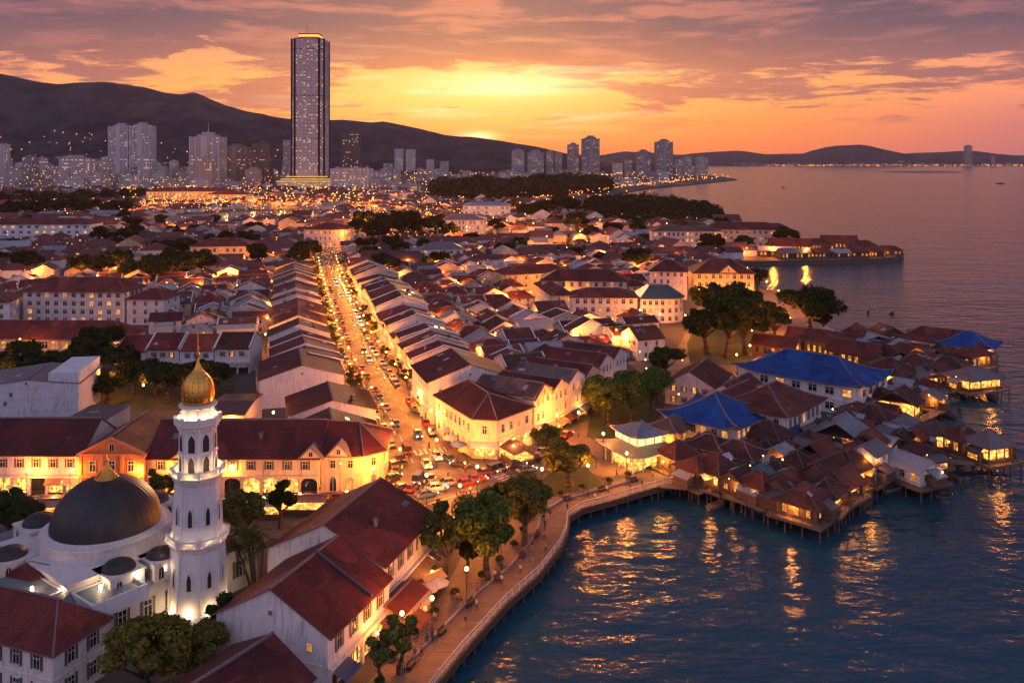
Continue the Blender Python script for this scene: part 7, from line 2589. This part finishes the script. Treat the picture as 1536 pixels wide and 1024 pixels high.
for i, (x, y, a) in enumerate(along(offset_line(EDGE, 7.2), 6.0, 17)):
    rt = root('planter', f'potted shrub on the promenade paving, {ordn(i + 1)} from the photo\'s lower edge', 'planter', x + rnd.uniform(-.8, .8), y, .03, rnd.uniform(0, 360), 'potted shrubs on the promenade')
    ob('pot', PLTm, rt)
    ob('foliage', PLSm, rt, col=(.06, .085, .025))
for i, (x, y, a) in enumerate(along(offset_line(EDGE, 3.0), 4.3, 12)):
    sh = SHN[(i * 5 + i // 3) % 6]
    o_ = rnd.uniform(-2.2, 2.6)
    person(f'person in {sh} shirt walking the boardwalk, {ordn(i + 1)} from the photo\'s lower edge', x - math.sin(a) * o_, y + math.cos(a) * o_, math.degrees(a) + rnd.choice((0, 180)), 'walk' if i % 4 else 'stand', sh, 'people on the boardwalk', .12)
for i, (px_, py_, an, c_, cn) in enumerate([(1075, 760, 40, (.30, .20, .12), 'brown'), (1128, 762, 120, (.10, .16, .22), 'blue-grey'), (1250, 778, 45, (.35, .32, .28), 'pale'), (1300, 758, 50, (.16, .07, .05), 'rust-red'), (1340, 735, 30, (.28, .26, .24), 'grey'),
                                        (1425, 715, 110, (.20, .12, .08), 'brown'), (1405, 648, 140, (.22, .10, .07), 'red-brown'), (1425, 626, 100, (.08, .12, .14), 'dark teal'), (1490, 600, 90, (.18, .16, .15), 'weathered')]):
    boat(f'{cn} wooden sampan moored under the stilt huts, {ordn(i + 1)} along the village\'s edge', px_, py_, an, 5.5, c_, False)
for (x, y), lb in zip(ROADLAMPS, near_labels(ROADLAMPS, 'road lamp on the far roads, {}')):
    street_lamp(lb, x, y, 0, 7000 * max(1.0, y / 900) ** 1.2, True, 'lamps of the far roads', 1.7)
# bulbs and lanterns hung about the village and the square
BU = MB()
BU.lathe([(.02, -.2), (.16, -.1), (.18, .05), (.1, .17), (.02, .2)], 8)
BUm = BU.data('lantern', [MT['bulb']], True)
BU2 = BU.data('lantern', [MT['white_bulb']], True)
for i in range(150):
    px_, py_ = rnd.uniform(900, 1490), rnd.uniform(520, 745)
    x, y = W(px_, py_, 3)
    if not any((x - a) ** 2 + (y - c_) ** 2 < (q + 3) ** 2 for a, c_, q in BLOCKED) or (px_ > 1200 and py_ > 715 and px_ > 1290):
        continue
    o = ob('lantern', BUm if rnd.random() < .8 else BU2, None, (x, y, rnd.uniform(2.6, 4.2)))
    tag(o, 'small glowing lantern hung among the village roofs', 'lantern', 'lanterns hung about the village and square')
# ------------------------------------------------------------------ the tall tower
TWX, TWY = W(466, 281)


def great_tower():
    rt = root('skyscraper', 'tallest tower, grey ribbed skyscraper with lit crown and bright stepped podium', 'skyscraper', TWX, TWY, 0, 90)
    Hh, hw = 330.0, 36.0
    ch = 9.0
    pl = [(-hw + ch, -hw), (hw - ch, -hw), (hw, -hw + ch), (hw, hw - ch), (hw - ch, hw), (-hw + ch, hw), (-hw, hw - ch), (-hw, -hw + ch)]
    b = MB()
    b.prism(pl, 0, Hh)
    b.build('shaft', MT['facade'], rt, col=(.60, .54, .54))
    b = MB()
    for i, p in enumerate(pl):
        q = pl[(i + 1) % 8]
        L_ = math.hypot(q[0] - p[0], q[1] - p[1])
        nn = max(1, int(L_ / 8.5))
        for k_ in range(nn + 1):
            t = k_ / nn
            x, y = p[0] + (q[0] - p[0]) * t, p[1] + (q[1] - p[1]) * t
            r_ = 1.9 if k_ in (0, nn) else 1.05
            b.box(x - r_, x + r_, y - r_, y + r_, 0, Hh + 3, 0)
    b.build('fins', MT['matt'], rt, col=(.52, .47, .48))
    b = MB()
    for z in range(8, int(Hh), 8):
        s = 1.03
        b.prism([(x * s, y * s) for x, y in pl], z - .9, z, 0)
    b.build('floor_bands', MT['matt'], rt, col=(.50, .46, .47))
    b = MB()
    for z in (Hh * .33, Hh * .62, Hh - 22):
        b.prism([(x * 1.02, y * 1.02) for x, y in pl], z, z + 3.2)
    b.build('plant_floors', MT['facade'], rt, col=(.2, .18, .18))
    b = MB()
    b.prism([(x * .78, y * .78) for x, y in pl], Hh, Hh + 6)
    b.prism([(x * .62, y * .62) for x, y in pl], Hh + 6, Hh + 14)
    b.prism([(x * .66, y * .66) for x, y in pl], Hh + 14, Hh + 16)
    cr_ = b.build('crown', MT['matt'], rt, col=(.30, .27, .28))
    b = MB()
    for i, p in enumerate(pl):
        q = pl[(i + 1) % 8]
        x0, y0, x1, y1 = p[0] * .635, p[1] * .635, q[0] * .635, q[1] * .635
        b.face([(x0, y0, Hh + 8.5), (x1, y1, Hh + 8.5), (x1, y1, Hh + 12.5), (x0, y0, Hh + 12.5)])
    b.build('crown_lights', MT['city_glow'], cr_)
    b = MB()
    b.tube((-8, 0, Hh + 14), (-8, 0, Hh + 42), .6, .25, 5)
    b.tube((-24, -8, Hh + 4), (-24, -8, Hh + 20), .5, .2, 5)
    b.build('mast', MT['pole'], rt)
    b = MB()
    b.box(-62, 70, -56, 40, 0, 12)
    b.build('podium', MT['facade'], rt, col=(.55, .48, .42))
    b = MB()
    for z, e in ((12, 64), (16.5, 56), (22, 47)):
        b.box(-e, e * 1.06, -e * .9, 40, z, z + 2.2, 0)
        b.box(-e + 1, e, -e * .88, -e * .87, z + 2.3, z + 3.9, 1)
    b.build('podium_roof', [MT['concrete'], MT['podium_glow']], rt)
    for x in (-50, -25, 0, 25, 50):
        glow_light((x, -66, 14), 800, (1.0, .50, .14), rt, 2.0, 'floodlight_beam')


great_tower()


def tower(label, x0, x1, ytop, ybase, col, group=None, crown=1, split=False, dep=.8, name='tower_block', ang=90.0):
    x, y = W((x0 + x1) / 2, ybase)
    w = (x1 - x0) * y / FPX
    h = (ybase - ytop) * y / FPX
    rt = root(name, label, 'tower block', x, y + w * dep / 2, 0, ang, group)
    d_ = w * dep
    b = MB()
    b.box(-w / 2, w / 2, -d_ / 2, d_ / 2, 0, h, 0)
    b.build('shaft', MT['facade'], rt, col=col)
    b = MB()
    nb = 5 if w > 30 else 4
    for i in range(nb + 1):
        xx = -w / 2 + w * i / nb
        r_ = w * .022
        b.box(xx - r_, xx + r_, -d_ / 2 - r_ * 1.6, -d_ / 2 + r_, 0, h + 1.5, 0)
        yy = -d_ / 2 + d_ * i / nb
        for s in (-1, 1):
            b.box(s * w / 2 - r_, s * w / 2 + r_ * .9, yy - r_ * .8, yy + r_ * .8, 0, h + 1.0, 0)
    if split:
        b.box(-w * .09, w * .09, -d_ / 2 - w * .05, -d_ / 2 + 1, 0, h + 3, 0)
    b.build('fins', MT['matt'], rt, col=tuple(c_ * 1.15 for c_ in col))
    b = MB()
    if crown:
        b.box(-w * .32, w * .32, -d_ * .3, d_ * .3, h, h + w * .10)
        b.box(-w * .18, w * .2, -d_ * .2, d_ * .2, h + w * .10, h + w * .19)
        if crown > 1:
            b.tube((0, 0, h + w * .19), (0, 0, h + w * .55), w * .02, w * .006, 5)
    else:
        b.box(-w * .4, w * .4, -d_ * .4, d_ * .4, h, h + 2.5)
    b.build('crown', MT['matt'], rt, col=tuple(c_ * .8 for c_ in col))
    return rt


LGT, MID, DRK = (.50, .47, .47), (.36, .33, .33), (.12, .10, .10)
for a in [('nearer slab of the pale twin apartment blocks', 163, 191.5, 190, 272, LGT, None, 1, True), ('second slab of the pale twin apartment blocks, closer to the tall tower', 194.5, 224, 189, 272, LGT, None, 1, True),
          ('pale banded apartment tower with stepped top left of the tall tower', 285, 328, 206, 282, (.50, .46, .45), None, 2, True), ('brown lit apartment block beside the pale banded tower', 334, 369, 222, 279, (.30, .22, .18), None, 1, True), ('slim dark tower left of the tall tower', 379, 404, 216, 281, DRK, None, 1, False),
          ('grey block half hidden beside the tall tower', 425, 440, 211, 270, MID, None, 0, False), ('dark lit tower right of the tall tower', 513, 538, 201, 274, DRK, None, 2, False), ('pale slab cut by the photo edge', -14, 6, 217, 282, LGT, None, 0, False), ('low white office block below the dark lit tower', 497, 552, 254, 283, (.60, .54, .48), None, 0, False),
          ('small pale slab first of a pair below the ridge', 592, 604, 224, 260, LGT, None, 0, False), ('small pale slab second of a pair below the ridge', 609, 622, 225, 260, LGT, None, 0, False),
          ('hazy tower in the cluster under the sun', 768, 786, 226, 262, MID, None, 1, False), ('broad hazy tower in the cluster right of the sun', 792, 815, 229, 262, MID, None, 1, False), ('slim hazy tower in the cluster right of the sun', 820, 830, 227, 261, MID, None, 1, False), ('last hazy tower of the cluster, before the bay', 833, 843, 229, 261, MID, None, 0, False),
          ('slim bay-side tower with rounded crown', 852, 868, 217, 262, (.30, .25, .24), None, 1, True), ('tall twin-crowned bay-side tower', 874, 899, 208, 262, (.30, .26, .26), None, 1, True), ('grey bay tower by the low lit blocks', 956, 976, 228, 263, (.26, .24, .26), None, 1, True), ('tallest tower of the point', 985, 1009, 213, 263, (.28, .26, .28), None, 1, True),
          ('squat tower near the point\'s end', 1014, 1024, 240, 264, MID, None, 1, False), ('middle tower of the three at the point\'s end', 1026, 1038, 236, 264, MID, None, 1, False), ('last tower at the point\'s end', 1045, 1062, 237, 264, MID, None, 1, False), ('low glowing office block on the bay shore', 920, 934, 246, 263, (.6, .5, .36), None, 0, False), ('low pale block next to the glowing office', 938, 948, 240, 262, MID, None, 0, False),
          ('slim lone tower on the opposite shore', 1449.5, 1458, 219, 249.5, (.20, .19, .24), None, 1, False), ('thin block beyond the lone tower on the opposite shore', 1488, 1493, 234, 249.5, (.2, .19, .24), None, 0, False), ('golden-lit block below the headland', 1213, 1221, 234, 248.4, (.5, .4, .25), None, 0, False), ('small lit block below the headland', 1225, 1232, 238, 248.4, (.4, .34, .3), None, 0, False),
          ('hazy office cluster tower under the long ridge', 660, 672, 243, 264, MID, None, 0, False), ('hazy pale block under the long ridge', 640, 650, 240, 262, LGT, None, 0, False), ('grey block between tall tower and ridge', 575, 588, 246, 268, MID, None, 0, False)]:
    tower(*a)
# the mass of low city blocks below the ridge
cbk = MB()
CB = []
for _ in range(470):
    yb = rnd.uniform(262, 286) if rnd.random() < .7 else rnd.uniform(256, 264)
    px_ = rnd.uniform(-60, 560) if rnd.random() < .72 else rnd.uniform(560, 1000)
    x, y = W(px_, yb)
    if abs(px_ - 466) < 62 and yb > 266 or abs(px_ - 524) < 34 and yb > 268 or not inside(LAND, x + 40, y):
        continue
    f_ = max(.25, 1 - max(0, px_ - 250) / 600)
    h = rnd.uniform(7, 20) + (rnd.random() ** 3) * 60 * f_
    if px_ > 540:
        h *= .8
    CB.append((h * rnd.uniform(.9, 1.1) / y, x, y, h, rnd.uniform(14, 38), rnd.uniform(14, 30)))
CB.sort(reverse=True)
CMARK = {'twin apartment blocks': (193, 272), 'pale banded tower': (306, 282), 'brown lit block': (351, 279), 'slim dark tower': (391, 281), 'dark lit tower': (525, 274), 'pair of pale slabs': (607, 260), 'hazy tower cluster': (800, 262), 'twin-crowned bay tower': (886, 262),
         'slab at the photo edge': (0, 282), 'tallest tower': (466, 281), 'low white office block': (524, 283), 'orange arcade beyond the canal': (290, 303), 'hazy office tower': (666, 264), 'school block': (55, 358)}
NEARCB = [c_ for c_ in CB if -20 < CX + c_[1] / c_[2] * FPX < 1040][:280]
TONES = [((.52, .46, .44), 'pale'), ((.42, .37, .36), 'grey'), ((.30, .25, .24), 'dark'), ((.46, .36, .30), 'brown'), ((.56, .52, .52), 'white')]
for c_, lb in zip(NEARCB, near_labels([(c_[1], c_[2]) for c_ in NEARCB], 'city block, {}', CMARK)):
    _, x, y, h, w, d_ = c_
    tn, tw = rnd.choice(TONES)
    rt = root('city_block', f'{"tall" if h > 35 else "low"} {tw} {lb}', 'city block', x, y, 0, 90 + rnd.uniform(-12, 12), 'city blocks under the ridge')
    b = MB()
    b.box(-w / 2, w / 2, -d_ / 2, d_ / 2, 0, h)
    b.build('wall', MT['facade'], rt, col=tn)
    b = MB()
    b.box(-w / 2 - .4, w / 2 + .4, -d_ / 2 - .4, d_ / 2 + .4, h, h + 1.0)
    b.box(-w * rnd.uniform(.15, .35), w * rnd.uniform(.1, .3), -d_ * .2, d_ * .25, h + 1, h + rnd.uniform(3, 6))
    b.build('roof', MT['matt'], rt, col=tuple(q * .8 for q in tn))
for c_ in CB:
    if c_ in NEARCB:
        continue
    _, x, y, h, w, d_ = c_
    cbk.box(x - w / 2, x + w / 2, y - d_ / 2, y + d_ / 2, 0, h)
    if rnd.random() < .5:
        cbk.box(x - w * .2, x + w * .25, y - d_ * .2, y + d_ * .2, h, h + 4)
o = setting(cbk.build('city_blocks', MT['city_facade'], col=(.50, .44, .42)), 'stuff')
far_b = MB()
for _ in range(260):
    px_ = rnd.uniform(1090, 1620)
    x, y = W(px_, rnd.uniform(247.8, 249.2))
    h, w = rnd.uniform(8, 30) * (2 if rnd.random() < .08 else 1), rnd.uniform(25, 70)
    far_b.box(x - w / 2, x + w / 2, y - 12, y + 12, -2, h)
setting(far_b.build('far_shore_blocks', MT['city_facade'], col=(.20, .19, .22)), 'stuff')

# city lights: one mass of small lamps
cl_ = MB()


def bulb(x, y, z, r_, m=0):
    cl_.mesh([(x + r_, y, z), (x - r_, y, z), (x, y + r_, z), (x, y - r_, z), (x, y, z + r_), (x, y, z - r_)], [(0, 2, 4), (2, 1, 4), (1, 3, 4), (3, 0, 4), (2, 0, 5), (1, 2, 5), (3, 1, 5), (0, 3, 5)], m)


def scatter(nn, x0, x1, y0, y1, zlo=3, zhi=9, k_=.00062, pale=.3):
    for _ in range(nn):
        px_, py_ = rnd.uniform(x0, x1), rnd.uniform(y0, y1)
        x, y = W(px_, py_)
        if not inside(LAND, x, y):
            continue
        bulb(x, y, rnd.uniform(zlo, zhi), y * k_ * rnd.uniform(.5, 1.25), 1 if rnd.random() < pale else 0)


scatter(240, 0, 560, 288, 330, 5, 12)
scatter(520, 180, 560, 286, 318, 5, 12, .0008)
scatter(380, 0, 1060, 300, 390, 4, 8, .0007)
scatter(230, 520, 700, 300, 372, 5, 10, .0007, .15)
scatter(380, 560, 1000, 258, 300, 5, 14, .0006)
scatter(260, 0, 560, 254, 288, 6, 30, .0006)
scatter(90, 880, 1105, 262, 272, 4, 9, .0006)
for i in range(150):      # the coast road
    t = rnd.random()
    px_, py_ = 800 + 260 * t, 306 - 36 * t ** .7 + rnd.uniform(-2, 2)
    x, y = W(px_, py_)
    if inside(LAND, x, y):
        bulb(x, y, 7, y * .0007 * rnd.uniform(.6, 1.2), 0)
for i in range(90):       # lit arcades of the complex beyond the canal
    px_, py_ = rnd.uniform(248, 335), rnd.uniform(291, 304)
    x, y = W(px_, py_)
    bulb(x, y, rnd.uniform(3, 16), y * .0011 * rnd.uniform(.6, 1.2), 0)
for i in range(420):      # far shore
    px_ = rnd.uniform(1150, 1600)
    x, y = W(px_, rnd.uniform(248.6, 250.0))
    bulb(x, y, rnd.uniform(3, 14), y * .00045 * rnd.uniform(.5, 1.1), 0)
for i in range(75):       # islet and houses up the hillside
    px_, py_ = rnd.uniform(0, 440), 0
    d_ = rnd.uniform(3700, 4050)
    bulb((px_ - CX) * d_ / FPX, d_, rnd.uniform(60, 190) * (1 if px_ < 250 else .7), d_ * .0006 * rnd.uniform(.5, 1.2), 0)
scatter(420, 0, 1120, 372, 470, 4.5, 8, .0005)
# points up the main street, too small and many to tell apart
for i in range(620):
    y = rnd.uniform(225, 700)
    x, yy = off_street(y, rnd.uniform(-8.6, 8.6))
    bulb(x, yy, rnd.uniform(.6, 3.2), (.06 + y * .00026) * rnd.uniform(.5, 1.3), 1 if rnd.random() < .35 else 0)
setting(cl_.build('city_lights', [MT['city_glow'], MT['city_pale']], uv=False), 'stuff')

# ------------------------------------------------------------------ evening haze
HAZE = True
if HAZE:
    hb = MB()
    hb.box(-9800, 14200, -500, 10100, -11, 575)
    def f_haze(t):
        v = t.node('ShaderNodeVolumePrincipled')
        v.inputs['Color'].default_value = (.80, .74, .98, 1)
        v.inputs['Density'].default_value = 2.6e-5
        v.inputs['Anisotropy'].default_value = .25
        return v.outputs[0]
    hm = bpy.data.materials.new('haze')
    hm.use_nodes = True
    t_ = NT(hm.node_tree)
    vs = f_haze(t_)
    oo = t_.node('ShaderNodeOutputMaterial')
    t_.t.links.new(vs, oo.inputs['Volume'])
    hz = setting(hb.build('haze', hm, uv=False), 'stuff')
